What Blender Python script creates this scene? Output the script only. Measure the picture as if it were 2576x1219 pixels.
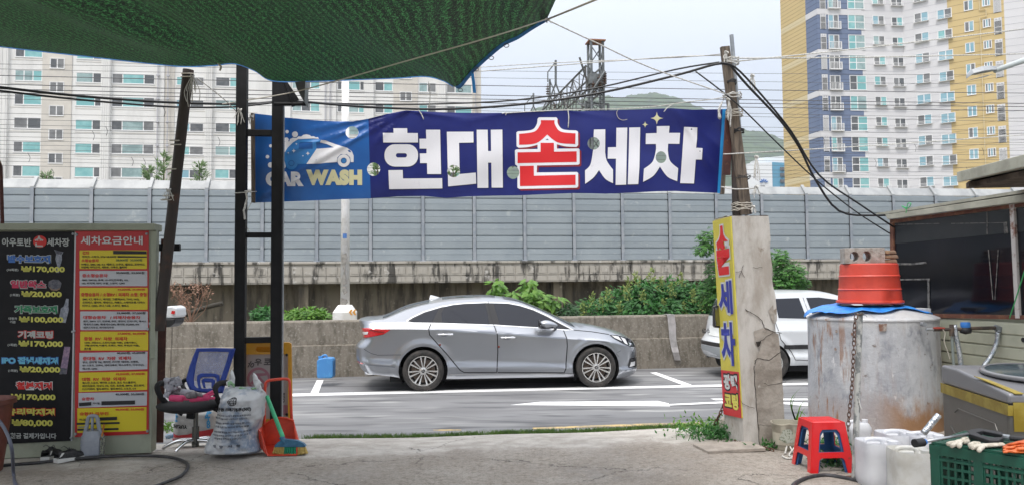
import bpy, bmesh, math, random
from mathutils import Vector, Matrix
from math import sin, cos, pi, radians, sqrt, atan2
SC = bpy.context.scene
for _o in list(bpy.data.objects): bpy.data.objects.remove(_o)
COL = SC.collection
rnd = random.Random(7)
# ---------------------------------------------------------------- camera
FPX, PITCH, ROLL, TH = 1950.0, radians(2.82), radians(0.5), radians(8.8)
CAM = Vector((0, 0, 1.55))
_f = Vector((0, cos(PITCH), sin(PITCH))); _r0 = Vector((1, 0, 0)); _u0 = _r0.cross(_f)
_r = cos(ROLL)*_r0 - sin(ROLL)*_u0; _u = cos(ROLL)*_u0 + sin(ROLL)*_r0
cd = bpy.data.cameras.new('camera'); co = bpy.data.objects.new('camera', cd); COL.objects.link(co)
_m = Matrix((_r, _u, -_f)).transposed().to_4x4(); _m.translation = CAM
co.matrix_world = _m
cd.sensor_fit = 'HORIZONTAL'; cd.sensor_width = 36; cd.lens = 36*FPX/2576; cd.clip_start = .05; cd.clip_end = 6000
SC.camera = co
# ---------------------------------------------------------------- world, sun, exposure
SUN_EL, SUN_AZ = radians(62), radians(205)      # azimuth clockwise from +Y (north)
w = bpy.data.worlds.new('World'); SC.world = w; w.use_nodes = True
nt = w.node_tree; nt.nodes.clear()
def wn(t, **k):
    n = nt.nodes.new(t)
    for a, b in k.items(): setattr(n, a, b)
    return n
sky = wn('ShaderNodeTexSky', sky_type='NISHITA', sun_disc=False, sun_elevation=SUN_EL, sun_rotation=SUN_AZ)
sky.dust_density = 4; sky.air_density = 1.2
b1 = wn('ShaderNodeBackground'); b1.inputs[1].default_value = .05; nt.links.new(sky.outputs[0], b1.inputs[0])
tc = wn('ShaderNodeTexCoord'); sx = wn('ShaderNodeSeparateXYZ'); nt.links.new(tc.outputs['Generated'], sx.inputs[0])
no = wn('ShaderNodeTexNoise'); no.inputs['Scale'].default_value = 2.2; no.inputs['Detail'].default_value = 5; no.inputs['Roughness'].default_value = .45
mpn = wn('ShaderNodeMapping'); mpn.inputs['Scale'].default_value = (1, 1, 3.0); nt.links.new(tc.outputs['Generated'], mpn.inputs[0]); nt.links.new(mpn.outputs[0], no.inputs['Vector'])
ad = wn('ShaderNodeMath', operation='MULTIPLY_ADD'); nt.links.new(no.outputs[0], ad.inputs[0]); ad.inputs[1].default_value = .22; ad.inputs[2].default_value = -.11
ad2 = wn('ShaderNodeMath', operation='ADD'); nt.links.new(sx.outputs[2], ad2.inputs[0]); nt.links.new(ad.outputs[0], ad2.inputs[1])
cr = wn('ShaderNodeValToRGB'); nt.links.new(ad2.outputs[0], cr.inputs[0])
cr.color_ramp.elements[0].position = 0.0; cr.color_ramp.elements[0].color = (.66, .69, .77, 1)
cr.color_ramp.elements[1].position = 1.0; cr.color_ramp.elements[1].color = (1.0, 1.0, 1.0, 1)
e = cr.color_ramp.elements.new(.22); e.color = (.76, .79, .88, 1)
e = cr.color_ramp.elements.new(.42); e.color = (.88, .90, .94, 1)
b2 = wn('ShaderNodeBackground'); nt.links.new(cr.outputs[0], b2.inputs[0])
zr = wn('ShaderNodeMapRange'); nt.links.new(sx.outputs[2], zr.inputs[0]); zr.inputs[1].default_value = .2; zr.inputs[2].default_value = 1.0; zr.inputs[3].default_value = .555; zr.inputs[4].default_value = 1.75
nt.links.new(zr.outputs[0], b2.inputs[1])
ash = wn('ShaderNodeAddShader'); nt.links.new(b1.outputs[0], ash.inputs[0]); nt.links.new(b2.outputs[0], ash.inputs[1])
wo = wn('ShaderNodeOutputWorld'); nt.links.new(ash.outputs[0], wo.inputs[0])
sd = bpy.data.lights.new('sun', 'SUN'); sd.energy = 1.5; sd.angle = radians(14); sd.color = (1, .97, .92)
so = bpy.data.objects.new('sun', sd); COL.objects.link(so)
_dir = Vector((sin(SUN_AZ)*cos(SUN_EL), cos(SUN_AZ)*cos(SUN_EL), sin(SUN_EL)))
so.rotation_euler = _dir.to_track_quat('Z', 'Y').to_euler()
SC.view_settings.view_transform = 'Standard'; SC.view_settings.look = 'None'
SC.view_settings.exposure = 0.50; SC.view_settings.gamma = 1; SC.view_settings.use_curve_mapping = False
SC.cycles.max_bounces = 8; SC.cycles.transparent_max_bounces = 24; SC.cycles.volume_bounces = 0
SC.cycles.volume_max_steps = 64

# ---------------------------------------------------------------- frames and helpers
T = Vector((cos(TH), sin(TH), 0)); N = Vector((-sin(TH), cos(TH), 0)); Z = Vector((0, 0, 1))
def S(a, b, z=0): return T*a + N*b + Z*z                 # street frame: a along the street, b away from the camera
def _ray(px, py): return _f*FPX + _r*(px-1288) - _u*(py-609.5)
def W(px, py, Y): d = _ray(px, py); return CAM + d*(Y/d.y)
def G(px, py, z=0): d = _ray(px, py); return CAM + d*((z-CAM.z)/d.z)
def B(px, py, b): d = _ray(px, py); return CAM + d*((b-CAM.dot(N))/d.dot(N))
def A(px, py, a): d = _ray(px, py); return CAM + d*((a-CAM.dot(T))/d.dot(T))
def ab(p): return p.dot(T), p.dot(N)
ZS = -.23                                                # street level; the yard is at 0
K = 2576/4032
def crop(ox, oy, s): return lambda x, y: ((ox+x/s)*K, (oy+y/s)*K)

def catmull(pts, n=6):
    out = []; P = [Vector(p) for p in pts]
    for i in range(len(P)-1):
        p0 = P[max(i-1, 0)]; p1 = P[i]; p2 = P[i+1]; p3 = P[min(i+2, len(P)-1)]
        for k in range(n):
            t = k/n
            out.append(.5*((2*p1)+(p2-p0)*t+(2*p0-5*p1+4*p2-p3)*t*t+(3*p1-p0-3*p2+p3)*t**3))
    out.append(P[-1]); return out
def lerp(a, b, t): return a+(b-a)*t
def interp(x, tab):
    if x <= tab[0][0]: return tab[0][1]
    for (x0, y0), (x1, y1) in zip(tab, tab[1:]):
        if x <= x1: return y0+(y1-y0)*(x-x0)/(x1-x0)
    return tab[-1][1]
def smooth_tab(tab, n=6):
    c = catmull([(x, y, 0) for x, y in tab], n); return [(p.x, p.y) for p in c]

class MB:
    def __init__(s): s.v = []; s.f = []; s.m = []; s.cur = 0; s.uv = None
    def add(s, vs, fs, M=None):
        k = len(s.v)
        s.v += [tuple(M @ Vector(v)) if M else tuple(v) for v in vs]
        for f in fs: s.f.append(tuple(i+k for i in f)); s.m.append(s.cur)
        return s
    def box(s, c, d, M=None, taper=1.0, rz=0):
        x, y, z = d[0]/2, d[1]/2, d[2]/2
        R = Matrix.Translation(c) @ Matrix.Rotation(rz, 4, 'Z')
        vs = [R @ Vector(p) for p in ((-x, -y, -z), (x, -y, -z), (x, y, -z), (-x, y, -z), (-x*taper, -y*taper, z), (x*taper, -y*taper, z), (x*taper, y*taper, z), (-x*taper, y*taper, z))]
        return s.add(vs, ((0, 3, 2, 1), (4, 5, 6, 7), (0, 1, 5, 4), (1, 2, 6, 5), (2, 3, 7, 6), (3, 0, 4, 7)), M)
    def frame(s, o, U, V, Wd, u0, u1, v0, v1, w0, w1):   # box in a local frame
        P = [o+U*u+V*v+Wd*q for q in (w0, w1) for u, v in ((u0, v0), (u1, v0), (u1, v1), (u0, v1))]
        return s.add(P, ((0, 3, 2, 1), (4, 5, 6, 7), (0, 1, 5, 4), (1, 2, 6, 5), (2, 3, 7, 6), (3, 0, 4, 7)))
    def tube(s, pts, r, n=8, caps=True, r1=None, closed=False):
        P = [Vector(p) for p in pts]; m = len(P); rings = []; up = None
        for i, p in enumerate(P):
            if closed: d = P[(i+1) % m]-P[i-1]
            else: d = P[min(i+1, m-1)]-P[max(i-1, 0)]
            if d.length < 1e-9: d = Vector((0, 0, 1))
            d.normalize()
            if up is None:
                up = Vector((0, 0, 1)) if abs(d.z) < .9 else Vector((1, 0, 0))
            a = d.cross(up)
            if a.length < 1e-6: a = d.orthogonal()
            a.normalize(); b = a.cross(d).normalized(); up = b
            rr = r[i] if isinstance(r, (list, tuple)) else (r if r1 is None else r+(r1-r)*i/(m-1))
            rings.append([p+(a*cos(2*pi*k/n)+b*sin(2*pi*k/n))*rr for k in range(n)])
        vs = [q for R in rings for q in R]; fs = []
        for i in range(m if closed else m-1):
            j = (i+1) % m
            for k in range(n): fs.append((i*n+k, i*n+(k+1) % n, j*n+(k+1) % n, j*n+k))
        if caps and not closed: fs += [tuple(range(n-1, -1, -1)), tuple(range((m-1)*n, m*n))]
        return s.add(vs, fs)
    def lathe(s, prof, n=24, M=None, cap=True):
        vs = []; fs = []
        for r, z in prof:
            for k in range(n): vs.append((r*cos(2*pi*k/n), r*sin(2*pi*k/n), z))
        for i in range(len(prof)-1):
            for k in range(n): fs.append((i*n+k, i*n+(k+1) % n, (i+1)*n+(k+1) % n, (i+1)*n+k))
        if cap:
            if prof[0][0] > 1e-4: fs.append(tuple(range(n-1, -1, -1)))
            if prof[-1][0] > 1e-4: fs.append(tuple(range((len(prof)-1)*n, len(prof)*n)))
        return s.add(vs, fs, M)
    def grid(s, nu, nv, fn, flip=False, closed=False):
        vs = [fn(i/nu, j/nv) for i in range(nu+1) for j in range(nv+1)]; fs = []
        for i in range(nu):
            for j in range(nv):
                q = (i*(nv+1)+j, (i+1)*(nv+1)+j, (i+1)*(nv+1)+j+1, i*(nv+1)+j+1)
                fs.append(q[::-1] if flip else q)
        return s.add(vs, fs)
    def prism(s, poly, ext, M=None):    # poly: 3-D points, ext vector
        n = len(poly); P = [Vector(p) for p in poly]; e = Vector(ext)
        return s.add(P+[p+e for p in P], [tuple(range(n-1, -1, -1)), tuple(range(n, 2*n))]+[(i, (i+1) % n, n+(i+1) % n, n+i) for i in range(n)], M)
    def mesh(s, name):
        me = bpy.data.meshes.new(name); me.from_pydata(s.v, [], s.f); return me
    def build(s, name, mat=None, parent=None, smooth=False, bevel=0, seg=2, solid=0, sub=0, weld=False, norm=True, angle=None, loc=None, rz=0):
        me = s.mesh(name)
        mats = mat if isinstance(mat, (list, tuple)) else [mat]
        for q in mats: me.materials.append(q)
        if len(mats) > 1: me.polygons.foreach_set('material_index', s.m)
        if weld or norm:
            bm = bmesh.new(); bm.from_mesh(me)
            if weld: bmesh.ops.remove_doubles(bm, verts=bm.verts, dist=1e-5)
            if norm: bmesh.ops.recalc_face_normals(bm, faces=bm.faces)
            bm.to_mesh(me); bm.free()
        return link(name, me, parent, smooth, bevel, seg, solid, sub, loc, rz, angle)
def link(name, me, parent=None, smooth=False, bevel=0, seg=2, solid=0, sub=0, loc=None, rz=0, angle=None):
    o = bpy.data.objects.new(name, me); COL.objects.link(o)
    if parent is not None: o.parent = parent
    if loc is not None: o.location = loc
    if rz: o.rotation_euler.z = rz
    if smooth:
        me.polygons.foreach_set('use_smooth', [True]*len(me.polygons))
        if angle: me.set_sharp_from_angle(angle=radians(angle))
    if solid:
        md = o.modifiers.new('s', 'SOLIDIFY'); md.thickness = solid; md.offset = 0
    if bevel:
        md = o.modifiers.new('b', 'BEVEL'); md.width = bevel; md.segments = seg; md.limit_method = 'ANGLE'; md.angle_limit = radians(35)
    if sub:
        md = o.modifiers.new('u', 'SUBSURF'); md.levels = sub; md.render_levels = sub
    return o
def tag(o, label, cat, group=None, kind=None):
    o['label'] = label; o['category'] = cat
    if group: o['group'] = group
    if kind: o['kind'] = kind
    return o
def thing(name, label, cat, group=None, loc=(0, 0, 0), rz=0):
    o = bpy.data.objects.new(name, None); COL.objects.link(o); o.location = loc; o.rotation_euler.z = rz
    o.empty_display_size = .1
    return tag(o, label, cat, group)
def inst(o, parent, loc=None, rz=None):
    c = o.copy(); COL.objects.link(c); c.parent = parent
    if loc is not None: c.location = loc
    if rz is not None: c.rotation_euler.z = rz
    return c
def copy_tree(o, parent=None):
    c = o.copy(); COL.objects.link(c); c.parent = parent
    for ch in list(o.children): copy_tree(ch, c)
    return c
def struct(o): o['kind'] = 'structure'; return o
def stuff(o): o['kind'] = 'stuff'; return o

# ---------------------------------------------------------------- materials
def lin(h):
    if isinstance(h, str):
        h = h.lstrip('#'); c = [int(h[i:i+2], 16)/255 for i in (0, 2, 4)]
        return tuple((x/12.92 if x <= .04045 else ((x+.055)/1.055)**2.4) for x in c)
    return tuple(h)
MATS = {}
def mat(name, col=(.5, .5, .5), col2=None, scale=6, lo=.4, hi=.62, detail=6, stretch=None, rough=.6, rough2=None, metal=0, bump=0, bscale=40, bdist=.01, coat=0, spec=.5, alpha=1, trans=0, emis=0, sub=0, col3=None, scale3=60, lo3=.55, hi3=.7, sheen=0, transl=0, obj=True, nd=.0):
    if name in MATS: return MATS[name]
    m = bpy.data.materials.new(name); m.use_nodes = True; t = m.node_tree; ns = t.nodes; L = t.links
    p = ns['Principled BSDF']; col = lin(col)
    p.inputs['Base Color'].default_value = (*col, 1); p.inputs['Roughness'].default_value = rough
    p.inputs['Metallic'].default_value = metal; p.inputs['Specular IOR Level'].default_value = spec
    p.inputs['Coat Weight'].default_value = coat; p.inputs['Coat Roughness'].default_value = .06
    p.inputs['Alpha'].default_value = alpha; p.inputs['Transmission Weight'].default_value = trans
    if emis: p.inputs['Emission Color'].default_value = (*col, 1); p.inputs['Emission Strength'].default_value = emis
    tcn = ns.new('ShaderNodeTexCoord'); src = tcn.outputs['Object']
    if not obj:
        g = ns.new('ShaderNodeNewGeometry'); src = g.outputs['Position']
    if stretch:
        mp = ns.new('ShaderNodeMapping'); mp.inputs['Scale'].default_value = stretch; L.new(src, mp.inputs[0]); src2 = mp.outputs[0]
    else: src2 = src
    cur = None
    def ramp(sc, lo, hi, vec, det=detail):
        n = ns.new('ShaderNodeTexNoise'); n.inputs['Scale'].default_value = sc; n.inputs['Detail'].default_value = det; n.inputs['Roughness'].default_value = .62; n.inputs['Distortion'].default_value = nd
        L.new(vec, n.inputs['Vector']); r = ns.new('ShaderNodeMapRange'); r.interpolation_type = 'SMOOTHSTEP'
        r.inputs[1].default_value = lo; r.inputs[2].default_value = hi; L.new(n.outputs[0], r.inputs[0]); return r.outputs[0]
    def mix(f, a, b):
        x = ns.new('ShaderNodeMix'); x.data_type = 'RGBA'; L.new(f, x.inputs[0])
        if isinstance(a, tuple): x.inputs[6].default_value = (*a, 1)
        else: L.new(a, x.inputs[6])
        x.inputs[7].default_value = (*b, 1); return x.outputs[2]
    if col2 is not None:
        f = ramp(scale, lo, hi, src2); cur = mix(f, col, lin(col2))
        if rough2 is not None:
            r = ns.new('ShaderNodeMapRange'); L.new(f, r.inputs[0]); r.inputs[3].default_value = rough; r.inputs[4].default_value = rough2; L.new(r.outputs[0], p.inputs['Roughness'])
    if col3 is not None:
        f3 = ramp(scale3, lo3, hi3, src); cur = mix(f3, cur if cur is not None else col, lin(col3))
    if cur is not None: L.new(cur, p.inputs['Base Color'])
    if bump:
        n = ns.new('ShaderNodeTexNoise'); n.inputs['Scale'].default_value = bscale; n.inputs['Detail'].default_value = 5; L.new(src2, n.inputs['Vector'])
        bp = ns.new('ShaderNodeBump'); bp.inputs['Strength'].default_value = bump; bp.inputs['Distance'].default_value = bdist; L.new(n.outputs[0], bp.inputs['Height']); L.new(bp.outputs[0], p.inputs['Normal'])
    if transl:
        tr = ns.new('ShaderNodeBsdfTranslucent'); tr.inputs[0].default_value = (*[min(1, c*1.6) for c in col], 1)
        if cur is not None: L.new(cur, tr.inputs[0])
        mx = ns.new('ShaderNodeMixShader'); mx.inputs[0].default_value = transl
        L.new(p.outputs[0], mx.inputs[1]); L.new(tr.outputs[0], mx.inputs[2]); L.new(mx.outputs[0], ns['Material Output'].inputs[0])
    MATS[name] = m; return m

# ---------------------------------------------------------------- flat shapes: fill, cut, drape
def fill2d(loops, offset=0):
    """2-D loops (outer and holes) -> (verts2d, faces) through a filled curve"""
    c = bpy.data.curves.new('c', 'CURVE'); c.dimensions = '2D'; c.fill_mode = 'BOTH'
    for lp in loops:
        s = c.splines.new('POLY'); s.points.add(len(lp)-1)
        for q, (x, y) in zip(s.points, lp): q.co = (x, y, 0, 1)
        s.use_cyclic_u = True
    c.offset = offset
    o = bpy.data.objects.new('c', c); me = bpy.data.meshes.new_from_object(o)
    V = [(v.co.x, v.co.y) for v in me.vertices]; Fs = [tuple(p.vertices) for p in me.polygons]
    # keep one side only (fill BOTH may give two coincident sheets)
    seen = {}; out = []
    idx = {}
    remap = []
    for x, y in V:
        k = (round(x, 5), round(y, 5)); remap.append(idx.setdefault(k, len(idx)))
    V2 = [None]*len(idx)
    for (x, y), r in zip(V, remap): V2[r] = (x, y)
    for f in Fs:
        g = tuple(remap[i] for i in f)
        if len(set(g)) < 3: continue
        k = tuple(sorted(set(g)))
        if k in seen: continue
        seen[k] = 1; out.append(g)
    bpy.data.objects.remove(o); bpy.data.curves.remove(c); bpy.data.meshes.remove(me)
    return V2, out
def bm2d(V, Fs):
    bm = bmesh.new(); vs = [bm.verts.new((x, y, 0)) for x, y in V]
    for f in Fs:
        try: bm.faces.new([vs[i] for i in f])
        except ValueError: pass
    return bm
def gridcut(bm, sx, sy):
    if not bm.verts: return
    xs = [v.co.x for v in bm.verts]; ys = [v.co.y for v in bm.verts]
    for k, (mn, mx, st) in enumerate(((min(xs), max(xs), sx), (min(ys), max(ys), sy))):
        if not st: continue
        i = math.floor(mn/st)+1
        while i*st < mx:
            co_ = (i*st, 0, 0) if k == 0 else (0, i*st, 0); no_ = (1, 0, 0) if k == 0 else (0, 1, 0)
            c_ = i*st
            gs = [f for f in bm.faces if min(v.co[k] for v in f.verts) < c_ < max(v.co[k] for v in f.verts)]
            ge = list({e for f in gs for e in f.edges}); gv = list({v for f in gs for v in f.verts})
            if gs: bmesh.ops.bisect_plane(bm, geom=gs+ge+gv, dist=1e-6, plane_co=co_, plane_no=no_)
            i += 1
def disccut(bm, cx, cy, rad, n=20, keep_out=True, ax=(0, 1), flt=None, ry=None):
    ry = ry or rad
    a0, a1 = ax
    for k in range(n):
        t = 2*pi*(k+.5)/n; nx, ny = cos(t)/rad, sin(t)/ry
        pt = [0, 0, 0]; pt[a0] = cx+rad*cos(t)*cos(pi/n); pt[a1] = cy+ry*sin(t)*cos(pi/n)
        no_ = [0, 0, 0]; no_[a0] = nx; no_[a1] = ny
        gs = [f for f in bm.faces if (flt is None or flt(f)) and (lambda c: ((c[a0]-cx)/rad)**2+((c[a1]-cy)/ry)**2 < 6)(f.calc_center_median())]
        if not gs: continue
        ge = list({e for f in gs for e in f.edges}); gv = list({v for f in gs for v in f.verts})
        bmesh.ops.bisect_plane(bm, geom=gs+ge+gv, dist=1e-6, plane_co=pt, plane_no=no_)
    kill = [f for f in bm.faces if (flt is None or flt(f)) and (lambda c: ((c[a0]-cx)/rad)**2+((c[a1]-cy)/ry)**2 < .98)(f.calc_center_median())]
    bmesh.ops.delete(bm, geom=kill, context='FACES')
def drape(name, bm, fn, mat_, parent, smooth=True, uv=False):
    if uv:
        ul = bm.loops.layers.uv.new('UVMap')
        for f in bm.faces:
            for l in f.loops: l[ul].uv = (l.vert.co.x, l.vert.co.y)
    for v in bm.verts: v.co = fn(v.co.x, v.co.y)
    me = bpy.data.meshes.new(name); bm.to_mesh(me); bm.free()
    for q in (mat_ if isinstance(mat_, list) else [mat_]): me.materials.append(q)
    return link(name, me, parent, smooth)
def poly_part(name, loops, fn, mat_, parent, sx=0, sy=0, discs=(), smooth=True, offset=0):
    V, Fs = fill2d(loops, offset)
    bm = bm2d(V, Fs)
    gridcut(bm, sx, sy)
    for d in discs: disccut(bm, *d)
    return drape(name, bm, fn, mat_, parent, smooth)
_tx = {}
def text2d(body, size=1, bold=0.0, align='LEFT', sx=1, shear=0, space=1, res=3, ls=1.0):
    """lettering as 2-D faces, baseline at 0, size = cap height scale"""
    c = bpy.data.curves.new('t', 'FONT'); c.body = body; c.size = size; c.offset = bold*size; c.resolution_u = res
    c.space_character = space; c.shear = shear; c.align_x = align; c.space_line = ls
    o = bpy.data.objects.new('t', c); me = bpy.data.meshes.new_from_object(o)
    V = [(v.co.x*sx, v.co.y) for v in me.vertices]; Fs = [tuple(p.vertices) for p in me.polygons]
    bpy.data.objects.remove(o); bpy.data.curves.remove(c); bpy.data.meshes.remove(me)
    return V, Fs
def text_fit(body, w=None, h=None, **k):
    """scaled to a box w x h with its lower-left corner at 0,0"""
    V, Fs = text2d(body, **k)
    x0 = min(p[0] for p in V); x1 = max(p[0] for p in V); y0 = min(p[1] for p in V); y1 = max(p[1] for p in V)
    fy = h/(y1-y0) if h else w/(x1-x0); fx = w/(x1-x0) if w else fy
    return [((x-x0)*fx, (y-y0)*fy) for x, y in V], Fs
def flat_text(body, fn, mat_, parent, name='lettering', **k):
    V, Fs = text_fit(body, **k)
    me = bpy.data.meshes.new(name); me.from_pydata([tuple(fn(x, y)) for x, y in V], [], Fs); me.materials.append(mat_)
    return link(name, me, parent)
def rect(x0, y0, x1, y1): return [(x0, y0), (x1, y0), (x1, y1), (x0, y1)]
def ell(cx, cy, rx, ry=None, n=20): ry = ry or rx; return [(cx+rx*cos(2*pi*i/n), cy+ry*sin(2*pi*i/n)) for i in range(n)]
def star4(cx, cy, r, ry=None, pinch=.16):
    ry = ry or r; o = []
    for i in range(32):
        a = 2*pi*i/32; c, s_ = cos(a), sin(a); k = 1/(abs(c)**.55+abs(s_)**.55)**(1/.55)
        o.append((cx+r*c*k, cy+ry*s_*k))
    return o
# ================================================================= SETTING
def ground_mats():
    # yard concrete with cracks, patches and a paler apron towards the street
    m = bpy.data.materials.new('yard_concrete'); m.use_nodes = True; t = m.node_tree; ns = t.nodes; L = t.links; p = ns['Principled BSDF']
    g = ns.new('ShaderNodeNewGeometry'); pos = g.outputs['Position']
    def noise(sc, det=6, rough=.6, vec=pos, dist=0):
        n = ns.new('ShaderNodeTexNoise'); n.inputs['Scale'].default_value = sc; n.inputs['Detail'].default_value = det; n.inputs['Roughness'].default_value = rough; n.inputs['Distortion'].default_value = dist; L.new(vec, n.inputs['Vector']); return n.outputs[0]
    def mr(v, a, b, c=0, d=1):
        r = ns.new('ShaderNodeMapRange'); r.interpolation_type = 'SMOOTHSTEP'; L.new(v, r.inputs[0]); r.inputs[1].default_value = a; r.inputs[2].default_value = b; r.inputs[3].default_value = c; r.inputs[4].default_value = d; return r.outputs[0]
    def mix(f, a, b, bt='MIX'):
        x = ns.new('ShaderNodeMix'); x.data_type = 'RGBA'; x.blend_type = bt
        if isinstance(f, float): x.inputs[0].default_value = f
        else: L.new(f, x.inputs[0])
        for i, q in ((6, a), (7, b)):
            if isinstance(q, tuple): x.inputs[i].default_value = (*q, 1)
            else: L.new(q, x.inputs[i])
        return x.outputs[2]
    def math_(op, a, b=0.0):
        x = ns.new('ShaderNodeMath'); x.operation = op
        for i, q in enumerate((a, b)):
            if isinstance(q, (int, float)): x.inputs[i].default_value = q
            else: L.new(q, x.inputs[i])
        return x.outputs[0]
    c = mix(mr(noise(1.1, 7), .38, .62), (.27, .235, .20), (.345, .31, .27))
    c = mix(mr(noise(.45, 4), .5, .66), c, (.22, .20, .18))
    c = mix(mr(noise(5, 8, .7), .48, .66), c, (.31, .28, .245))
    c = mix(mr(noise(19, 6, .8), .47, .62), c, (.185, .155, .125))
    c = mix(mr(noise(24, 5, .8), .54, .68), c, (.38, .34, .29))
    c = mix(mr(noise(75, 3, .7), .5, .72), c, (.13, .115, .10))
    c = mix(mr(noise(38, 4, .75), .6, .74), c, (.40, .37, .33))
    # position across the yard, along N
    dp = ns.new('ShaderNodeVectorMath'); dp.operation = 'DOT_PRODUCT'; L.new(pos, dp.inputs[0]); dp.inputs[1].default_value = tuple(N)
    bb = math_('ADD', dp.outputs['Value'], math_('MULTIPLY', math_('SUBTRACT', noise(1.6, 5), .5), 1.3))
    ap = mr(bb, 7.0, 7.35)
    lite = mix(mr(noise(3.5, 9, .75), .36, .62), (.50, .47, .43), (.33, .30, .265))
    c = mix(ap, c, lite)
    c = mix(mr(noise(110, 2), .55, .72), c, (.2, .18, .16))
    # cracks
    w_ = ns.new('ShaderNodeVectorMath'); w_.operation = 'MULTIPLY_ADD'
    nn = ns.new('ShaderNodeTexNoise'); nn.inputs['Scale'].default_value = 2.4; nn.inputs['Detail'].default_value = 7; nn.inputs['Roughness'].default_value = .68; L.new(pos, nn.inputs['Vector'])
    L.new(nn.outputs['Color'], w_.inputs[0]); w_.inputs[1].default_value = (.55, .55, 0); L.new(pos, w_.inputs[2])
    v = ns.new('ShaderNodeTexVoronoi'); v.feature = 'DISTANCE_TO_EDGE'; v.inputs['Scale'].default_value = .55; L.new(w_.outputs[0], v.inputs['Vector'])
    ck = math_('MULTIPLY', mr(v.outputs['Distance'], .0008, .0030, 1, 0), mr(noise(.9, 3), .47, .53))
    c = mix(ck, c, (.06, .052, .045))
    # tiny reddish stain spots like dried sealant
    c = mix(math_('MULTIPLY', mr(noise(1.9, 3), .69, .78), .25), c, (.36, .13, .10))
    L.new(c, p.inputs['Base Color'])
    L.new(mr(noise(2, 5), .35, .6, .62, .92), p.inputs['Roughness'])
    h = math_('SUBTRACT', math_('MULTIPLY', noise(55, 6, .7), .5), math_('MULTIPLY', ck, 1.2))
    bp = ns.new('ShaderNodeBump'); bp.inputs['Strength'].default_value = .55; bp.inputs['Distance'].default_value = .012; L.new(h, bp.inputs['Height']); L.new(bp.outputs[0], p.inputs['Normal'])
    MATS['yard'] = m
    # asphalt
    m = bpy.data.materials.new('asphalt'); m.use_nodes = True; t = m.node_tree; ns = t.nodes; L = t.links; p = ns['Principled BSDF']
    g = ns.new('ShaderNodeNewGeometry'); pos = g.outputs['Position']
    c = mix(mr(noise(.35, 1), .4, .6), (.182, .183, .187), (.20, .20, .201))
    c = mix(mr(noise(.9, 1), .5, .75), c, (.205, .204, .20))
    c = mix(mr(noise(60, 2, .6), .42, .62), c, (.15, .15, .154))
    c = mix(mr(noise(80, 2, .6), .52, .68), c, (.245, .245, .243))
    c = mix(mr(noise(130, 2), .5, .7), c, (.09, .09, .095))
    c = mix(mr(noise(95, 2), .6, .75), c, (.34, .34, .33))
    w_ = ns.new('ShaderNodeVectorMath'); w_.operation = 'MULTIPLY_ADD'
    nn = ns.new('ShaderNodeTexNoise'); nn.inputs['Scale'].default_value = 1.5; nn.inputs['Detail'].default_value = 6; L.new(pos, nn.inputs['Vector'])
    L.new(nn.outputs['Color'], w_.inputs[0]); w_.inputs[1].default_value = (.8, .8, 0); L.new(pos, w_.inputs[2])
    v = ns.new('ShaderNodeTexVoronoi'); v.feature = 'DISTANCE_TO_EDGE'; v.inputs['Scale'].default_value = .3; L.new(w_.outputs[0], v.inputs['Vector'])
    ck = math_('MULTIPLY', mr(v.outputs['Distance'], .002, .006, 1, 0), mr(noise(.6, 3), .5, .58))
    c = mix(ck, c, (.04, .04, .04))
    L.new(c, p.inputs['Base Color']); p.inputs['Roughness'].default_value = .85
    bp = ns.new('ShaderNodeBump'); bp.inputs['Strength'].default_value = .6; bp.inputs['Distance'].default_value = .01; L.new(noise(120, 3), bp.inputs['Height']); L.new(bp.outputs[0], p.inputs['Normal'])
    MATS['asphalt'] = m
ground_mats()
M_soil = mat('soil', (.16, .13, .09), (.09, .10, .05), scale=3, rough=.95, bump=.5, bscale=20, obj=False)
M_wall = mat('stained_concrete', (.215, .19, .155), (.12, .105, .082), scale=5.5, lo=.40, hi=.68, stretch=(1.6, 1.6, .55), rough=.9, bump=.6, bscale=26, col3=(.32, .295, .255), scale3=22, lo3=.50, hi3=.74, obj=False)
M_wall2 = mat('dark_retaining_concrete', (.17, .145, .105), (.055, .046, .034), scale=1.6, lo=.4, hi=.65, stretch=(2.2, 2.2, .35), rough=.92, bump=.4, bscale=9, col3=(.25, .22, .17), scale3=5, lo3=.6, hi3=.75, obj=False)
M_beam = mat('beam_concrete', (.38, .355, .315), (.075, .07, .062), scale=2.6, lo=.49, hi=.64, stretch=(1.6, 1.6, .30), rough=.9, bump=.5, bscale=14, col3=(.52, .50, .47), scale3=3, lo3=.6, hi3=.7, obj=False)
M_white = mat('road_paint', (.78, .78, .78), (.55, .55, .55), scale=9, lo=.52, hi=.75, rough=.7, obj=False, col3=(.35, .35, .35), scale3=55, lo3=.62, hi3=.72)
M_yellow = mat('worn_yellow_paint', (.55, .40, .18), (.30, .25, .17), scale=7, lo=.45, hi=.6, rough=.8, obj=False)

gr = MB(); gr.add([(-3000, -300, -.42), (3000, -300, -.42), (3000, 3500, -.42), (-3000, 3500, -.42)], [(0, 1, 2, 3)])
struct(gr.build('ground', M_soil))
st = MB()
def street_pt(u, v):
    p = S(lerp(-70, 90, u), lerp(8.5, 15.35, v), ZS); return p
st.grid(40, 6, street_pt); struct(st.build('street', MATS['asphalt']))
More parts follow.
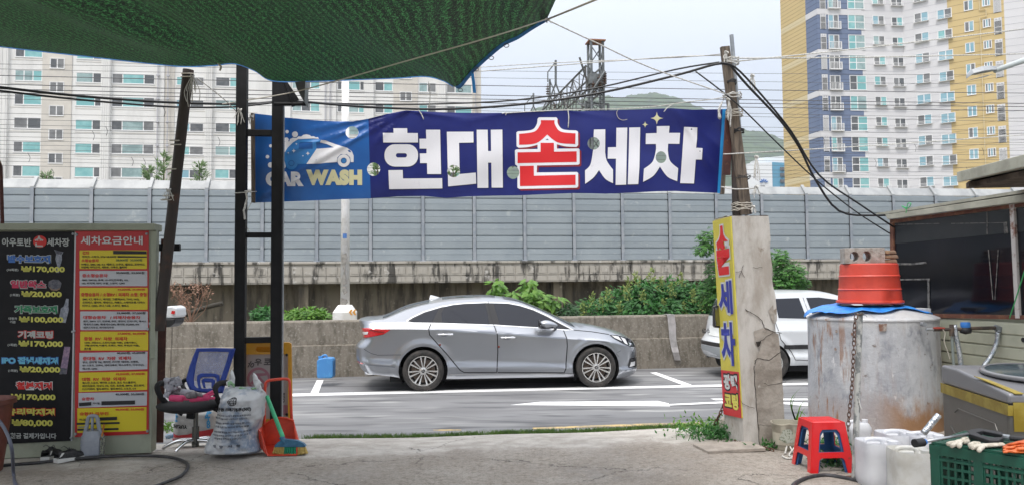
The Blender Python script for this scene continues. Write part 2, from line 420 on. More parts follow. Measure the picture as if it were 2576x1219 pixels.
# yard slab: level near the camera, dipping towards the street at its edge
def yard_edge(a): return 8.80 - .04*sin(a*1.3) - .03*sin(a*3.1+1) - .045*a
def yard_pt(u, v):
    a = lerp(-11, 12, u); e = yard_edge(a)
    b = lerp(-8, e, v**.6) if v < 1 else e
    d = e-b
    z = 0 if d > 1.7 else -.17*(1-d/1.7)**1.6
    z += .008*sin(a*2.1+b*1.3)*max(0, min(1, d/1.0)) if d < 5 else 0
    return S(a, b, z)
yd = MB(); yd.grid(120, 110, yard_pt)
k = len(yd.v)
rim = [S(lerp(-11, 12, i/120), yard_edge(lerp(-11, 12, i/120)), -.17) for i in range(121)]
yd.add(rim+[p+N*.05+Z*(-.08) for p in rim], [(i, i+1, 122+i, 121+i) for i in range(120)])
struct(yd.build('yard', MATS['yard'], smooth=True, weld=True))
# painted lines
def strip(name, pts, z=ZS+.004, m=None):
    q = MB(); q.add([Vector((p.x, p.y, z)) for p in pts], [tuple(range(len(pts)))]); return struct(q.build(name, m or M_white))
def Gs(x, y): return G(x, y, ZS+.004)
strip('bay_line', [Gs(560, 999.5), Gs(1300, 982), Gs(1819, 970.5), Gs(2400, 958.5), Gs(2400, 954), Gs(1819, 965.5), Gs(1300, 976.3), Gs(560, 992.5)])
strip('bay_line', [Gs(779, 992), Gs(799, 992), Gs(814, 955), Gs(797, 955)], z=ZS+.006)
strip('bay_line', [Gs(1635, 936), Gs(1651, 935), Gs(1741, 967), Gs(1722, 969)], z=ZS+.006)
strip('arrow_marking', [Gs(1283, 1017), Gs(1360, 1009), Gs(1655, 1007), Gs(1682, 1013), Gs(1686, 1020.5), Gs(1540, 1019)])
strip('arrow_marking', [Gs(1684, 1015.5), Gs(1838, 1008), Gs(1838, 1012.5), Gs(1686, 1019)], z=ZS+.008)
strip('arrow_marking', [Gs(1787, 1001), Gs(2200, 1001), Gs(2200, 1005), Gs(1800, 1005)])
strip('arrow_marking', [Gs(1950, 1009), Gs(2060, 1012), Gs(2035, 1020), Gs(1950, 1013)])
strip('edge_line', [Gs(1340, 1078), Gs(1640, 1069), Gs(1760, 1066), Gs(1760, 1061), Gs(1640, 1063), Gs(1340, 1074)], m=M_yellow)
strip('edge_line', [Gs(1090, 1082), Gs(1160, 1081), Gs(1160, 1078), Gs(1090, 1079)], m=M_yellow)
strip('edge_line', [Gs(1950, 1063), Gs(2010, 1062), Gs(2010, 1055), Gs(1950, 1056)], m=M_yellow)

# low roadside wall
WB = 15.05
lw = MB(); prof = [(0, ZS-.1), (0, .36), (.05, .375), (.05, .80), (.07, .83), (.33, .83), (.33, ZS-.1)]
for a0, a1 in zip(*(lambda L_: (L_[:-1], L_[1:]))([-40+i*4.0 for i in range(28)])):
    for (b0, z0), (b1, z1) in zip(prof, prof[1:]):
        lw.add([S(a0+.006, WB+b0, z0), S(a1-.006, WB+b0, z0), S(a1-.006, WB+b1, z1), S(a0+.006, WB+b1, z1)], [(0, 1, 2, 3)])
    for a_ in (a0+.006, a1-.006): lw.add([S(a_, WB+b, z) for b, z in prof], [tuple(range(len(prof)))])
o = lw.build('roadside_wall', M_wall); tag(o, 'long low stained concrete wall running behind the parked silver car', 'wall')
soil = MB(); soil.grid(60, 10, lambda u, v: S(lerp(-60, 80, u), lerp(WB+.33, 31, v), -.12+.08*sin(u*50+v*9))); struct(soil.build('verge', M_soil, smooth=True))

# retaining wall with patterned block beam, and the noise barrier on it
BB = 30.0
rt = thing('retaining_wall', 'dark stained retaining wall with patterned concrete block beam under the noise barrier', 'wall', loc=tuple(S(5, BB)))
RA0, RA1 = -22.0, 34.0
def loc_(p, o_): return p - Vector(o_.location)
q = MB(); o0 = Vector(rt.location)
q.frame(-o0, T, N, Z, RA0, RA1, BB+.9, BB+1.4, -.3, 1.5)
for a_ in (6.35, -3.5, 13.5, 21.0): q.frame(-o0, T, N, Z, a_, a_+.35, BB+.3, BB+.9, -.3, 1.5)
q.build('wall_face', M_wall2, rt)
q = MB(); q.frame(-o0, T, N, Z, RA0, RA1, BB+.02, BB+1.4, 1.5, 2.24); q.frame(-o0, T, N, Z, RA0, RA1, BB-.05, BB+1.4, 2.24, 2.33)
q.build('beam', M_beam, rt, bevel=.012)
bk = MB(); bk.frame(Vector(), T, N, Z, -.19, .19, -.035, 0, 0, .34); bk.frame(Vector(), T, N, Z, -.13, .13, -.05, -.035, .06, .28); bko = None
bk2 = MB(); bk2.frame(Vector(), T, N, Z, -.19, .19, -.03, 0, 0, .2); bk2o = None
nblk = int((RA1-RA0)/.425)
for i in range(nblk):
    a_ = RA0+.2+i*.425
    if i < 8 or i > nblk-8: continue
    for proto, z in (('bko', 1.80), ('bk2o', 1.56)):
        l = S(a_, BB+.02+rnd.uniform(-.004, .012), z)-o0
        if globals()[proto] is None:
            globals()[proto] = (bk if proto == 'bko' else bk2).build('block', M_beam, rt, loc=l)
        else: inst(globals()[proto], rt, l)

M_panel = mat('barrier_aluminium', (.275, .315, .345), (.305, .345, .372), scale=.8, rough=.42, metal=.25, rough2=.5, col3=(.40, .43, .44), scale3=2.4, lo3=.6, hi3=.72, obj=False)
M_panelt = mat('barrier_top_panel', (.36, .37, .37), (.27, .28, .285), scale=1.2, stretch=(1, 1, .3), rough=.5, obj=False)
M_post = mat('galvanised_post', (.26, .29, .33), (.34, .36, .39), scale=3, rough=.5, metal=.3, obj=False)
M_dark = mat('gap_dark', (.03, .034, .036), rough=.8)
nb = thing('noise_barrier', 'long grey slatted railway noise barrier with curved pale top rail', 'barrier', loc=tuple(S(5, BB)))
POST0, PIT, ZB, PH = -12.886, 2.01, 2.35, .49
def panel_mesh(h):
    q = MB(); w2 = PIT/2-.075; f = Vector()
    pr = [(0, .012), (-.046, .020), (-.05, h*.485), (-.040, h*.49), (-.040, h*.51), (-.05, h*.515), (-.046, h-.038), (0, h-.03)] if h > .3 else [(0, .012), (-.046, .020), (-.05, h-.038), (0, h-.03)]
    for (b0, z0), (b1, z1) in zip(pr, pr[1:]): q.add([T*-w2+N*b0+Z*z0, T*w2+N*b0+Z*z0, T*w2+N*b1+Z*z1, T*-w2+N*b1+Z*z1], [(0, 1, 2, 3)])
    q.frame(f, T, N, Z, -w2, w2, 0, .04, 0, h)
    return q
pf = panel_mesh(PH); ph = panel_mesh(.235); P1 = P2 = PP = PT = PA = None
tp = MB()
dh = [(0, 0), (.0, .03), (.10, .17), (.115, .165), (.26, .36), (.30, .37)]
for (b0, z0), (b1, z1) in zip(dh, dh[1:]): tp.add([T*-(PIT/2-.05)+N*b0+Z*z0, T*(PIT/2-.05)+N*b0+Z*z0, T*(PIT/2-.05)+N*b1+Z*z1, T*-(PIT/2-.05)+N*b1+Z*z1], [(0, 1, 2, 3)])
pm = MB(); pm.frame(Vector(), T, N, Z, -.062, .062, -.10, -.088, 0, 2.72); pm.frame(Vector(), T, N, Z, -.012, .012, -.088, .05, 0, 2.72); pm.frame(Vector(), T, N, Z, -.11, .11, -.13, .06, -.02, .02)
am = MB(); am.add([T*s_+N*b_+Z*z_ for b_, z_ in ((-.10, 2.72), (-.10, 2.76), (.24, 3.16), (.30, 3.10), (.0, 2.70)) for s_ in (-.06, .06)], [(0, 2, 3, 1), (2, 4, 5, 3), (4, 6, 7, 5), (6, 8, 9, 7), (8, 0, 1, 9), (0, 8, 6, 4, 2), (1, 3, 5, 7, 9)])
for i in range(-3, 22):
    a_ = POST0+i*PIT; base = S(a_, BB+.35, ZB)-o0
    if PP is None: PP = pm.build('post', M_post, nb, loc=base); PA = am.build('post_arm', M_panelt, nb, loc=base)
    else: inst(PP, nb, base); inst(PA, nb, base)
    mid = S(a_+PIT/2, BB+.35, ZB)-o0
    for r_ in range(5):
        l = mid+Z*(r_*PH)+N*rnd.uniform(-.004, .004)
        if P1 is None: P1 = pf.build('panel', M_panel, nb, loc=l)
        else: inst(P1, nb, l)
    l = mid+Z*(5*PH)
    if P2 is None: P2 = ph.build('panel', M_panel, nb, loc=l); PT = tp.build('top_rail', M_panelt, nb, loc=mid+Z*2.70)
    else: inst(P2, nb, l); inst(PT, nb, mid+Z*2.70)
q = MB(); q.frame(-o0, T, N, Z, POST0-3*PIT, POST0+22*PIT, BB+.40, BB+.44, ZB, ZB+2.7); q.build('backing', M_dark, nb)

# wooded hill
M_hill = mat('forest_canopy', (.030, .062, .024), (.052, .088, .032), scale=.05, lo=.35, hi=.6, rough=1, bump=0, obj=False, col3=(.018, .036, .018), scale3=.12, lo3=.5, hi3=.62)
sil = smooth_tab([(0, 420), (600, 370), (1100, 325), (1300, 296), (1345, 276), (1400, 260), (1450, 250), (1500, 246), (1560, 247), (1610, 240), (1650, 238), (1690, 247), (1740, 266), (1790, 292), (1830, 318), (1868, 330), (1905, 338), (1945, 350), (1975, 362), (2150, 410), (2600, 440), (3200, 470)], 8)
from mathutils import noise as mnoise
def hill(u, v):
    px = lerp(-400, 3300, u); Yc = 900.0
    top = W(px, interp(px, sil), Yc); h = top.z+1
    # v: foot (towards us) to the crest and a little beyond
    d = lerp(-330, 120, v); zz = h*(1-abs(d/340.0)**1.5) if d < 0 else h*(1-(d/260.0)**2)
    p = Vector((top.x*(1+d/1800), Yc+d, 0)); nn = mnoise.noise(Vector((p.x*.05, p.y*.05, 0)))*3.2+mnoise.noise(Vector((p.x*.14, p.y*.14, 3)))*2.2+mnoise.noise(Vector((p.x*.008, p.y*.008, 5)))*9*(1-v)
    p.z = zz-2+nn+mnoise.noise(Vector((p.x*.3, p.y*.3, 7)))*1.6
    return p
hb = MB(); hb.grid(700, 46, hill); struct(hb.build('hill', M_hill, smooth=True))
# ================================================================= APARTMENT BUILDINGS
M_bw = mat('white_render', (.74, .735, .72), (.62, .615, .60), scale=.35, stretch=(1, 1, .25), lo=.48, hi=.7, rough=.85, obj=False)
M_bc = mat('cream_render', (.62, .585, .53), (.55, .52, .475), scale=.4, rough=.85, obj=False)
M_by = mat('yellow_render', (.60, .46, .22), (.56, .43, .205), scale=.15, rough=.85, obj=False)
M_byl = mat('pale_yellow_render', (.64, .54, .33), rough=.85)
M_bb = mat('blue_render', (.135, .18, .29), (.15, .195, .305), scale=.15, rough=.8, obj=False)
M_bg = mat('grey_render', (.47, .47, .50), rough=.85)
M_bl = mat('light_render', (.66, .655, .67), (.61, .605, .62), scale=.1, rough=.85, obj=False)
M_groove = mat('groove', (.22, .20, .19), rough=.9)
M_grooveb = mat('groove_blue', (.06, .08, .13), rough=.9)
M_groovey = mat('groove_yellow', (.30, .21, .10), rough=.9)
M_pvc = mat('window_pvc', (.78, .78, .78), rough=.5)
M_teal = mat('teal_glass', (.17, .42, .43), (.24, .50, .50), scale=.5, lo=.45, hi=.6, rough=.08, spec=.8, obj=False)
M_teal2 = mat('pale_glass', (.30, .42, .42), (.20, .30, .30), scale=.6, lo=.45, hi=.6, rough=.1, spec=.8, obj=False)
M_blueg = mat('blue_glass', (.20, .38, .46), (.27, .45, .52), scale=.5, rough=.08, spec=.8, obj=False)
M_dkg = mat('dark_glass', (.075, .08, .085), (.12, .125, .13), scale=.8, lo=.45, hi=.6, rough=.1, spec=.7, obj=False)
M_scr = mat('screened_pane', (.20, .205, .21), (.13, .135, .14), scale=.7, rough=.6, obj=False)
PK = {'t': M_teal, 'l': M_teal2, 'b': M_blueg, 'd': M_dkg, 's': M_scr}
_wm = {}
def window(parent, org, D, w_, h, panes, rows=1, rail=False, depth=.10, name='window'):
    """org: lower-left corner on the facade (parent space), D: unit vector along the facade"""
    Nn = D.cross(Z)            # outward (towards the viewer side)
    key = (round(w_, 2), round(h, 2), panes, rows, rail, round(D.x, 3))
    ws = [float(p[1:] or 1) for p in panes.split()]; tot = sum(ws); ks = [p[0] for p in panes.split()]
    fr = .09
    if key not in _wm:
        q = MB(); f0 = Vector()
        q.frame(f0, D, Z, Nn, -.04, w_+.04, -.06, 0, -.02, .06); q.frame(f0, D, Z, Nn, -.04, w_+.04, h, h+.05, -.02, .05)
        q.frame(f0, D, Z, Nn, -.04, 0, 0, h, -.02, .05); q.frame(f0, D, Z, Nn, w_, w_+.04, 0, h, -.02, .05)
        x = 0; pn = []
        for k, wt in zip(ks, ws):
            x1 = x+w_*wt/tot
            for r_ in range(rows):
                z0, z1 = h*r_/rows, h*(r_+1)/rows
                q.frame(f0, D, Z, Nn, x, x+fr*.6, z0, z1, -.02, .025); q.frame(f0, D, Z, Nn, x1-fr*.6, x1, z0, z1, -.02, .025)
                q.frame(f0, D, Z, Nn, x+fr*.6, x1-fr*.6, z0, z0+fr*.6, -.02, .022); q.frame(f0, D, Z, Nn, x+fr*.6, x1-fr*.6, z1-fr*.6, z1, -.02, .022)
                g = MB(); g.frame(f0, D, Z, Nn, x+fr*.5, x1-fr*.5, z0+fr*.5, z1-fr*.5, -.03, .014); me = g.mesh('pane'); me.materials.append(PK[k]); pn.append(me)
            x = x1
        if rail:
            q.frame(f0, D, Z, Nn, -.1, w_+.1, -.05, 0, .06, .34); q.frame(f0, D, Z, Nn, -.1, w_+.1, .34, .38, .30, .34)
            q.frame(f0, D, Z, Nn, -.1, w_+.1, .17, .20, .30, .34)
            for t_ in (-.1, w_*.5, w_+.06): q.frame(f0, D, Z, Nn, t_, t_+.04, 0, .34, .30, .34)
        fm = q.mesh('window'); fm.materials.append(M_pvc); _wm[key] = (fm, pn)
    fm, pn = _wm[key]
    o = link(name, fm, parent, loc=org)
    for me in pn: link('pane', me, o)
    return o
# ---- the white apartment block across the railway
LB = 97.0
la = thing('apartment_building', 'long white apartment block with teal windows behind the noise barrier on the left', 'building', loc=tuple(S(-40, LB)))
lo = Vector(la.location)
c1 = crop(0, 0, 1.283); c2 = crop(1000, 0, 1.283)
def la_at(x): return ab(B(x, 320, LB))[0]
zr = B(c1(670, 660)[0], c1(0, 660)[1], LB).z           # a window sill level
FL = 2.8
def wx(c, x): return la_at(c(x, 600)[0])
z_base, z_top = -4.0, zr+FL*8
q = MB(); q.frame(-lo, T, N, Z, la_at(-900), la_at(1211), LB, LB+14, z_base, z_top); q.build('wall', M_bw, la)
# stepped bays and recesses: (x0, x1, depth towards us, material)
for c, x0, x1, d, m_ in ((c1, 210, 360, .12, M_bc), (c1, 515, 560, .5, M_bw), (c1, 795, 830, .25, M_bw), (c1, 830, 880, .10, M_bc), (c1, -40, 40, .4, M_bw), (c1, 1040, 1075, .45, M_bw), (c2, 345, 415, .3, M_bw), (c2, 560, 605, .45, M_bw), (c2, 705, 828, .12, M_bc), (c2, 930, 968, .45, M_bw), (c2, 1105, 1146, .2, M_bc), (c2, 150, 185, .3, M_bw)):
    a0, a1 = wx(c, x0), wx(c, x1); q = MB(); q.frame(-lo, T, N, Z, a0, a1, LB-d, LB-.001, z_base, z_top-.3)
    if d > .35:
        for k in range(4):
            aa = lerp(a0, a1, (k+.5)/4); q.frame(-lo, T, N, Z, aa-.05, aa+.05, LB-d-.06, LB-d, z_base, z_top-.4)
    q.build('bay', m_, la)
q = MB()
for k in range(-3, 9):
    z_ = zr-.35+k*FL
    for c, x0, x1 in ((c1, 380, 512), (c1, 562, 790), (c1, 45, 208), (c1, 882, 1036), (c1, 1078, 1300), (c2, 420, 558), (c2, 608, 704), (c2, 830, 928), (c2, 970, 1104), (c2, 190, 342)):
        q.frame(-lo, T, N, Z, wx(c, x0), wx(c, x1), LB-.03, LB, z_, z_+.05)
stuff(q.build('groove', M_bc, la))
q = MB()
for c, x in ((c1, 800), (c1, 851), (c2, 361), (c2, 385), (c2, 1118)):
    q.frame(-lo, T, N, Z, wx(c, x)-.05, wx(c, x)+.05, LB-.55, LB-.4, z_base, z_top-1)
    for k in range(-2, 9): q.frame(-lo, T, N, Z, wx(c, x)-.16, wx(c, x)+.16, LB-.6, LB-.3, zr+k*FL+.9, zr+k*FL+1.1)
q.build('drain_pipe', M_bg, la)
cols = [(c1, 70, 207, ['s1 d1', 'd1 t2', 'd1 t2', 's1 t2', 'l1 l1 t1'], 0, 1.25), (c1, 250, 321, ['s1 s1', 'd1 s1'], -1.25, 1.15), (c1, 381, 508, ['t2 d1', 't3 d1', 'l2 d1'], 0, 1.15),
        (c1, 563, 778, ['s1 t2 d1', 'd1 t2 d1', 'd1 l2 s1', 's1 l2 s1'], 0, 1.15), (c1, 890, 1028, ['t1 s1', 'b1 d1', 't1 s1'], 0, 1.0), (c1, 1088, 1230, ['d1 t1', 't1 d1', 'l1 t1'], 0, 1.1),
        (c2, 193, 331, ['t1 d1 t1', 't1 t1 l1', 'l1 d1 t1'], 0, 1.1), (c2, 422, 443, ['d1'], 0, 1.05), (c2, 474, 556, ['t2 d1', 'l2 t1', 't3 d1'], 0, 1.1), (c2, 612, 700, ['t1 d1', 'd1 t1'], 0, 1.1),
        (c2, 738, 797, ['s1 s1', 'd1 s1'], -1.2, 1.1), (c2, 834, 920, ['t1 s1', 'l1 s1'], 0, 1.15), (c2, 975, 1100, ['s1 l2', 'd1 t2'], 0, 1.1), (c1, -250, -60, ['t1 d1', 'l1 t1 d1'], 0, 1.2), (c1, -470, -310, ['t2 d1', 'd1 t1'], 0, 1.2)]
for ci, (c, x0, x1, kinds, dz, h) in enumerate(cols):
    a0, a1 = wx(c, x0), wx(c, x1)
    for k in range(-4, 5):
        kk = kinds[(k*7+ci*3+rnd.randrange(2)) % len(kinds)]
        dd = .13 if dz else .0
        window(la, S(a0, LB-dd, zr+k*FL+dz)-lo, T, a1-a0, h, kk)
# ---- the yellow, blue and white tower
tb = thing('apartment_tower', 'tall apartment tower painted yellow, navy and white beyond the barrier on the right', 'building', loc=tuple(W(2066, 600, 104).to_2d().to_3d()))
to = Vector(tb.location); to.z = 0; tb.location = to
def XY(px, Y): p = W(px, 600, Y); return Vector((p.x, p.y, 0))
P = [XY(1978, 112.8), XY(2066+6, 104), XY(2288, 105.1), XY(2404, 101.6), XY(2549, 97.5), XY(2850, 92)]
P0 = P[0]; mid01 = P[0].lerp(P[1], .70)
back = [P[5]+Vector((6, 22, 0)), P[0]+Vector((10, 18, 0))]
HT = 62.0; ZB2 = -4
def wallq(p, q_, m_, name='wall', z0=ZB2, z1=HT):
    b_ = MB(); D = (q_-p).normalized(); Nn = D.cross(Z)
    b_.add([p-to+Z*z0, q_-to+Z*z0, q_-to+Z*z1, p-to+Z*z1, p-to-Nn*.4+Z*z0, q_-to-Nn*.4+Z*z0, q_-to-Nn*.4+Z*z1, p-to-Nn*.4+Z*z1], [(0, 1, 2, 3), (5, 4, 7, 6), (3, 2, 6, 7)])
    return b_.build(name, m_, tb, norm=False)
wallq(P[0], mid01, M_by)
wallq(mid01, P[1], M_bb)
D12 = (P[2]-P[1]).normalized(); pB = XY(2183, 104.6)
pB = P[1]+D12*((pB-P[1]).dot(D12))
wallq(P[1], pB, M_bb); wallq(pB, P[2], M_bl); wallq(P[2], P[3], M_bl); wallq(P[3], P[4], M_by); wallq(P[4], P[5], M_bl)
wallq(P[5], back[0], M_bl); wallq(back[0], back[1], M_bl); wallq(back[1], P[0], M_by)
q = MB(); q.add([p-to+Z*HT for p in P+back], [tuple(range(8))]); q.build('roof', M_bg, tb)
# floor levels on the main face
c4 = crop(3000, 0, 1.2829)
def zat(px, py, p, q_):      # height on the vertical plane through p, q_
    d = _ray(px, py); n_ = (q_-p).cross(Z); t_ = (p-CAM).dot(n_)/d.dot(n_); return (CAM+d*t_)
def on(px, p, q_): v = zat(px, 300, p, q_); return (Vector((v.x, v.y, 0))-p).dot((q_-p).normalized())
zf = zat(*c4(480, 455), P[1], P[2]).z           # sill level of a 4-pane window
def groove(p, q_, zs, m_, off=.012, t=.045):
    b_ = MB(); D = (q_-p).normalized(); Nn = D.cross(Z); L_ = (q_-p).length
    for z_ in zs: b_.frame(p-to+Z*z_, D, Z, Nn, 0, L_, 0, t, 0, off)
    stuff(b_.build('groove', m_, tb))
rows = range(-7, 11)
def face_grooves(p, q_, m_, step): groove(p, q_, [zf+k*FL+d for k in rows for d in step], m_)
face_grooves(P[0], mid01, M_groovey, (0, .56, 1.12, 1.68, 2.24)); face_grooves(mid01, P[1], M_grooveb, (0, .7, 1.4, 2.1))
face_grooves(P[1], pB, M_grooveb, (0, .7, 1.4, 2.1)); face_grooves(pB, P[2], M_bg, (-.2, .75, 1.6)); face_grooves(P[2], P[3], M_bg, (-.2, .75, 1.6)); face_grooves(P[3], P[4], M_groovey, (-.1, .8, 1.9)); face_grooves(P[4], P[5], M_bg, (0, .9, 1.8))
def band(p, q_, z0, z1, m_, off=.05, name='band'):
    b_ = MB(); D = (q_-p).normalized(); Nn = D.cross(Z); b_.frame(p-to, D, Z, Nn, -.0, (q_-p).length+.03, z0, z1, 0, off); b_.build(name, m_, tb)
for k in rows:
    if k % 2 == 0: band(mid01, P[1], zf+k*FL-.88, zf+k*FL-.08, M_bl); band(P[1], pB, zf+k*FL-.88, zf+k*FL-.08, M_bl); band(P[0], mid01, zf+k*FL-.88, zf+k*FL-.08, M_byl, .012)
def wcol(p, q_, xs, kinds, dz, h, rail=False, nr=1, row_of=zf):
    D = (q_-p).normalized(); s0, s1 = on(xs[0], p, q_), on(xs[1], p, q_)
    for k in rows:
        window(tb, p-to+D*s0+Z*(row_of+k*FL+dz)+D.cross(Z)*.02, D, s1-s0, h, kinds[(k+rnd.randrange(9)) % len(kinds)], nr, rail)
x4 = lambda x: c4(x, 300)[0]
wcol(P[1], P[2], (x4(450), x4(532)), ['d1 t1.3', 't1 l1.3'], 0, 1.95, nr=2)
wcol(P[1], P[2], (x4(575), x4(632)), ['t1 s1', 'l1 s1', 's1 t1', 'b1 s1'], .95, 1.2, True, row_of=zf-.25)
wcol(P[1], P[2], (x4(671), x4(725)), ['s1 d1', 'd1 t1', 's1 d1 '], .80, 1.2, True, row_of=zf-.25)
z3 = zat(*c4(820, 420), P[2], P[3]).z
while z3 > zf+1.2: z3 -= FL
wcol(P[2], P[3], (x4(788), x4(858)), ['b1 s1', 'b1 b1', 's1 b1 '], 0, 1.25, True, row_of=z3)
z3b = zat(*c4(940, 408), P[2], P[3]).z
while z3b > zf+1.4: z3b -= FL
wcol(P[2], P[3], (x4(905), x4(977)), ['b1 s1', 't1 s1', 'b1 b1'], 0, 1.25, True, row_of=z3b)
z4 = zat(*c4(1066, 263), P[3], P[4]).z
while z4 > zf+1.4: z4 -= FL
wcol(P[3], P[4], (x4(1043), x4(1087)), ['b1 s1', 'b1 b1', 's1 b1'], 0, 1.25, row_of=z4)
z5 = zat(*c4(1155, 243), P[3], P[4]).z
while z5 > zf+1.4: z5 -= FL
wcol(P[3], P[4], (x4(1136), x4(1175)), ['s1 b1 s1', 'b1 s1 b1'], 0, 1.0, row_of=z5)
# louvred plant openings: frame, slats as parts
M_louv = mat('louvre', (.66, .66, .67), rough=.6)
lvm = MB(); lv_me = {}
def louvre(p, D, w_, h, dark):
    key = (round(w_, 2), round(D.x, 2), dark)
    if key not in lv_me:
        Nn = D.cross(Z); q = MB(); f0 = Vector(); q.frame(f0, D, Z, Nn, 0, w_, 0, h, 0, .02); q2 = MB()
        for s_ in range(14): q2.frame(f0, D, Z, Nn, .06, w_-.06, .08+s_*(h-.55)/14, .08+s_*(h-.55)/14+(.03 if dark and not 6 < s_ < 8 else .075), .02, .07)
        q2.frame(f0, D, Z, Nn, 0, .06, 0, h, .02, .08); q2.frame(f0, D, Z, Nn, w_-.06, w_, 0, h, .02, .08); q2.frame(f0, D, Z, Nn, .06, w_-.06, h-.45, h, .02, .05)
        a_ = q.mesh('louvre'); a_.materials.append(M_dark); b_ = q2.mesh('slats'); b_.materials.append(M_louv)
        c_ = MB(); c_.lathe([(.0, 0), (.1, 0), (.1, .03), (0, .03)], 10, Nn.to_track_quat('Z', 'Y').to_matrix().to_4x4())
        d_ = c_.mesh('vent_cap'); d_.materials.append(M_bg); lv_me[key] = (a_, b_, d_)
    a_, b_, d_ = lv_me[key]
    o = link('louvre', a_, tb, loc=p); link('slats', b_, o)['kind'] = 'stuff'; [link('vent_cap', d_, o, loc=D*x+Z*(h-.2)+D.cross(Z)*.05) for x in (w_*.3, w_*.7)]
D34 = (P[4]-P[3]).normalized(); z6 = zat(*c4(1213, 265), P[3], P[4]).z
while z6 > zf+1.4: z6 -= FL
sA = on(x4(1192), P[3], P[4]); sB = on(x4(1232), P[3], P[4])
lA = on(x4(308), P[1], P[2]); lB = on(x4(337), P[1], P[2]); bA = on(x4(350), P[1], P[2]); bBq = on(x4(400), P[1], P[2])
for k in rows:
    louvre(P[3]-to+D34*sA+Z*(z6+k*FL-.4), D34, sB-sA, 2.15, rnd.random() < .45)
    louvre(P[1]-to+D12*lA+Z*(zf+k*FL-.1), D12, lB-lA, 2.15, rnd.random() < .5)
# balcony doors with a railing
bal_me = None
for k in rows:
    p = P[1]-to+D12*bA+Z*(zf+k*FL-.05)+D12.cross(Z)*.02
    wo_ = window(tb, p, D12, bBq-bA, 1.95, ['t1 s1', 's1 d1', 'b1 s1'][(k*5+rnd.randrange(3)) % 3], name='balcony_door')
    if bal_me is None:
        q = MB(); Nn = D12.cross(Z); wd = bBq-bA+.25
        for z_ in (0, .92): q.frame(Vector(), D12, Z, Nn, -.1, wd, z_, z_+.06, .30, .36)
        for s_ in range(9): q.frame(Vector(), D12, Z, Nn, -.1+s_*(wd+.05)/8.4, -.1+s_*(wd+.05)/8.4+.045, .06, .92, .31, .35)
        q.frame(Vector(), D12, Z, Nn, -.1, -.04, 0, .98, .02, .31); q.frame(Vector(), D12, Z, Nn, wd-.04, wd+.02, 0, .98, .02, .31); q.frame(Vector(), D12, Z, Nn, -.1, wd, -.06, 0, .0, .36)
        bal_me = q.mesh('balcony_railing'); bal_me.materials.append(M_pvc)
    link('balcony_railing', bal_me, tb, loc=p)
# gas pipe
q = MB(); Nn = D34.cross(Z); s0 = on(x4(1122), P[3], P[4]); q.tube([P[3]-to+D34*s0+Nn*.12+Z*z_ for z_ in (ZB2, zf+8)]+[P[3]-to+D34*(s0+.7)+Nn*.12+Z*(zf+8), P[3]-to+D34*(s0+.7)+Nn*.12+Z*(zf+9), P[3]-to+D34*s0+Nn*.12+Z*(zf+9), P[3]-to+D34*s0+Nn*.12+Z*(HT-2)], .06, 6); q.build('drain_pipe', M_byl, tb)
# ---- far office building with the shell emblem
M_ofw = mat('office_white', (.72, .74, .76), rough=.6); M_ofb = mat('office_blue', (.10, .30, .45), rough=.5)
YF = 210.0
ob = thing('office_building', 'distant white building with a blue fan emblem and a blue side wall below the hill', 'building', loc=tuple(W(1925, 600, YF)*1.0))
ob.location.z = 0; oo = Vector(ob.location)
def qd(name, x0, x1, yt0, yt1, m_, dd=0, dep=8, yb=500):
    b_ = MB(); a_ = W(x0, yt0, YF+dd)-oo; c_ = W(x1, yt1, YF+dd)-oo; b_.add([Vector((a_.x, a_.y, -3)), Vector((c_.x, c_.y, -3)), c_, a_]+[v+Vector((0, dep, 0)) for v in (Vector((a_.x, a_.y, -3)), Vector((c_.x, c_.y, -3)), c_, a_)], [(0, 1, 2, 3), (4, 7, 6, 5), (3, 2, 6, 7), (1, 5, 6, 2), (0, 3, 7, 4)]); return b_.build(name, m_, ob)
qd('wall', 1880, 1942, 412, 408, M_ofw); qd('wall', 1942, 1984, 408, 410, M_ofb, dd=.5); qd('roof', 1908, 1990, 398, 391, M_ofw, dd=9)
q = MB()
for y_ in (421, 436, 452, 468): 
    a_ = W(1962, y_, YF+.3)-oo; c_ = W(1984, y_+8, YF+.3)-oo; q.frame(a_, Vector((1, 0, 0)), Z, Vector((0, -1, 0)), 0, c_.x-a_.x, c_.z-a_.z, 0, 0, .2)
q.build('window', M_dkg, ob)
M_emb = mat('emblem_blue', (.02, .13, .42), rough=.5)
cx, cz = W(1921, 462, YF).x-oo.x, W(1921, 462, YF).z
q = MB()
for k in range(5):
    an = radians(90+(k-2)*30); q.prism([(cx+r_*cos(an+dl), -.3, cz+r_*sin(an+dl)) for r_, dl in ((.35, 0), (1.0, .2), (1.35, 0), (1.0, -.2))], (0, .15, 0))
q.build('emblem', M_emb, ob)
q = MB(); V, Fs = text_fit('대우', h=.7, bold=.03); q.add([(cx-1+x, -.32, cz-1.1+y) for x, y in V], Fs); q.build('lettering', M_dkg, ob, norm=False)
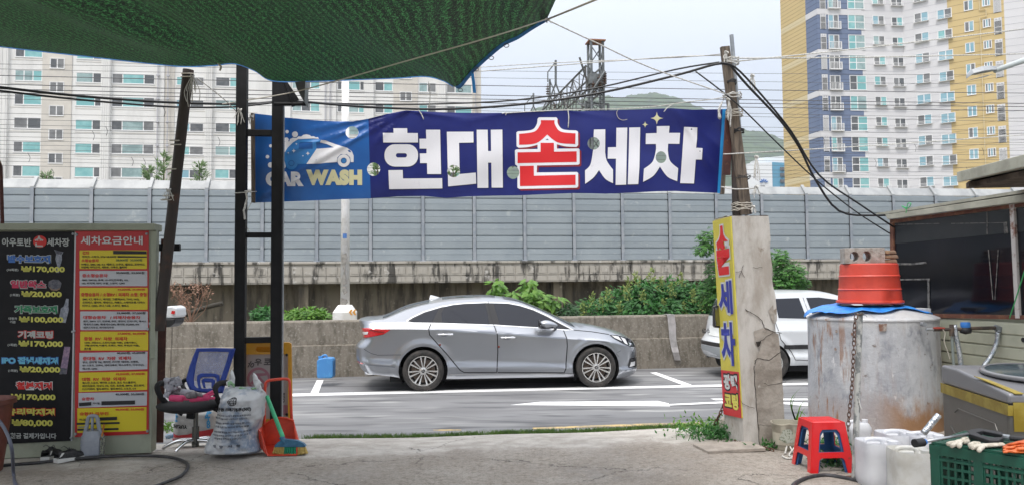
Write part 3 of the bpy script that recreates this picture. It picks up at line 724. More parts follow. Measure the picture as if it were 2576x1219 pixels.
# ================================================================= CARS
M_silver = mat('silver_paint', (.375, .39, .42), rough=.28, metal=.88, coat=.8, spec=.5)
M_whitecar = mat('white_paint', (.66, .68, .70), rough=.3, metal=.1, coat=.8)
M_glass = mat('tinted_glass', (.012, .014, .022), rough=.03, spec=.5)
M_black = mat('black_trim', (.018, .018, .020), rough=.35)
M_matt = mat('matt_black', (.010, .010, .011), rough=.9)
M_chrome = mat('chrome', (.80, .80, .80), rough=.10, metal=1)
M_rubber = mat('tyre_rubber', (.022, .021, .020), (.045, .040, .036), scale=9, rough=.85, bump=.3, bscale=60)
M_alloy = mat('alloy', (.72, .71, .69), rough=.25, metal=.85)
M_disc = mat('brake_disc', (.16, .13, .11), (.10, .07, .05), scale=12, rough=.5, metal=.6)
M_red = mat('tail_lens', (.55, .006, .010), rough=.08, coat=1, spec=.8)
M_redd = mat('tail_lens_dark', (.20, .004, .006), rough=.15, coat=1)
M_lens = mat('clear_lens', (.70, .70, .70), rough=.1, coat=1)
M_plate = mat('number_plate', (.72, .74, .72), rough=.5)
M_ink = mat('print_black', (.012, .012, .014), rough=.6)
M_rust = mat('rust_spot', (.16, .035, .025), rough=.9)
def tab(t): return smooth_tab(t, 5)
def car(name, label, group, cp, origin, axis, paint):
    """local x forward, y to the far side, z up; near side skin is y ~ 0"""
    HW = cp['hw']; zc, zb, zr, zt, zbo = (tab(cp[k]) for k in ('crease', 'belt', 'rail', 'top', 'bot'))
    xr, xf = tab(cp['xr']), tab(cp['xf']); SR, SF, pw = cp['SR'], cp['SF'], cp.get('p', 2.6); tum = cp['tum']; XR0, XF0 = cp['x0'], cp['x1']
    root = thing(name, label, 'car', group, loc=tuple(origin), rz=atan2(axis.y, axis.x))
    wheels = cp['wheels']; RT = cp['rt']
    def nom(x, z):
        d0 = interp(z, xr)-XR0; n_ = (x-d0*(1+XR0/.6))/(1-d0/.6)
        if n_ < XR0+.6: return n_
        d1 = interp(z, xf)-XF0; n_ = (x-d1*(1-XF0/.9))/(1+d1/.9)
        return n_ if n_ > XF0-.9 else x
    def plan(x, z):
        r_ = 1.0; xn = nom(x, z)
        for s, Sx in ((xn-XR0, SR), (XF0-xn, SF)):
            if s < Sx: r_ *= (1-(1-max(0, s)/Sx)**pw)**(1/pw)
        return r_
    def inw(x, z):
        c_, b_ = interp(x, zc), interp(x, zb); bo = interp(x, zbo)
        if z <= c_:
            t = (z-bo)/max(.01, c_-bo)
            if t < .24: d = lerp(.055, .004, max(0, t/.24)**.7) if t > .0 else .055
            elif t < .36: d = lerp(.004, .030, ((t-.24)/.12)**.8)
            else: d = .030*(1-((t-.36)/.64)**1.3)
            for wx_, wz_ in wheels:
                dd = sqrt((x-wx_)**2+(z-wz_)**2); k = max(0, 1-abs(dd-.43)/.11); d -= .020*k*k*(3-2*k) if z > .2 else 0
        elif z <= b_: d = lerp(0, .065, ((z-c_)/max(.01, b_-c_))**.9)
        else: d = .065+(z-b_)*tum
        return d
    def sy(x, z): return HW-(HW-inw(x, z))*plan(x, z)
    def skin(x, z, off=0.0):
        return Vector((x, sy(x, z)-off*1.3-(.0025 if off > 0 else 0), z))
    nU = 150
    def ux(u):       # denser towards the ends
        if u < .22: t = u/.22; return XR0+.62*(t**2.0)
        if u > .78: t = (1-u)/.22; return XF0-.9*(t**2.0)
        return lerp(XR0+.62, XF0-.9, (u-.22)/.56)
    def ends(xn, z):
        k0 = max(0, 1-(xn-XR0)/.6); k1 = max(0, 1-(XF0-xn)/.9)
        return xn+(interp(z, xr)-XR0)*k0+(interp(z, xf)-XF0)*k1
    def pnt(xn, v):
        b0, c_, b_, r_, t_ = interp(xn, zbo), interp(xn, zc), interp(xn, zb), interp(xn, zr), interp(xn, zt)
        r_ = max(r_, b_+.01); t_ = max(t_, r_+.005)
        if v < 24: z = lerp(b0, c_, v/24); q = 0
        elif v < 30: z = lerp(c_, b_, (v-24)/6); q = 0
        elif v < 38: z = lerp(b_, r_, (v-30)/8); q = 0
        else: z = r_; q = (v-38)/12
        x = ends(xn, z); s0 = max(0, xn-XR0); s1 = max(0, XF0-xn); pl = 1
        if s0 < SR: pl *= (1-(1-s0/SR)**pw)**(1/pw)
        if s1 < SF: pl *= (1-(1-s1/SF)**pw)**(1/pw)
        y = inw(x, z)
        if q: y = y+(HW-y)*q; z = r_+(t_-r_)*(1-(1-q)**2.3)
        return Vector((x, HW-(HW-y)*pl, z))
    # painted shell
    mb = MB()
    mb.grid(nU, 50, lambda u, v: pnt(ux(u), round(v*50)))
    k = len(mb.v); mb.add([(x, 2*HW-y, z) for x, y, z in mb.v], [f[::-1] for f in mb.f])
    bm = bmesh.new(); me = mb.mesh('body'); bm.from_mesh(me); bmesh.ops.remove_doubles(bm, verts=bm.verts, dist=2e-4)
    RA = cp['ra']
    for wx_, wz_ in wheels:
        for side in (lambda f: f.calc_center_median().y < .42, lambda f: f.calc_center_median().y > 2*HW-.42):
            disccut(bm, wx_, wz_, RA, 30, ax=(0, 2), flt=side)
    bmesh.ops.recalc_face_normals(bm, faces=bm.faces)
    bm.to_mesh(me); bm.free(); me.materials.append(paint); body = link('body', me, root, smooth=True); me.set_sharp_from_angle(angle=radians(32))
    # wheel arches: lip, liner
    for wx_, wz_ in wheels:
        for side in (0, 1):
            q = MB(); Y_ = (lambda y: y) if side == 0 else (lambda y: 2*HW-y)
            arc = [(wx_+RA*cos(a_), wz_+RA*sin(a_)) for a_ in [pi*(1.30-1.60*i/30) for i in range(31)]]
            arc = [(x, z) for x, z in arc if z > .10]
            q.add([(x, Y_(sy(x, max(z, .2))-.002), z) for x, z in arc]+[(x, Y_(.46), z) for x, z in arc], [(i, i+1, len(arc)+i+1, len(arc)+i) for i in range(len(arc)-1)])
            q.add([(x, Y_(.46), z) for x, z in arc], [tuple(range(len(arc)))])
            q.build('wheel_liner', M_matt, root)
    q = MB(); q.box((lerp(XR0, XF0, .5), HW, .27), (XF0-XR0-1.1, 2*HW-.34, .24)); q.build('underbody', M_matt, root)
    # wheels
    for wi, (wx_, wz_) in enumerate(wheels):
        for side in (0, 1):
            wl = bpy.data.objects.new('wheel', None); COL.objects.link(wl); wl.parent = root; wl.location = (wx_, .085 if side == 0 else 2*HW-.085, RT); wl.rotation_euler = (radians(90), 0, radians(180) if side else 0)
            wl.rotation_euler = (radians(90), rnd.uniform(0, 2), pi*side) if False else (radians(90), 0, pi*side)
            if (name, 'w') not in globals().setdefault('_wc', {}):
                RR = cp['rr']; t = MB(); hwd = .105
                t.lathe([(RR, -hwd+.01), (RR+.02, -hwd), (RT-.03, -hwd), (RT-.008, -hwd+.02), (RT, -hwd+.04), (RT, hwd-.04), (RT-.006, hwd-.022), (RT-.028, hwd-.004), (RT-.05, hwd), (RR+.012, hwd-.004), (RR, hwd-.012)], 56, cap=False)
                tm = t.mesh('tyre'); tm.materials.append(M_rubber)
                r_ = MB(); r_.lathe([(RR, -hwd+.012), (RR-.004, hwd-.014), (RR-.004, hwd-.006), (RR-.016, hwd-.006), (RR-.024, hwd-.022), (RR-.03, -.04)], 56, cap=False)
                ns_ = cp.get('spokes', 14)
                for s_ in range(ns_):
                    a_ = 2*pi*s_/ns_; o_ = (.055 if s_ % 2 else -.055); R_ = Matrix.Rotation(a_+o_, 4, 'Z')
                    w0, w1 = .009, .017
                    r_.add([(.055, -w0, hwd-.045), (.055, w0, hwd-.045), (RR-.02, w1, hwd-.012), (RR-.02, -w1, hwd-.012), (.055, -w0*.7, hwd-.02), (.055, w0*.7, hwd-.02), (RR*.6, 0.009, hwd-.020), (RR*.6, -.009, hwd-.020), (RR-.015, w1*.75, hwd-.006), (RR-.015, -w1*.75, hwd-.006), (.055, 0, hwd-.07), (RR-.02, 0, hwd-.06)],
                           [(4, 7, 6, 5), (7, 9, 8, 6), (0, 4, 5, 1), (1, 5, 6, 8, 2), (0, 3, 9, 7, 4), (2, 8, 9, 3), (0, 10, 11, 3), (1, 2, 11, 10)], R_)
                r_.lathe([(.0, hwd-.012), (.03, hwd-.012), (.034, hwd-.018), (.06, hwd-.022), (.068, hwd-.05), (.07, 0)], 28, cap=False)
                rm = r_.mesh('rim'); rm.materials.append(M_alloy)
                d_ = MB(); d_.lathe([(0, .0), (RR*.78, .0), (RR*.78, -.02)], 32, cap=False); dm = d_.mesh('brake_disc'); dm.materials.append(M_disc)
                b_ = MB(); b_.lathe([(0, -.03), (RR-.02, -.03)], 32, cap=False); bm_ = b_.mesh('wheel_back'); bm_.materials.append(M_matt)
                c_ = MB(); c_.lathe([(0, hwd-.007), (.026, hwd-.008), (.03, hwd-.012)], 20, cap=False); cm = c_.mesh('hub_cap'); cm.materials.append(M_ink)
                e_ = MB()
                for sg in (-1, 1): e_.tube([(sg*.008, -.012, hwd-.004), (sg*.006, 0, hwd-.004), (sg*.004, .012, hwd-.004)], .002, 5)
                e_.tube([(-.007, -.003, hwd-.004), (.007, .003, hwd-.004)], .002, 5); e_.tube([(.016*cos(a_*.4), .011*sin(a_*.4), hwd-.005) for a_ in range(16)], .0015, 5, closed=True)
                em = e_.mesh('emblem'); em.materials.append(M_alloy)
                for q_ in (tm, rm): q_.polygons.foreach_set('use_smooth', [True]*len(q_.polygons)); q_.set_sharp_from_angle(angle=radians(35))
                _wc[(name, 'w')] = (tm, rm, dm, bm_, cm, em)
            for me_ in _wc[(name, 'w')]: link(me_.name.split('.')[0], me_, wl)
            if side == 1: wl.rotation_euler = (radians(-90), 0, 0)
    def panel(nm, poly, m_, off=.003, g=.06, par=None, both=False, zmax=None):
        o_ = poly_part(nm, [poly], lambda x, z: skin(x, z, off), m_, par or root, g, g)
        if both:
            poly_part(nm, [poly], lambda x, z: Vector((x, 2*HW-sy(x, z)+off, z)), m_, par or root, g, g)
        return o_
    def line(nm, pts, w_, m_, off=.003, closed=False, par=None):
        q = MB(); n = len(pts); L_ = []; dense = []
        for i in range(n-1+(1 if closed else 0)):
            a_, b_ = Vector(pts[i]), Vector(pts[(i+1) % n]); kk = max(1, int((b_-a_).length/.05))
            for j in range(kk): dense.append(a_.lerp(b_, j/kk))
        if not closed: dense.append(Vector(pts[-1]))
        m2 = len(dense); vs = []
        for i, p in enumerate(dense):
            d_ = (dense[(i+1) % m2]-dense[i-1]) if closed or 0 < i < m2-1 else (dense[min(i+1, m2-1)]-dense[max(i-1, 0)])
            d_.normalize(); nn = Vector((-d_.y, d_.x))*w_/2
            for s_ in (-1, 1): vs.append(skin(p.x+nn.x*s_, p.y+nn.y*s_, off))
        rg = range(m2 if closed else m2-1)
        q.add(vs, [(2*i, 2*i+1, 2*((i+1) % m2)+1, 2*((i+1) % m2)) for i in rg]); return q.build(nm, m_, par or root, norm=False)
    def upper(nm, x0, x1, q0, m_, off=.004, n=16):     # windscreen and rear glass on the roof surface
        q = MB()
        def f(u, v):
            xn = lerp(x0, x1, u); r_, t_ = interp(xn, zr), interp(xn, zt); z0 = max(r_, interp(xn, zb)+.01); t_ = max(t_, z0+.005)
            qq = lerp(q0, 1, v); y = inw(xn, z0); y = y+(HW-y)*qq
            return Vector((xn, y, z0+(t_-z0)*(1-(1-qq)**2.3)+off))
        q.grid(n, 12, f); k_ = [(x, 2*HW-y, z) for x, y, z in q.v]; fs = [f_[::-1] for f_ in q.f]; q.add(k_, fs)
        return q.build(nm, m_, root, smooth=True, weld=True)
    return root, panel, line, upper, skin, sy

SP = dict(hw=.93, x0=-1.09, x1=3.70, SR=.34, SF=.95, p=3.0, tum=.40, ra=.398, rt=.335, rr=.248, wheels=[(.005, .332), (2.862, .328)],
    crease=[(-1.2, 1.02), (-.5, 1.02), (.1, 1.005), (.455, .989), (1.19, .931), (1.7, .884), (2.34, .818), (2.75, .79), (3.1, .755), (3.7, .60)],
    belt=[(-1.2, 1.105), (-.6, 1.12), (-.25, 1.118), (.3, 1.095), (1.18, 1.055), (1.9, 1.003), (2.4, .957), (2.75, .925), (3.1, .873), (3.3, .83), (3.5, .765), (3.7, .66)],
    rail=[(-1.2, 1.13), (-.75, 1.165), (-.6, 1.182), (-.27, 1.313), (-.01, 1.385), (.21, 1.427), (.46, 1.459), (.78, 1.479), (1.1, 1.482), (1.35, 1.468), (1.6, 1.42), (1.85, 1.325), (2.1, 1.21), (2.35, 1.07), (2.5, .99), (2.62, .95), (2.8, .93), (3.1, .885), (3.4, .81), (3.7, .67)],
    top=[(-1.2, 1.15), (-1.08, 1.165), (-.98, 1.185), (-.69, 1.213), (-.35, 1.356), (-.12, 1.419), (.13, 1.471), (.31, 1.506), (.64, 1.532), (1.06, 1.538), (1.45, 1.50), (1.72, 1.432), (2.0, 1.311), (2.34, 1.155), (2.55, 1.052), (2.71, 1.034), (2.95, .998), (3.2, .944), (3.46, .873), (3.63, .779), (3.7, .70)],
    bot=[(-1.2, .40), (-1.07, .385), (-.92, .302), (-.41, .238), (-.36, .20), (.3, .19), (2.5, .18), (3.3, .135), (3.6, .17), (3.72, .21)],
    xr=[(.3, -1.03), (.4, -1.075), (.5, -1.124), (.66, -1.135), (.72, -1.14), (.80, -1.07), (.857, -1.02), (.95, -1.035), (1.06, -1.06), (1.17, -1.09), (1.6, -1.09)],
    xf=[(.13, 3.64), (.2, 3.69), (.25, 3.715), (.54, 3.715), (.62, 3.70), (.70, 3.68), (.78, 3.66), (1.5, 3.65)])
_rw, _fw = G(1064, 984, ZS), G(1500, 974, ZS); _ax = (_fw-_rw).normalized()
sedan, pan, lin_, upr, skin_, sy_ = car('parked_car', 'silver four door sedan parked along the white bay line in front of the low wall', None, SP, _rw, _ax, M_silver)
# side glass and trims
dlo = [(-.275, 1.148), (-.171, 1.212), (.018, 1.297), (.303, 1.378), (.621, 1.422), (1.036, 1.438), (1.416, 1.424), (1.62, 1.383), (1.85, 1.308), (2.08, 1.198), (2.30, 1.075), (2.505, .955), (2.358, .950), (1.922, .993), (1.403, 1.028), (1.18, 1.046), (.301, 1.086), (-.169, 1.100), (-.246, 1.118)]
def shrink(poly, d):
    n = len(poly); out = []; sa = sum(poly[i-1][0]*poly[i][1]-poly[i][0]*poly[i-1][1] for i in range(n)); d = -d if sa > 0 else d
    for i in range(n):
        a_, b_, c_ = Vector(poly[i-1]), Vector(poly[i]), Vector(poly[(i+1) % n]); e0 = (b_-a_).normalized(); e1 = (c_-b_).normalized()
        n0 = Vector((e0.y, -e0.x)); n1 = Vector((e1.y, -e1.x)); m_ = (n0+n1); m_ = m_.normalized() if m_.length > .1 else n0
        k = d/max(.45, m_.dot(n0)); out.append(tuple(b_+m_*k))
    return out
pan('window_trim', dlo, M_chrome, .002)
pan('window_surround', shrink(dlo, .020), M_black, .0035)
pan('quarter_window', [(-.205, 1.140), (-.10, 1.200), (.08, 1.283), (.262, 1.335), (.155, 1.118), (-.139, 1.122)], M_glass, .005)
pan('rear_side_window', [(.355, 1.362), (.305, 1.266), (.312, 1.112), (1.086, 1.070), (1.070, 1.24), (1.030, 1.416), (.698, 1.410), (.492, 1.392)], M_glass, .005)
pan('front_side_window', [(1.172, 1.412), (1.218, 1.24), (1.262, 1.060), (1.929, 1.010), (2.30, .975), (2.205, 1.065), (2.03, 1.18), (1.82, 1.285), (1.58, 1.365), (1.369, 1.403)], M_glass, .005)
rd = [(.136, 1.098), (.097, 1.01), (.112, .916), (.236, .774), (.376, .617), (.515, .443), (.608, .333), (.67, .297), (1.204, .286), (1.222, .617), (1.216, .899), (1.17, 1.046)]
fd = [(1.219, .286), (2.324, .259), (2.349, .329), (2.378, .691), (2.371, .818), (2.325, .955)]
lin_('door_gap', rd, .020, M_ink, .0015); lin_('door_gap', fd, .020, M_ink, .0015)
lin_('door_gap', [(1.17, 1.046), (1.105, 1.25), (1.085, 1.44)], .010, M_ink, .0045)
lin_('fuel_flap_gap', [(-.95, .70), (-.83, .63), (-.72, .60), (-.35, .60)], .006, M_ink, .0015)
lin_('bumper_gap', [(3.30, .60), (3.20, .56), (3.262, .50)], .005, M_ink, .0015)
lin_('sill_trim', [(.42, .268), (1.2, .258), (2.49, .235)], .012, M_chrome, .004)
lin_('belt_gap', [(2.50, .955), (2.8, .925), (3.1, .873)], .010, M_ink, .001)
rdp = shrink(rd, .007); pan('door', [p for p in rdp], M_silver, .0022, .045); pan('door', shrink(fd[:]+[(1.19, 1.03), (1.228, .899), (1.234, .617)], .007), M_silver, .0022, .045)
for x0, x1, z0 in ((.221, .51, .918), (1.256, 1.533, .850)):
    xm = (x0+x1)/2; cup = pan('handle_recess', ell(xm-.02, z0, .075, .035, 16), mat('recess_shade', (.20, .21, .24), rough=.4, metal=.5), .0032, .03)  # flat darker ellipse on the door, the cup's shade put into its colour
    q = MB(); q.tube([skin_(x0+.01, z0, -.005), skin_(x0+.03, z0+.002, .03), skin_(xm, z0+.004, .036), skin_(x1-.03, z0-.002, .03), skin_(x1-.005, z0-.003, -.005)], [.010, .014, .013, .014, .010], 8); q.build('door_handle', M_chrome, sedan, smooth=True)
for x, z in ((.278, .75), (1.242, .703)): q = MB(); q.lathe([(0, .012), (.016, .010), (.022, 0)], 8, Matrix.Translation(skin_(x, z, .0)) @ Matrix.Rotation(radians(90), 4, 'X')); q.build('rust_mark', M_rust, sedan)
tl = pan('tail_light', [(-1.045, 1.018), (-.97, 1.035), (-.901, 1.042), (-.75, 1.030), (-.521, 1.010), (-.56, .978), (-.638, .935), (-.80, .905), (-.978, .866), (-1.018, .94)], M_red, .006, .03)
pan('lamp_inset', [(-1.000, .970), (-.878, .979), (-.893, .937), (-.971, .923)], M_lens, .009, .03, par=tl)
lin_('lamp_shade_line', [(-.90, 1.02), (-.78, .99), (-.62, .965)], .02, M_redd, .008, par=tl)
lin_('lamp_rim', [(-.978, .866), (-.80, .905), (-.638, .935), (-.521, 1.010)], .008, M_ink, .004, par=tl)
hl = pan('headlight', [(3.113, .867), (3.249, .855), (3.40, .815), (3.512, .768), (3.60, .71), (3.625, .640), (3.494, .647), (3.346, .719), (3.183, .81)], M_glass, .006, .03)
pan('lamp_inset', [(3.14, .858), (3.27, .835), (3.33, .755), (3.20, .812)], M_lens, .009, .03, par=hl); pan('lamp_inset', [(3.31, .825), (3.40, .79), (3.44, .690), (3.385, .715), (3.35, .76)], M_lens, .009, .03, par=hl); pan('lamp_inset', [(3.46, .73), (3.53, .70), (3.52, .665), (3.46, .668)], M_chrome, .009, .03, par=hl)
fg = pan('fog_lamp', [(3.47, .437), (3.66, .442), (3.655, .30), (3.451, .301), (3.44, .34)], M_black, .004, .03)
pan('lamp_inset', [(3.50, .392), (3.60, .392), (3.585, .325), (3.468, .318)], M_lens, .009, .03, par=fg); lin_('trim_strip', [(3.47, .447), (3.66, .452)], .014, M_chrome, .008, par=fg)
lin_('front_lip', [(3.40, .255), (3.68, .268)], .03, M_silver, .012)
pan('rear_reflector', [(-1.085, .500), (-.955, .471), (-.993, .449), (-1.075, .470)], M_red, .006, .03)
lin_('bumper_crease', [(-1.06, .465), (-.93, .455), (-.45, .405)], .014, mat('silver_shade', (.20, .215, .24), rough=.35, metal=.6), .002)  # crease drawn as a flat strip, its shade put into a darker silver
q = MB(); q.tube([(-.80, .28, .275), (-.95, .30, .285)], .034, 14); q.build('exhaust_tip', M_chrome, sedan, smooth=True)
upr('rear_window', -.66, .10, .16, M_glass); upr('windscreen', 2.54, 1.36, .12, M_glass); upr('sunroof', .32, 1.22, .28, M_glass, .004)
q = MB(); q.add([(.10, .93, 1.47), (.285, .925, 1.505), (.285, .935, 1.505), (.12, .93, 1.545), (.16, .925, 1.54), (.16, .935, 1.54), (.10, .90, 1.468), (.10, .96, 1.468)], [(0, 6, 3), (0, 3, 7), (6, 1, 4, 3), (7, 3, 5, 2), (1, 2, 5, 3, 4)]); q.build('roof_antenna', M_whitecar, sedan)
# door mirror
mi = MB()
def mirr(u, v):
    a_ = 2*pi*u; t = v; r_ = sin(pi*min(1, .02+t*.96))**.55
    return Vector((2.06+(-.16+.30*t)*1.0, -.13+.075*cos(a_)*r_*(1.2-.3*t)+.03*t, 1.075-.02*t*1.5+.078*sin(a_)*r_*(1.05-.35*t)))
mi.grid(24, 14, mirr, True); mo = mi.build('door_mirror', M_silver, sedan, smooth=True, weld=True)
q = MB(); q.tube([(2.14, -.09, 1.02), (2.20, .06, .985)], .022, 8); q.tube([(1.90, -.13, 1.075), (1.885, -.13, 1.075)], [.066, .07], 16); q.box((2.02, -.12, 1.008), (.22, .11, .02)); q.build('mirror_base', M_black, mo, smooth=False)

# white hatchback beyond the concrete pillar
HP = dict(hw=.85, x0=-.66, x1=3.35, SR=.38, SF=.85, p=2.8, tum=.30, ra=.345, rt=.305, rr=.19, spokes=10, wheels=[(0, .31), (2.6, .31)],
    crease=[(-.8, .86), (0, .86), (1.2, .84), (2.4, .80), (3.4, .66)], belt=[(-.8, 1.06), (0, 1.05), (1.2, 1.03), (2.2, .99), (2.8, .94), (3.4, .74)],
    rail=[(-.8, 1.10), (-.62, 1.16), (-.50, 1.40), (-.2, 1.475), (.3, 1.50), (1.0, 1.50), (1.4, 1.46), (1.9, 1.27), (2.4, 1.05), (2.6, 1.0), (3.4, .77)],
    top=[(-.8, 1.12), (-.64, 1.20), (-.52, 1.46), (-.2, 1.545), (.3, 1.575), (1.0, 1.57), (1.4, 1.52), (1.9, 1.33), (2.4, 1.10), (2.8, 1.03), (3.4, .82)],
    bot=[(-.8, .40), (-.6, .33), (-.35, .27), (2.6, .24), (3.4, .24)],
    xr=[(.25, -.62), (.34, -.70), (.42, -.76), (.62, -.78), (.70, -.72), (.8, -.66), (1.06, -.62), (1.5, -.44), (1.6, -.40)], xf=[(.2, 3.3), (.5, 3.4), (.7, 3.38), (.9, 3.3), (1.5, 3.2)])
a_h = ab(B(1942, 850, 12.72))[0]
hatch, hpan, hlin, hupr, hskin, hsy = car('parked_hatchback', 'white hatchback parked half hidden behind the cracked concrete pillar and tank', None, HP, S(a_h, 12.72, ZS), T, M_whitecar)
hd = [(-.38, 1.12), (-.30, 1.36), (-.1, 1.435), (.3, 1.46), (1.0, 1.465), (1.4, 1.42), (1.85, 1.26), (2.2, 1.08), (2.2, 1.02), (1.0, 1.05), (-.3, 1.07)]
hpan('window_trim', hd, M_whitecar, .002)
hpan('quarter_window', [(-.32, 1.12), (-.24, 1.33), (-.12, 1.40), (.08, 1.42), (.10, 1.09), (-.28, 1.10)], M_glass, .005)
hpan('rear_side_window', [(.17, 1.09), (.15, 1.425), (.62, 1.435), (.70, 1.07)], M_glass, .005); hpan('front_side_window', [(.84, 1.065), (.76, 1.435), (1.0, 1.44), (1.38, 1.39), (1.8, 1.24), (2.1, 1.08), (2.1, 1.04)], M_glass, .005)
hlin('door_gap', [(.12, 1.44), (.10, 1.0), (.16, .72), (.36, .50), (.42, .36), (.86, .33), (.86, .9), (.78, 1.05), (.70, 1.44)], .012, M_ink, .002); hlin('door_gap', [(.86, .33), (1.95, .32), (2.02, .7), (1.95, 1.02)], .012, M_ink, .002)
hlin('side_strip', [(.22, .585), (.80, .58)], .075, M_black, .012); hlin('side_strip', [(.90, .58), (1.90, .57)], .075, M_black, .012)
hlin('bumper_strip', [(-.70, .60), (-.5, .60), (-.36, .60)], .07, M_black, .010)
hpan('tail_light', [(-.60, .82), (-.56, 1.05), (-.44, 1.03), (-.46, .82)], M_red, .006, .03)
hupr('windscreen', 2.45, 1.45, .12, M_glass)
# tailgate face details: window, plate, bumper
def rear_pt(y, z, off=.0):
    # find the skin x at this y and z by walking in from the rear
    lo_, hi_ = -.80, .2
    for _ in range(30):
        m_ = (lo_+hi_)/2
        if hsy(m_, z) > y: lo_ = m_
        else: hi_ = m_
    return Vector((lo_-off, y, z))
def rear_panel(nm, loops, m_, off, par=None):
    V, Fs = fill2d(loops); bm = bm2d(V, Fs); gridcut(bm, .12, .12); return drape(nm, bm, lambda y, z: rear_pt(y if y < .85 else 1.7-y, z, off) if y < .85 else Vector((rear_pt(1.7-y, z, off).x, y, z)), m_, hatch if par is None else par)
rear_panel('rear_window', [[(.24, 1.10), (1.46, 1.10), (1.34, 1.40), (.36, 1.40)]], M_glass, .006)
rear_panel('bumper_strip', [rect(.10, .57, 1.60, .64)], M_black, .01)
rear_panel('bumper_lower', [rect(.14, .38, 1.56, .55)], mat('bumper_grey', (.33, .35, .36), rough=.5), .004)  # greyish lower part of the bumper
pl = rear_panel('number_plate', [rect(.62, .74, 1.14, .92)], M_plate, .012)
V, Fs = text_fit('60수', w=.36, h=.11, bold=.02); q = MB(); q.add([(rear_pt(.85, .83).x-.03, .68+.40-x, .775+y) for x, y in V], Fs); q.build('lettering', M_ink, pl, norm=False)
rear_panel('tail_light', [rect(1.48, .82, 1.60, 1.06)], M_red, .01)
# ================================================================= SHADE NET, POSTS, GATE, BANNER, CABLES
M_net = bpy.data.materials.new('shade_net_weave'); M_net.use_nodes = True
def _net():
    t = M_net.node_tree; ns = t.nodes; L = t.links; p = ns['Principled BSDF']; out = ns['Material Output']
    uv = ns.new('ShaderNodeUVMap')
    dn = ns.new('ShaderNodeTexNoise'); dn.inputs['Scale'].default_value = 1.1; dn.inputs['Detail'].default_value = 2; L.new(uv.outputs[0], dn.inputs['Vector'])
    dm = ns.new('ShaderNodeVectorMath'); dm.operation = 'MULTIPLY_ADD'; L.new(dn.outputs['Color'], dm.inputs[0]); dm.inputs[1].default_value = (.22, .05, 0); L.new(uv.outputs[0], dm.inputs[2])
    def nz(sx, sy, det, rot=0, sc=1):
        mp = ns.new('ShaderNodeMapping'); mp.inputs['Scale'].default_value = (sx, sy, 1); mp.inputs['Rotation'].default_value = (0, 0, rot); L.new(dm.outputs[0], mp.inputs[0])
        n = ns.new('ShaderNodeTexNoise'); n.inputs['Scale'].default_value = sc; n.inputs['Detail'].default_value = det; n.inputs['Roughness'].default_value = .7; L.new(mp.outputs[0], n.inputs['Vector']); return n.outputs[0]
    def mr(v, a, b, c=0, d=1):
        r = ns.new('ShaderNodeMapRange'); r.interpolation_type = 'SMOOTHSTEP'; L.new(v, r.inputs[0]); r.inputs[1].default_value = a; r.inputs[2].default_value = b; r.inputs[3].default_value = c; r.inputs[4].default_value = d; return r.outputs[0]
    wv = ns.new('ShaderNodeTexWave'); wv.bands_direction = 'X'; wv.inputs['Scale'].default_value = 5.2; wv.inputs['Distortion'].default_value = 2.5; wv.inputs['Detail'].default_value = 2; wv.inputs['Detail Scale'].default_value = 3; L.new(dm.outputs[0], wv.inputs['Vector'])
    fine = nz(125, 52, 3, .6); fine2 = nz(62, 30, 2, -.5)
    a = ns.new('ShaderNodeMath'); a.operation = 'MULTIPLY_ADD'; L.new(wv.outputs[1], a.inputs[0]); a.inputs[1].default_value = .085; L.new(fine, a.inputs[2])
    b = ns.new('ShaderNodeMath'); b.operation = 'MULTIPLY_ADD'; L.new(fine2, b.inputs[0]); b.inputs[1].default_value = .4; L.new(a.outputs[0], b.inputs[2])
    f = mr(b.outputs[0], .70, .92)
    mx = ns.new('ShaderNodeMix'); mx.data_type = 'RGBA'; L.new(f, mx.inputs[0]); mx.inputs[6].default_value = (.002, .008, .004, 1); mx.inputs[7].default_value = (.042, .19, .055, 1)
    L.new(mx.outputs[2], p.inputs['Base Color']); p.inputs['Roughness'].default_value = .6
    tr = ns.new('ShaderNodeBsdfTranslucent'); L.new(mx.outputs[2], tr.inputs[0])
    m1 = ns.new('ShaderNodeMixShader'); m1.inputs[0].default_value = .25; L.new(p.outputs[0], m1.inputs[1]); L.new(tr.outputs[0], m1.inputs[2])
    tp_ = ns.new('ShaderNodeBsdfTransparent'); m2 = ns.new('ShaderNodeMixShader'); L.new(mr(b.outputs[0], .94, 1.04, .005, .22), m2.inputs[0]); L.new(m1.outputs[0], m2.inputs[1]); L.new(tp_.outputs[0], m2.inputs[2]); L.new(m2.outputs[0], out.inputs[0])
    bp = ns.new('ShaderNodeBump'); bp.inputs['Strength'].default_value = .5; bp.inputs['Distance'].default_value = .01; L.new(b.outputs[0], bp.inputs['Height']); L.new(bp.outputs[0], p.inputs['Normal'])
_net()
M_bluetape = mat('blue_binding', (.035, .14, .38), (.05, .22, .55), scale=9, rough=.6)
M_rope = mat('white_rope', (.62, .61, .58), (.42, .41, .38), scale=40, rough=.9)
M_rope2 = mat('beige_rope', (.45, .42, .36), rough=.9)
M_cable = mat('black_cable', (.012, .012, .013), rough=.45)
M_wire = mat('thin_wire', (.10, .10, .105), rough=.5, metal=.5)
M_bsteel = mat('black_painted_steel', (.005, .005, .006), (.009, .009, .010), scale=6, rough=.6, spec=.25, obj=False)
M_woodg = mat('weathered_wood', (.16, .125, .095), (.075, .058, .045), scale=5, stretch=(9, 9, .7), rough=.9, bump=.5, bscale=20)
M_darkpipe = mat('dark_rusty_pipe', (.035, .026, .022), (.075, .035, .022), scale=5, lo=.5, hi=.7, rough=.7, bump=.3)
M_redrust = mat('red_oxide_steel', (.085, .028, .022), (.05, .018, .016), scale=4, rough=.75, bump=.3, col3=(.14, .055, .03), scale3=12, lo3=.6, hi3=.72)
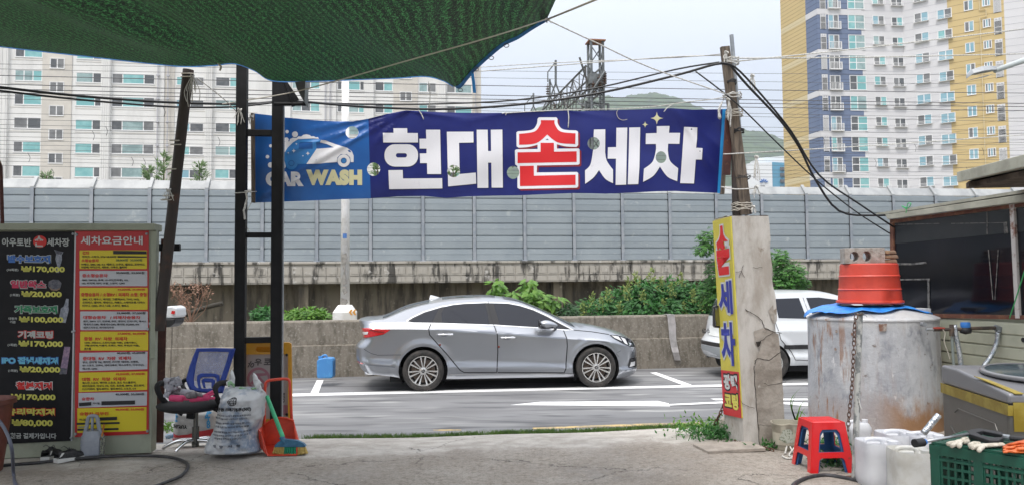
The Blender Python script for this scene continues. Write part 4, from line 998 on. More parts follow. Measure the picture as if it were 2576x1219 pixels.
M_galv = mat('galvanised', (.33, .35, .37), (.24, .26, .28), scale=8, rough=.45, metal=.5)
sn = thing('shade_net', 'sagging dark green shade net with a blue bound edge strung overhead', 'shade net', loc=tuple(W(700, 100, 6)))
sno = Vector(sn.location)
front = [(-700, 60, 6.4), (-300, 78, 6.8), (0, 117, 7.0), (230, 143, 7.1), (400, 162, 7.2), (470, 167, 7.2), (540, 164, 7.2), (590, 160, 7.2), (640, 178, 7.25), (685, 203, 7.3), (790, 204, 7.3), (900, 200, 7.35), (1000, 196, 7.35), (1070, 192, 7.35), (1115, 203, 7.3), (1150, 220, 7.2), (1174, 196, 7.05), (1190, 177, 6.95), (1222, 147, 6.8), (1262, 114, 6.6), (1300, 95, 6.5), (1335, 72, 6.4), (1376, 48, 6.3)]
fp = catmull([W(*p) for p in front], 6); NF = len(fp)-1
corner = fp[-1]
def net_pt(i, v):
    f = fp[i]; u = i/NF; back = Vector((lerp(-6.5, 1.1, u**.9), 1.5, 4.3))
    right = Vector((corner.x*.98, 0, 0))
    p = f.lerp(back, v); rise = .55*sin(pi*min(1, v*1.4)*.5)
    p.z = f.z+(4.1-f.z)*(1-(1-v)**1.5)-.25*sin(pi*v)*sin(pi*u)
    fold = .035*sin(u*38+v*5)*min(1, v*8)+.05*sin(u*17+1)*min(1, v*5); p.z += fold
    return p
NV = 40; vs = []; uvs = []
al = [0]
for i in range(NF): al.append(al[-1]+(Vector((fp[i+1].x, fp[i+1].y*0, 0))-Vector((fp[i].x, 0, 0))).length)
for i in range(NF+1):
    for j in range(NV+1):
        v = (j/NV)**1.7; vs.append(net_pt(i, v)-sno); uvs.append((al[i], v*5.2))
fs = [(i*(NV+1)+j, (i+1)*(NV+1)+j, (i+1)*(NV+1)+j+1, i*(NV+1)+j+1) for i in range(NF) for j in range(NV)]
me = bpy.data.meshes.new('net'); me.from_pydata([tuple(v) for v in vs], [], fs); me.materials.append(M_net)
ul = me.uv_layers.new(name='UVMap')
for l in me.loops: ul.data[l.index].uv = uvs[l.vertex_index]
link('net', me, sn, smooth=True)
def ribbon(name, pts, wv_, m_, par, org=Vector(), th=.004):
    q = MB(); n = len(pts); vs = []
    for i, p in enumerate(pts):
        for s_ in (-1, 1):
            for t_ in (-1, 1): vs.append(Vector(p)-org+wv_(i)*s_*.5+Vector((0, t_*th, 0)))
    fs = []
    for i in range(n-1):
        a, b = i*4, i*4+4; fs += [(a, a+1, b+1, b), (a+2, b+2, b+3, a+3), (a, b, b+2, a+2), (a+1, a+3, b+3, b+1)]
    q.add(vs, fs); return q.build(name, m_, par, smooth=False)
ie = next(i for i, p in enumerate(fp) if (p-W(1150, 220, 7.2)).length < .03)
edge = fp[ie:]
ribbon('edge_binding', [p+Vector((.004, -.03, -.004)) for p in edge], lambda i: Vector((.026, 0, -.032)), M_bluetape, sn, sno)
side = [fp[-1], W(1366, 20, 6.05), W(1372, -20, 5.8), W(1376, -80, 5.4)]
ribbon('edge_binding', catmull([p+Vector((-.02, -.02, 0)) for p in side], 4), lambda i: Vector((.055, 0, .01)), M_bluetape, sn, sno)
ribbon('edge_binding', [p+Vector((0, .01, .0)) for p in fp[:ie]], lambda i: Vector((0, 0, .012)), M_bluetape, sn, sno)
ribbon('edge_tail', [W(1187, 178, 6.95), W(1191, 205, 6.95), W(1194, 234, 6.95)], lambda i: Vector((.028, 0, 0)), mat('bright_blue_tape', (.03, .25, .65), rough=.6), sn, sno)
for x, y, Y_ in ((1152, 224, 7.15), (1268, 112, 6.55), (1230, 143, 6.75), (1192, 172, 6.9)):
    q = MB(); c_ = W(x+6, y+3, Y_-.02)-sno; q.tube([c_+Vector((.022*cos(a_), 0, .016*sin(a_))) for a_ in [2*pi*k/10 for k in range(10)]], .0035, 5, closed=True); q.build('eyelet', M_wire, sn)

def path_thing(name, label, cat, pts, r, m_, group=None, n=6, cm=4, wob=0):
    P = catmull(pts, cm) if cm and len(pts) > 2 else [Vector(p) for p in pts]
    o0 = P[0].copy(); q = MB()
    q.tube([p-o0+Vector((rnd.uniform(-wob, wob), rnd.uniform(-wob, wob), rnd.uniform(-wob, wob))) for p in P], r, n)
    return tag(q.build(name, m_, None, smooth=True, loc=o0), label, cat, group)
def sag(p, q_, s_, n=10): return [p.lerp(q_, i/n)-Z*s_*4*(i/n)*(1-i/n) for i in range(n+1)]
def strands(name, label, cat, c, m_, k=6, L_=.15, par=None, spread=.03, r=.0035):
    q = MB(); o0 = Vector(c)
    for i in range(k):
        d = Vector((rnd.uniform(-1, 1)*spread, rnd.uniform(-.3, .3)*spread, 0)); ln = L_*rnd.uniform(.4, 1)
        q.tube(catmull([Vector((rnd.uniform(-.01, .01), 0, 0)), d*.8+Z*(-ln*.3), d*1.3+Z*(-ln*.65), d*rnd.uniform(.5, 2)+Z*(-ln)], 3), r, 5)
    for i in range(2):
        q.tube([Vector((.018*cos(t)+rnd.uniform(-.004, .004), .014*sin(t), .012*sin(2*t))) for t in [2*pi*j/12 for j in range(12)]], r*1.2, 5, closed=True)
    return tag(q.build(name, m_, None, smooth=True, loc=o0), label, cat)
# leaning pole and the red oxide post below
lp = thing('leaning_pole', 'dark rusty pipe leaning over the price board, tied with frayed rope', 'pole', loc=tuple(W(404, 800, 7.35)))
q = MB(); o0 = Vector(lp.location); q.tube([W(400, 830, 7.35)-o0, W(474, 176, 7.3)-o0], .050, 16); q.build('pipe', M_darkpipe, lp, smooth=True, angle=50)
q = MB(); [q.tube([W(x0, y0, 7.30)-o0+Vector((.055*cos(a_), .055*sin(a_), .01*sin(a_))) for a_ in [2*pi*k/12 for k in range(12)]], .006, 5, closed=True) for x0, y0 in ((443, 354), (445, 364), (433, 425), (426, 492), (421, 502), (472, 186), (471, 194))]
stuff(q.build('lashing', M_rope2, lp))
strands('rope_knot', 'frayed white and brown rope ends hanging from the leaning pole top', 'rope', W(484, 192, 7.2), M_rope, 11, .30, spread=.06)
strands('rope_knot', 'loose white string tied low around the leaning dark pole', 'rope', W(424, 478, 7.2), M_rope, 6, .12)
rp = thing('rusty_post', 'red brown steel channel post beside the price board', 'post', loc=tuple(G(402, 1118)))
o0 = Vector(rp.location); q = MB(); bP = ab(G(402, 1118))[1]+.02
q.add([B(x, y, bP+d)-o0 for d in (0, .10) for x, y in ((383, 1112), (411, 1112), (424, 600), (405, 600))], [(0, 1, 2, 3), (5, 4, 7, 6), (1, 5, 6, 2), (4, 0, 3, 7), (3, 2, 6, 7)]); q.build('post', M_redrust, rp)
q = MB(); q.frame(-o0, T, N, Z, ab(B(391, 622, bP))[0], ab(B(453, 622, bP))[0], bP-.03, bP+.03, B(420, 631, bP).z, B(420, 613, bP).z); q.build('bracket', M_bsteel, rp)
q = MB(); q.frame(-o0, T, N, Z, ab(B(386, 722, bP))[0], ab(B(422, 722, bP))[0], bP-.05, bP+.02, B(400, 731, bP).z, B(400, 719, bP).z); q.build('bracket', M_redrust, rp)
q = MB(); q.tube([W(-14, 380, 6.9), W(2, 420, 6.9), W(6, 562, 6.9)], .016, 10); tag(q.build('rusty_rod', M_redrust, smooth=True), 'thin rusty rod standing up behind the price board at its left end', 'rod')

# gate frame of black box steel
GB = 7.95
gt = thing('gate_frame', 'black box steel ladder shaped gate frame in front of the banner', 'gate', loc=tuple(B(650, 1060, GB)))
o0 = Vector(gt.location); gz = -.06
def bx_(name, x0, x1, y0, y1, b0, b1, m_=M_bsteel, par=gt, yref=600, z0=None):
    a0, a1 = ab(B(x0, yref, b0))[0], ab(B(x1, yref, b0))[0]; q = MB()
    q.frame(-Vector(par.location), T, N, Z, a0, a1, b0, b1, B((x0+x1)/2, y1, b0).z if z0 is None else z0, B((x0+x1)/2, y0, b0).z); return q.build(name, m_, par, bevel=.004)
bx_('upright', 590, 617, 150, 0, GB, GB+.11, z0=gz); bx_('upright', 681.5, 709, 190, 0, GB, GB+.11, z0=gz)
for y0, y1 in ((326, 341), (584, 597), (847, 862)): bx_('rung', 617, 681.5, y0, y1, GB+.02, GB+.09)
q = MB(); q.frame(-o0, T, N, Z, ab(B(709, 400, GB))[0], ab(B(712, 400, GB))[0], GB+.05, GB+.11, gz, B(710, 260, GB).z); q.build('edge_flange', M_galv, gt)
# head bracket under the net
q = MB(); P_ = lambda x, y, d=0: B(x, y, GB-.12+d)-o0
q.prism([P_(700, 205), P_(722, 205), P_(752, 250), P_(735, 262), P_(706, 262)], N*.03); q.build('gusset', M_bsteel, gt)
q = MB(); q.prism([P_(742, 206, -.3), P_(768, 204, -.35), P_(766, 256, -.3), P_(746, 222, -.3)], N*.30); q.build('lamp_housing', mat('dark_grey_steel', (.05, .055, .06), rough=.4), gt)
q = MB(); q.tube([P_(690, 262), P_(770, 262), P_(772, 250)], .02, 8); q.tube([P_(716, 206), P_(738, 268)], .018, 8); q.build('brace', M_bsteel, gt)

# ---------------- banner
NB = 8.22
M_navy = mat('banner_navy', (.008, .013, .13), (.011, .018, .15), scale=3, rough=.36, spec=.35)
M_bblue = mat('banner_blue', (.012, .095, .345), (.016, .11, .37), scale=2, rough=.33, spec=.4)
M_sky_ = mat('banner_edge_blue', (.02, .27, .65), rough=.4)
M_pwhite = mat('print_white', (.76, .755, .79), (.68, .675, .72), scale=12, lo=.6, hi=.75, rough=.42)
M_pred = mat('print_red', (.62, .008, .012), rough=.4)
M_pdred = mat('print_dark_red', (.22, .004, .012), rough=.4)
M_pcream = mat('print_cream', (.60, .57, .34), rough=.42)
M_pblue = mat('print_mid_blue', (.03, .20, .52), rough=.4)
M_pshade = mat('print_shadow', (.006, .008, .05), rough=.4)
bn = thing('banner', 'long navy and blue vinyl car wash banner with white and red lettering, round holes', 'banner', loc=tuple(B(1230, 400, NB)))
bo = Vector(bn.location)
def ridge(px, py, x0, y0, x1, y1, wd, amp):
    dx, dy = x1-x0, y1-y0; L2 = dx*dx+dy*dy; t = ((px-x0)*dx+(py-y0)*dy)/L2
    if t < -.05 or t > 1.05: return 0
    d = abs((px-x0)*dy-(py-y0)*dx)/sqrt(L2); w_ = wd*(.4+.6*t); f = min(1, (t+.05)*8)*min(1, (1.05-t)*4)
    return amp*math.exp(-(d/w_)**2)*f
RID = [(1021, 279, 640, 492, 9, .018), (1021, 279, 690, 395, 7, .014), (1021, 279, 760, 330, 6, .014), (1021, 279, 935, 372, 6, .012), (645, 500, 860, 395, 6, .013), (1700, 276, 1800, 440, 9, .014), (1700, 276, 1820, 380, 7, .008), (1272, 284, 1150, 310, 8, .006), (1430, 279, 1560, 300, 8, .006), (775, 440, 645, 500, 5, .010), (1021, 279, 1180, 300, 7, .008)]
def bsurf(px, py, off=0.0):
    w_ = .022*sin(px*.011+1)+.012*sin(px*.027+py*.01)+.006*sin(py*.05+px*.013)
    if px > 1000: w_ += .01*sin((px-1000)*.02)*sin((py-280)*.02)
    for r_ in RID: w_ -= ridge(px, py, *r_)
    return B(px, py, NB+w_-off)-bo
cb1 = crop(960, 400, 2.902); cb2 = crop(1460, 400, 2.902); cb3 = crop(2280, 400, 2.903)
mp_ = lambda c, pts: [c(x, y) for x, y in pts]
topL = mp_(cb1, [(120, 138), (305, 158), (440, 182), (600, 195), (760, 212), (900, 222), (1050, 228), (1250, 228), (1424, 198)])
botL = mp_(cb1, [(1450, 1108), (1300, 1112), (1100, 1118), (900, 1127), (700, 1135), (440, 1145), (130, 1155)])
topR = mp_(cb1, [(1424, 198)])+mp_(cb2, [(200, 140), (400, 103), (500, 106), (700, 120), (1000, 130), (1300, 133), (1540, 131), (1900, 117), (2250, 105)])+mp_(cb3, [(0, 112), (400, 100), (700, 90), (1000, 80), (1060, 78), (1300, 95), (1600, 90), (1640, 88)])
botR = mp_(cb3, [(1580, 1046), (1400, 1038), (1100, 1024), (900, 1027), (600, 1043), (300, 1055), (0, 1046)])+mp_(cb2, [(2100, 1055), (1700, 1073), (1400, 1077), (1100, 1085), (870, 1103), (600, 1080), (300, 1085), (0, 1106)])+mp_(cb1, [(1450, 1108)])
strip_ = mp_(cb3, [(1640, 88), (1690, 85), (1625, 1055), (1580, 1046)])
def hole(c, x, y, rx, ry): p = c(x, y); p2 = c(x+rx, y+ry); return (p[0], p[1], p2[0]-p[0], 22, True, (0, 1), None, p2[1]-p[1])
HO = [hole(cb1, 1237, 355, 74, 71), hole(cb2, 32, 775, 75, 77), hole(cb2, 947, 795, 74, 71), hole(cb2, 1626, 811, 71, 74), hole(cb3, 167, 480, 70, 72), hole(cb3, 937, 638, 62, 68)]
g_ = 7
poly_part('cloth', [topL+botL], lambda x, y: bsurf(x, y), M_bblue, bn, g_, g_, HO)
poly_part('cloth', [topR+botR], lambda x, y: bsurf(x, y), M_navy, bn, g_, g_, HO)
poly_part('cloth', [strip_], lambda x, y: bsurf(x, y, .001), M_sky_, bn, g_, g_)
def bprint(name, loops, m_, off=.003, offset=0):
    return poly_part(name, loops, lambda x, y: bsurf(x, y, off), m_, bn, g_, g_, HO, offset=offset)
def rrect(x0, y0, x1, y1, r, n=6):
    o = []
    for cx, cy, a in ((x1-r, y0+r, -90), (x1-r, y1-r, 0), (x0+r, y1-r, 90), (x0+r, y0+r, 180)):
        for k in range(n+1): t = radians(a+90*k/n); o.append((cx+r*cos(t), cy+r*sin(t)))
    return o
def shadow(loops): return [[(x+1.6, y+1.6) for x, y in lp] for lp in loops]
G1 = [  # first glyph
 [mp_(cb2, [(258, 307), (415, 307), (418, 362), (537, 362), (540, 470), (142, 470), (138, 360), (260, 360)])],
 [mp_(cb2, rrect(156, 490, 540, 745, 118)), mp_(cb2, rrect(287, 592, 413, 641, 24))],
 [mp_(cb2, [(630, 324), (792, 324), (803, 830), (645, 830), (642, 705), (564, 705), (560, 594), (637, 594), (637, 540), (558, 540), (556, 427), (634, 427)])],
 [mp_(cb2, [(201, 786), (364, 784), (368, 881), (815, 877), (818, 994), (210, 1003)])]]
G2 = [[mp_(cb2, [(869, 347), (1172, 346), (1174, 470), (1008, 474), (1016, 830), (1200, 813), (1204, 940), (884, 971)])],
 [mp_(cb2, [(1210, 324), (1335, 324), (1340, 568), (1375, 568), (1371, 324), (1503, 322), (1509, 985), (1381, 985), (1377, 700), (1340, 700), (1343, 988), (1219, 988)])]]
def cur(c, pts, n=5): return [(p.x, p.y) for p in catmull([(*c(x, y), 0) for x, y in pts], n)]
G4 = [[mp_(cb3, [(170, 322), (300, 319), (298, 580)])+cur(cb3, [(298, 580), (318, 680), (388, 780)])+mp_(cb3, [(388, 935)])+cur(cb3, [(388, 935), (300, 885), (228, 785)])+cur(cb3, [(228, 785), (165, 870), (70, 942)])+mp_(cb3, [(68, 790)])+cur(cb3, [(68, 790), (130, 720), (160, 560)])],
 [mp_(cb3, [(427, 302), (551, 299), (545, 590), (538, 952), (418, 955), (422, 655), (327, 655), (330, 525), (424, 523)])], [mp_(cb3, [(574, 299), (699, 296), (690, 750), (677, 945), (557, 948), (568, 600)])]]
G5 = [[mp_(cb3, [(888, 283), (1034, 281), (1028, 360), (1155, 360), (1147, 486), (1018, 484)])+cur(cb3, [(1014, 560), (1040, 680), (1133, 765)])+mp_(cb3, [(1122, 912)])+cur(cb3, [(1122, 912), (1010, 860), (925, 745)])+cur(cb3, [(925, 745), (850, 850), (732, 920)])+mp_(cb3, [(742, 770)])+cur(cb3, [(742, 770), (840, 690), (878, 560), (878, 487)])+mp_(cb3, [(762, 488), (764, 366), (888, 362)])],
 [mp_(cb3, [(1200, 292), (1352, 298), (1348, 430), (1338, 530), (1412, 535), (1404, 666), (1334, 664), (1314, 938), (1156, 934), (1180, 600)])]]
for g in G1+G2+G4+G5:
    bprint('letter_shadow', shadow([g[0]])+g[1:], M_pshade, .0022); bprint('letter', g, M_pwhite, .004)
# the red glyph with its white outline and dark red shadow
r1 = cur(cb2, [(1942, 215), (1938, 260), (1870, 345), (1695, 372)], 6)+mp_(cb2, [(1695, 497)])+cur(cb2, [(1695, 497), (1890, 478), (2016, 380)], 6)+cur(cb2, [(2016, 380), (2140, 470), (2336, 488)], 6)+mp_(cb2, [(2340, 366)])+cur(cb2, [(2340, 366), (2170, 345), (2105, 265), (2100, 215)], 6)
r2 = mp_(cb2, [(1940, 474), (2092, 474), (2094, 575), (2352, 570), (2353, 692), (1677, 706), (1677, 582), (1940, 578)])
r3 = mp_(cb2, [(1703, 738), (1862, 735), (1864, 849), (2340, 838), (2340, 954), (1705, 968)])
o1 = mp_(cb2, rrect(1905, 180, 2132, 300, 35)[:14])
w1 = mp_(cb2, [(1920, 182), (2120, 182), (2134, 200)])+cur(cb2, [(2134, 200), (2140, 260), (2200, 320), (2345, 332)], 5)+mp_(cb2, [(2368, 345), (2370, 500), (2350, 520)])+cur(cb2, [(2350, 520), (2230, 515), (2125, 490)], 4)+mp_(cb2, [(2128, 540), (2375, 538), (2386, 550), (2386, 712), (2370, 724), (1900, 732), (1896, 812), (2355, 806), (2370, 818), (2370, 972), (2355, 986), (1695, 1000), (1676, 985), (1674, 738), (1650, 720), (1646, 560), (1662, 548), (1905, 544), (1906, 495)])+cur(cb2, [(1906, 495), (1800, 522), (1690, 530)], 4)+mp_(cb2, [(1666, 515), (1664, 355), (1680, 342)])+cur(cb2, [(1680, 342), (1840, 325), (1895, 262), (1905, 200)], 5)
bprint('letter_shadow', [[(x+4.3, y+4.3) for x, y in w1]], M_pdred, .0022); bprint('letter_outline', [w1], M_pwhite, .004)
bprint('letter_outline', [mp_(cb2, [(1998, 440), (2016, 426), (2034, 440)])], M_pshade, .0055)
for r_ in (r1, r2, r3): bprint('letter', [r_], M_pred, .0055)
for x, y, r_ in ((889, 192, 73), (755, 264, 37)): p = cb3(x, y); bprint('sparkle', [star4(p[0], p[1], r_/2.903*K)], M_pcream, .004)
# car drawing and CAR WASH
def foam(pts): 
    for x, y, r_ in pts: p = cb1(x, y); bprint('bubble', [ell(p[0], p[1], r_/2.902*K, n=18)], M_pwhite, .0035)
foam([(494, 346, 20), (585, 376, 34), (486, 438, 27), (306, 508, 18), (270, 632, 21), (306, 726, 31)])
bprint('foam_print', [mp_(cb1, [(442, 590), (442, 530), (452, 528), (450, 495), (470, 462), (500, 455), (520, 458), (528, 430), (560, 415), (600, 420), (625, 400), (655, 402), (680, 382), (715, 376), (755, 385), (770, 400), (800, 398), (822, 412), (845, 408), (858, 426), (780, 424), (620, 432), (560, 470), (500, 530), (450, 610)])], M_pwhite, .0035)
bprint('foam_print', [mp_(cb1, [(442, 640), (455, 640), (470, 700), (480, 740), (470, 765), (442, 765)])], M_pwhite, .0035)
bprint('car_print', [mp_(cb1, [(455, 612), (500, 530), (560, 470), (620, 436), (780, 430), (880, 438), (872, 468), (825, 466), (832, 540), (712, 714), (620, 716), (590, 665), (540, 640), (490, 665), (475, 700), (458, 660)]), mp_(cb1, [(630, 476), (650, 466), (784, 464), (786, 542), (626, 542)])], M_pblue, .0035)
bprint('car_print', [mp_(cb1, [(882, 440), (930, 446), (1000, 472), (1080, 500), (1180, 530), (1235, 570), (1255, 620), (1254, 694), (1222, 694), (1215, 640), (1180, 606), (1110, 602), (1070, 640), (1064, 694), (950, 700), (880, 710), (715, 714), (834, 538), (845, 541), (1030, 526), (950, 488), (872, 468)]), mp_(cb1, [(1185, 556), (1212, 556), (1230, 584), (1200, 578)])], M_pwhite, .0038)
for x, y, m_ in ((1142, 677, M_pwhite), (544, 706, M_pblue)):
    p = cb1(x, y); s_ = K/2.902
    bprint('wheel_print', [ell(p[0], p[1], 72*s_, n=26), ell(p[0], p[1], 34*s_, n=18)], m_, .0045); bprint('wheel_print', [ell(p[0], p[1], 27*s_, n=16)], M_pblue, .0045)
for x, y, r_ in ((571, 564, 27), (732, 594, 27), (600, 485, 14), (508, 588, 13), (676, 622, 13)): p = cb1(x, y); bprint('sparkle', [star4(p[0], p[1], r_*K/2.902)], M_pwhite, .005)
def btext(body, x0, y0, x1, y1, m_, skew=0):
    V, Fs = text_fit(body, w=1, h=1, bold=.085, res=4, space=1.12)
    p0, p1 = cb1(x0, y0), cb1(x1, y1); bm = bm2d([(p0[0]+(p1[0]-p0[0])*x, p1[1]-(p1[1]-p0[1])*y-skew*x) for x, y in V], Fs); gridcut(bm, g_, g_)
    drape('lettering', bm, lambda x, y: bsurf(x, y, .004), m_, bn)
btext('CAR', 250, 800, 685, 970, M_pwhite); btext('WASH', 712, 778, 1352, 958, M_pcream)
# battens at both ends
def batten(label, c, p0, p1, p2, p3, d=.0):
    o0 = B(*c(*p0), NB); q = MB(); q.prism([B(*c(*p), NB-.03-d)-o0 for p in (p0, p1, p2, p3)], N*.035); return tag(q.build('batten', M_woodg, bevel=.003, loc=o0), label, 'wood batten')
batten('weathered wooden batten holding the light blue left end of the banner', cb1, (78, 130), (122, 138), (128, 1158), (85, 1150))
batten('weathered wooden batten holding the right end of the banner beside the pole', cb3, (1690, 85), (1725, 100), (1664, 1056), (1625, 1055))
# ropes along the top of the banner
Wb = lambda x, y, d=0: B(x, y, NB+d)
path_thing('tie_rope', 'white rope running along the top edge of the banner', 'rope', [Wb(1272, 285), Wb(1340, 281), Wb(1430, 277), Wb(1560, 274), Wb(1650, 268), Wb(1720, 258), Wb(1800, 249), Wb(1835, 240)], .0055, M_rope, n=6)
for c, pts, lb in ((cb2, [(2250, 85), (2262, 180), (2255, 300)], 'short white string hanging over the red letter'), (cb2, [(545, 100), (575, 140), (604, 205)], 'short white string hanging at the peak of the banner top'),
                   (cb3, [(970, 118), (1010, 70), (1060, 40)], 'white string tail tied near the right sparkle'), (cb2, [(1500, 140), (1545, 130), (1540, 158)], 'small white knot left of the red letter'),
                   (cb3, [(455, 80), (430, 130), (450, 190), (500, 214), (550, 205)], 'curled beige string hanging on the navy banner cloth')):
    path_thing('string', lb, 'string', [Wb(*c(x, y), -.03) for x, y in pts], .006 if 'beige' not in lb else .0035, M_rope if 'beige' not in lb else M_rope2)
path_thing('string', 'white twisted string tail on the banner right corner by the blue strip', 'string', [Wb(*cb3(x, y), -.04) for x, y in ((1640, 0), (1612, 60), (1600, 120), (1610, 205))], [.006, .008, .009, .014, .012, .012, .016, .016, .014, .014, .018, .020, .006], M_rope)
strands('rope_knot', 'bundle of white frayed rope tying the banner corner to the gate frame', 'rope', B(633, 292, NB-.1), M_rope, 9, .10, spread=.06)
strands('rope_knot', 'white rope knot on the upper left gate upright', 'rope', B(603, 276, GB-.02), M_rope, 6, .16)
path_thing('string', 'white rope hanging down beside the left gate upright below the banner', 'string', [B(634, 484, GB-.03), B(618, 482, GB-.03), B(622, 500, GB-.03), B(614, 530, GB-.03), B(617, 552, GB-.03)], .010, M_rope, wob=.004)
path_thing('string', 'thin wire loop hanging below the batten at the gate', 'string', [B(636, 505, NB), B(622, 530, NB), B(620, 565, NB), B(631, 590, NB)], .003, M_rope2)
path_thing('tie_rope', 'white cord tying the lower batten to the gate upright', 'rope', [B(590, 486, GB-.02), B(617, 484, GB-.02), B(645, 482, NB-.06)], .005, M_rope)

# ---------------- ropes from the net
path_thing('guy_rope', 'grey rope from the net corner down to the gate frame across the net', 'rope', [W(1520, -9, 5.2), W(1375, 50, 6.3)], .008, M_rope2, cm=0)
path_thing('guy_rope', 'grey rope crossing below the green net to its corner', 'rope', [W(1376, 48, 6.2), W(1240, 92, 5.7), W(1000, 160, 5.9), W(850, 203, 6.5), W(720, 236, 7.4), W(560, 262, 7.8)], .006, M_rope2)
path_thing('guy_rope', 'taut white rope from the net corner down to the tall pole', 'rope', [W(1376, 50, 6.3), W(1500, 108, 6.8), W(1640, 172, 7.4), W(1835, 240, 8.0)], .006, M_rope)
strands('rope_knot', 'white knot at the net corner', 'rope', W(1377, 50, 6.28), M_rope, 3, .04, spread=.02)
path_thing('guy_rope', 'thin rope from the leaning pole top down to the gate frame', 'rope', [W(495, 196, 7.3), W(560, 247, 7.6), W(600, 286, 7.9)], .005, M_rope)
for pts, lb in (([(1078, 205), (1082, 235), (1080, 272)], 'thin white string hanging from the net above the banner'),):
    path_thing('string', lb, 'string', [W(x, y, 7.4) for x, y in pts], .004, M_rope)
path_thing('string', 'brown strip of cloth hanging from the net edge by the gate', 'string', [W(548, 160, 7.15), W(556, 168, 7.15), W(553, 178, 7.15)], .009, M_rope2)

# ---------------- tall pole cluster on the pillar
PB = 7.9
def pole(name, label, p0, p1, r, m_, n=14, cat='pole', r1=None):
    q = MB(); o0 = B(*p1, PB); q.tube([Vector(), B(*p0, PB)-o0], r, n, r1=r1); return tag(q.build(name, m_, None, smooth=True, loc=o0, angle=50), label, cat)
pole('steel_pole', 'grey galvanised pipe rising highest out of the concrete pillar', (1840, 88), (1879, 548), .022, M_galv)
pole('rusty_pole', 'dark rusty pipe standing on the concrete pillar behind the wooden plank', (1848, 300), (1853, 548), .045, M_darkpipe)
o0 = B(1872, 540, PB-.06); q = MB(); q.prism([B(x, y, PB-.08)-o0 for x, y in ((1815, 117), (1836, 115), (1893, 538), (1866, 541))], N*.05)
plk = tag(q.build('pole_plank', M_woodg, bevel=.004, loc=o0), 'tall weathered wooden plank lashed upright to the pipes on the pillar', 'wood plank')
q = MB(); q.prism([B(x, y, PB-.0)-o0 for x, y in ((1826, 300), (1842, 300), (1838, 440), (1820, 440))], N*.03); tag(q.build('plank', M_redrust, loc=o0), 'short brown board between the batten and the tall plank', 'board')
def wraps(label, cx, cy, w_, k, m_, r=.005, dy=5):
    q = MB(); o0 = B(cx, cy, PB-.04)
    for i in range(k):
        zz = -dy*i/1950*8; q.tube([Vector((w_*cos(t)*.5, .10*sin(t), zz+rnd.uniform(-.012, .012))) for t in [2*pi*j/14 for j in range(14)]], r, 5, closed=True)
    return tag(stuff(q.build('lashing', m_, None, smooth=True, loc=o0)), label, 'rope')
wraps('white rope lashing near the top of the tall pole', 1838, 148, .17, 4, M_rope, .006)
wraps('white rope lashing round the pole level with the net rope', 1842, 238, .20, 3, M_rope, .006)
wraps('grey twine lashing at the banner top corner on the pole', 1847, 280, .18, 6, M_rope2, .004, 3)
wraps('grey twine lashing at the foot of the tall pole above the pillar', 1866, 512, .22, 7, M_rope2, .004, 3)
wraps('black tape wrap around the wooden plank', 1856, 327, .12, 5, M_cable, .006, 2); wraps('black wire wrap low on the wooden plank', 1868, 444, .16, 3, M_cable, .004, 3)
wraps('black tape band high on the wooden plank', 1838, 205, .11, 5, M_cable, .006, 2)
for x, y, lb, L_ in ((1828, 132, 'frayed white rope bunch at the left of the pole top', .14), (1893, 250-60, 'white string bundle hanging right of the pole top', .24), (1832, 250, 'white rope bunch hanging by the banner right corner', .30), (1903, 395, 'thick white rope tail hanging right of the plank', .26), (1903, 470, 'white rope tail beside the foot of the plank', .14), (1895, 520, 'frayed white rope end at the pillar top', .08)):
    strands('rope_knot', lb, 'rope', B(x, y, PB-.12), M_rope, 8, L_, spread=.028, r=.005)
cR = lambda pts, b_: [B(x, y, b_) for x, y in pts]
path_thing('guy_rope', 'white rope running from the pole top out to the right above the others', 'rope', [B(1850, 155, PB), W(2200, 118, 9.5), W(2600, 70, 11)], .008, M_rope)
path_thing('guy_rope', 'white rope running nearly level from the pole top to the right', 'rope', [B(1850, 147, PB), W(2200, 144, 9.5), W(2600, 135, 11)], .008, M_rope)
path_thing('guy_rope', 'white rope running right from the middle of the pole', 'rope', [B(1820, 388, PB-.08), B(1880, 385, PB-.1), W(2200, 366, 9.3), W(2600, 338, 11)], .007, M_rope)
path_thing('guy_rope', 'twin white rope from the pole top to the left over the railway mast', 'rope', [B(1836, 140, PB), B(1700, 143, PB+.2), W(1400, 165, 8.6), W(1180, 182, 9.2)], .006, M_rope)
path_thing('guy_rope', 'lower twin white rope from the pole top to the left', 'rope', [B(1836, 134, PB), B(1706, 145, PB+.2), W(1400, 158, 8.8), W(1200, 170, 9.4)], .005, M_rope)
path_thing('tie_rope', 'white rope across the foot of the banner to the plank', 'rope', [B(1814, 470, PB-.1), B(1850, 476, PB-.12), B(1900, 474, PB-.1)], .007, M_rope)
# black service cables
path_thing('power_cable', 'thick black cable sagging from the left edge up to the tall pole', 'cable', [W(-60, 212, 6.6), W(0, 220, 6.8), W(150, 237, 7.2), W(300, 250, 7.5), W(450, 259, 7.8), W(620, 262, 8.2), W(735, 255, 8.2), W(900, 268, 8.4), W(1100, 275, 8.5), W(1300, 264, 8.5), W(1500, 236, 8.4), W(1700, 190, 8.2), W(1800, 162, 8.05), W(1836, 163, 8.0)], .013, M_cable, n=8)
path_thing('power_cable', 'second thick black cable just below the first on the left', 'cable', [W(-60, 222, 6.6), W(0, 229, 6.8), W(150, 246, 7.2), W(300, 260, 7.5), W(450, 270, 7.8), W(590, 269, 8.1), W(700, 257, 8.2)], .010, M_cable, n=8)
path_thing('power_cable', 'black cable rising above the banner towards the pole top', 'cable', [W(735, 257, 8.2), W(900, 262, 8.5), W(1090, 262, 8.6), W(1300, 252, 8.5), W(1500, 222, 8.4), W(1700, 175, 8.2), W(1810, 157, 8.05)], .009, M_cable, n=8)
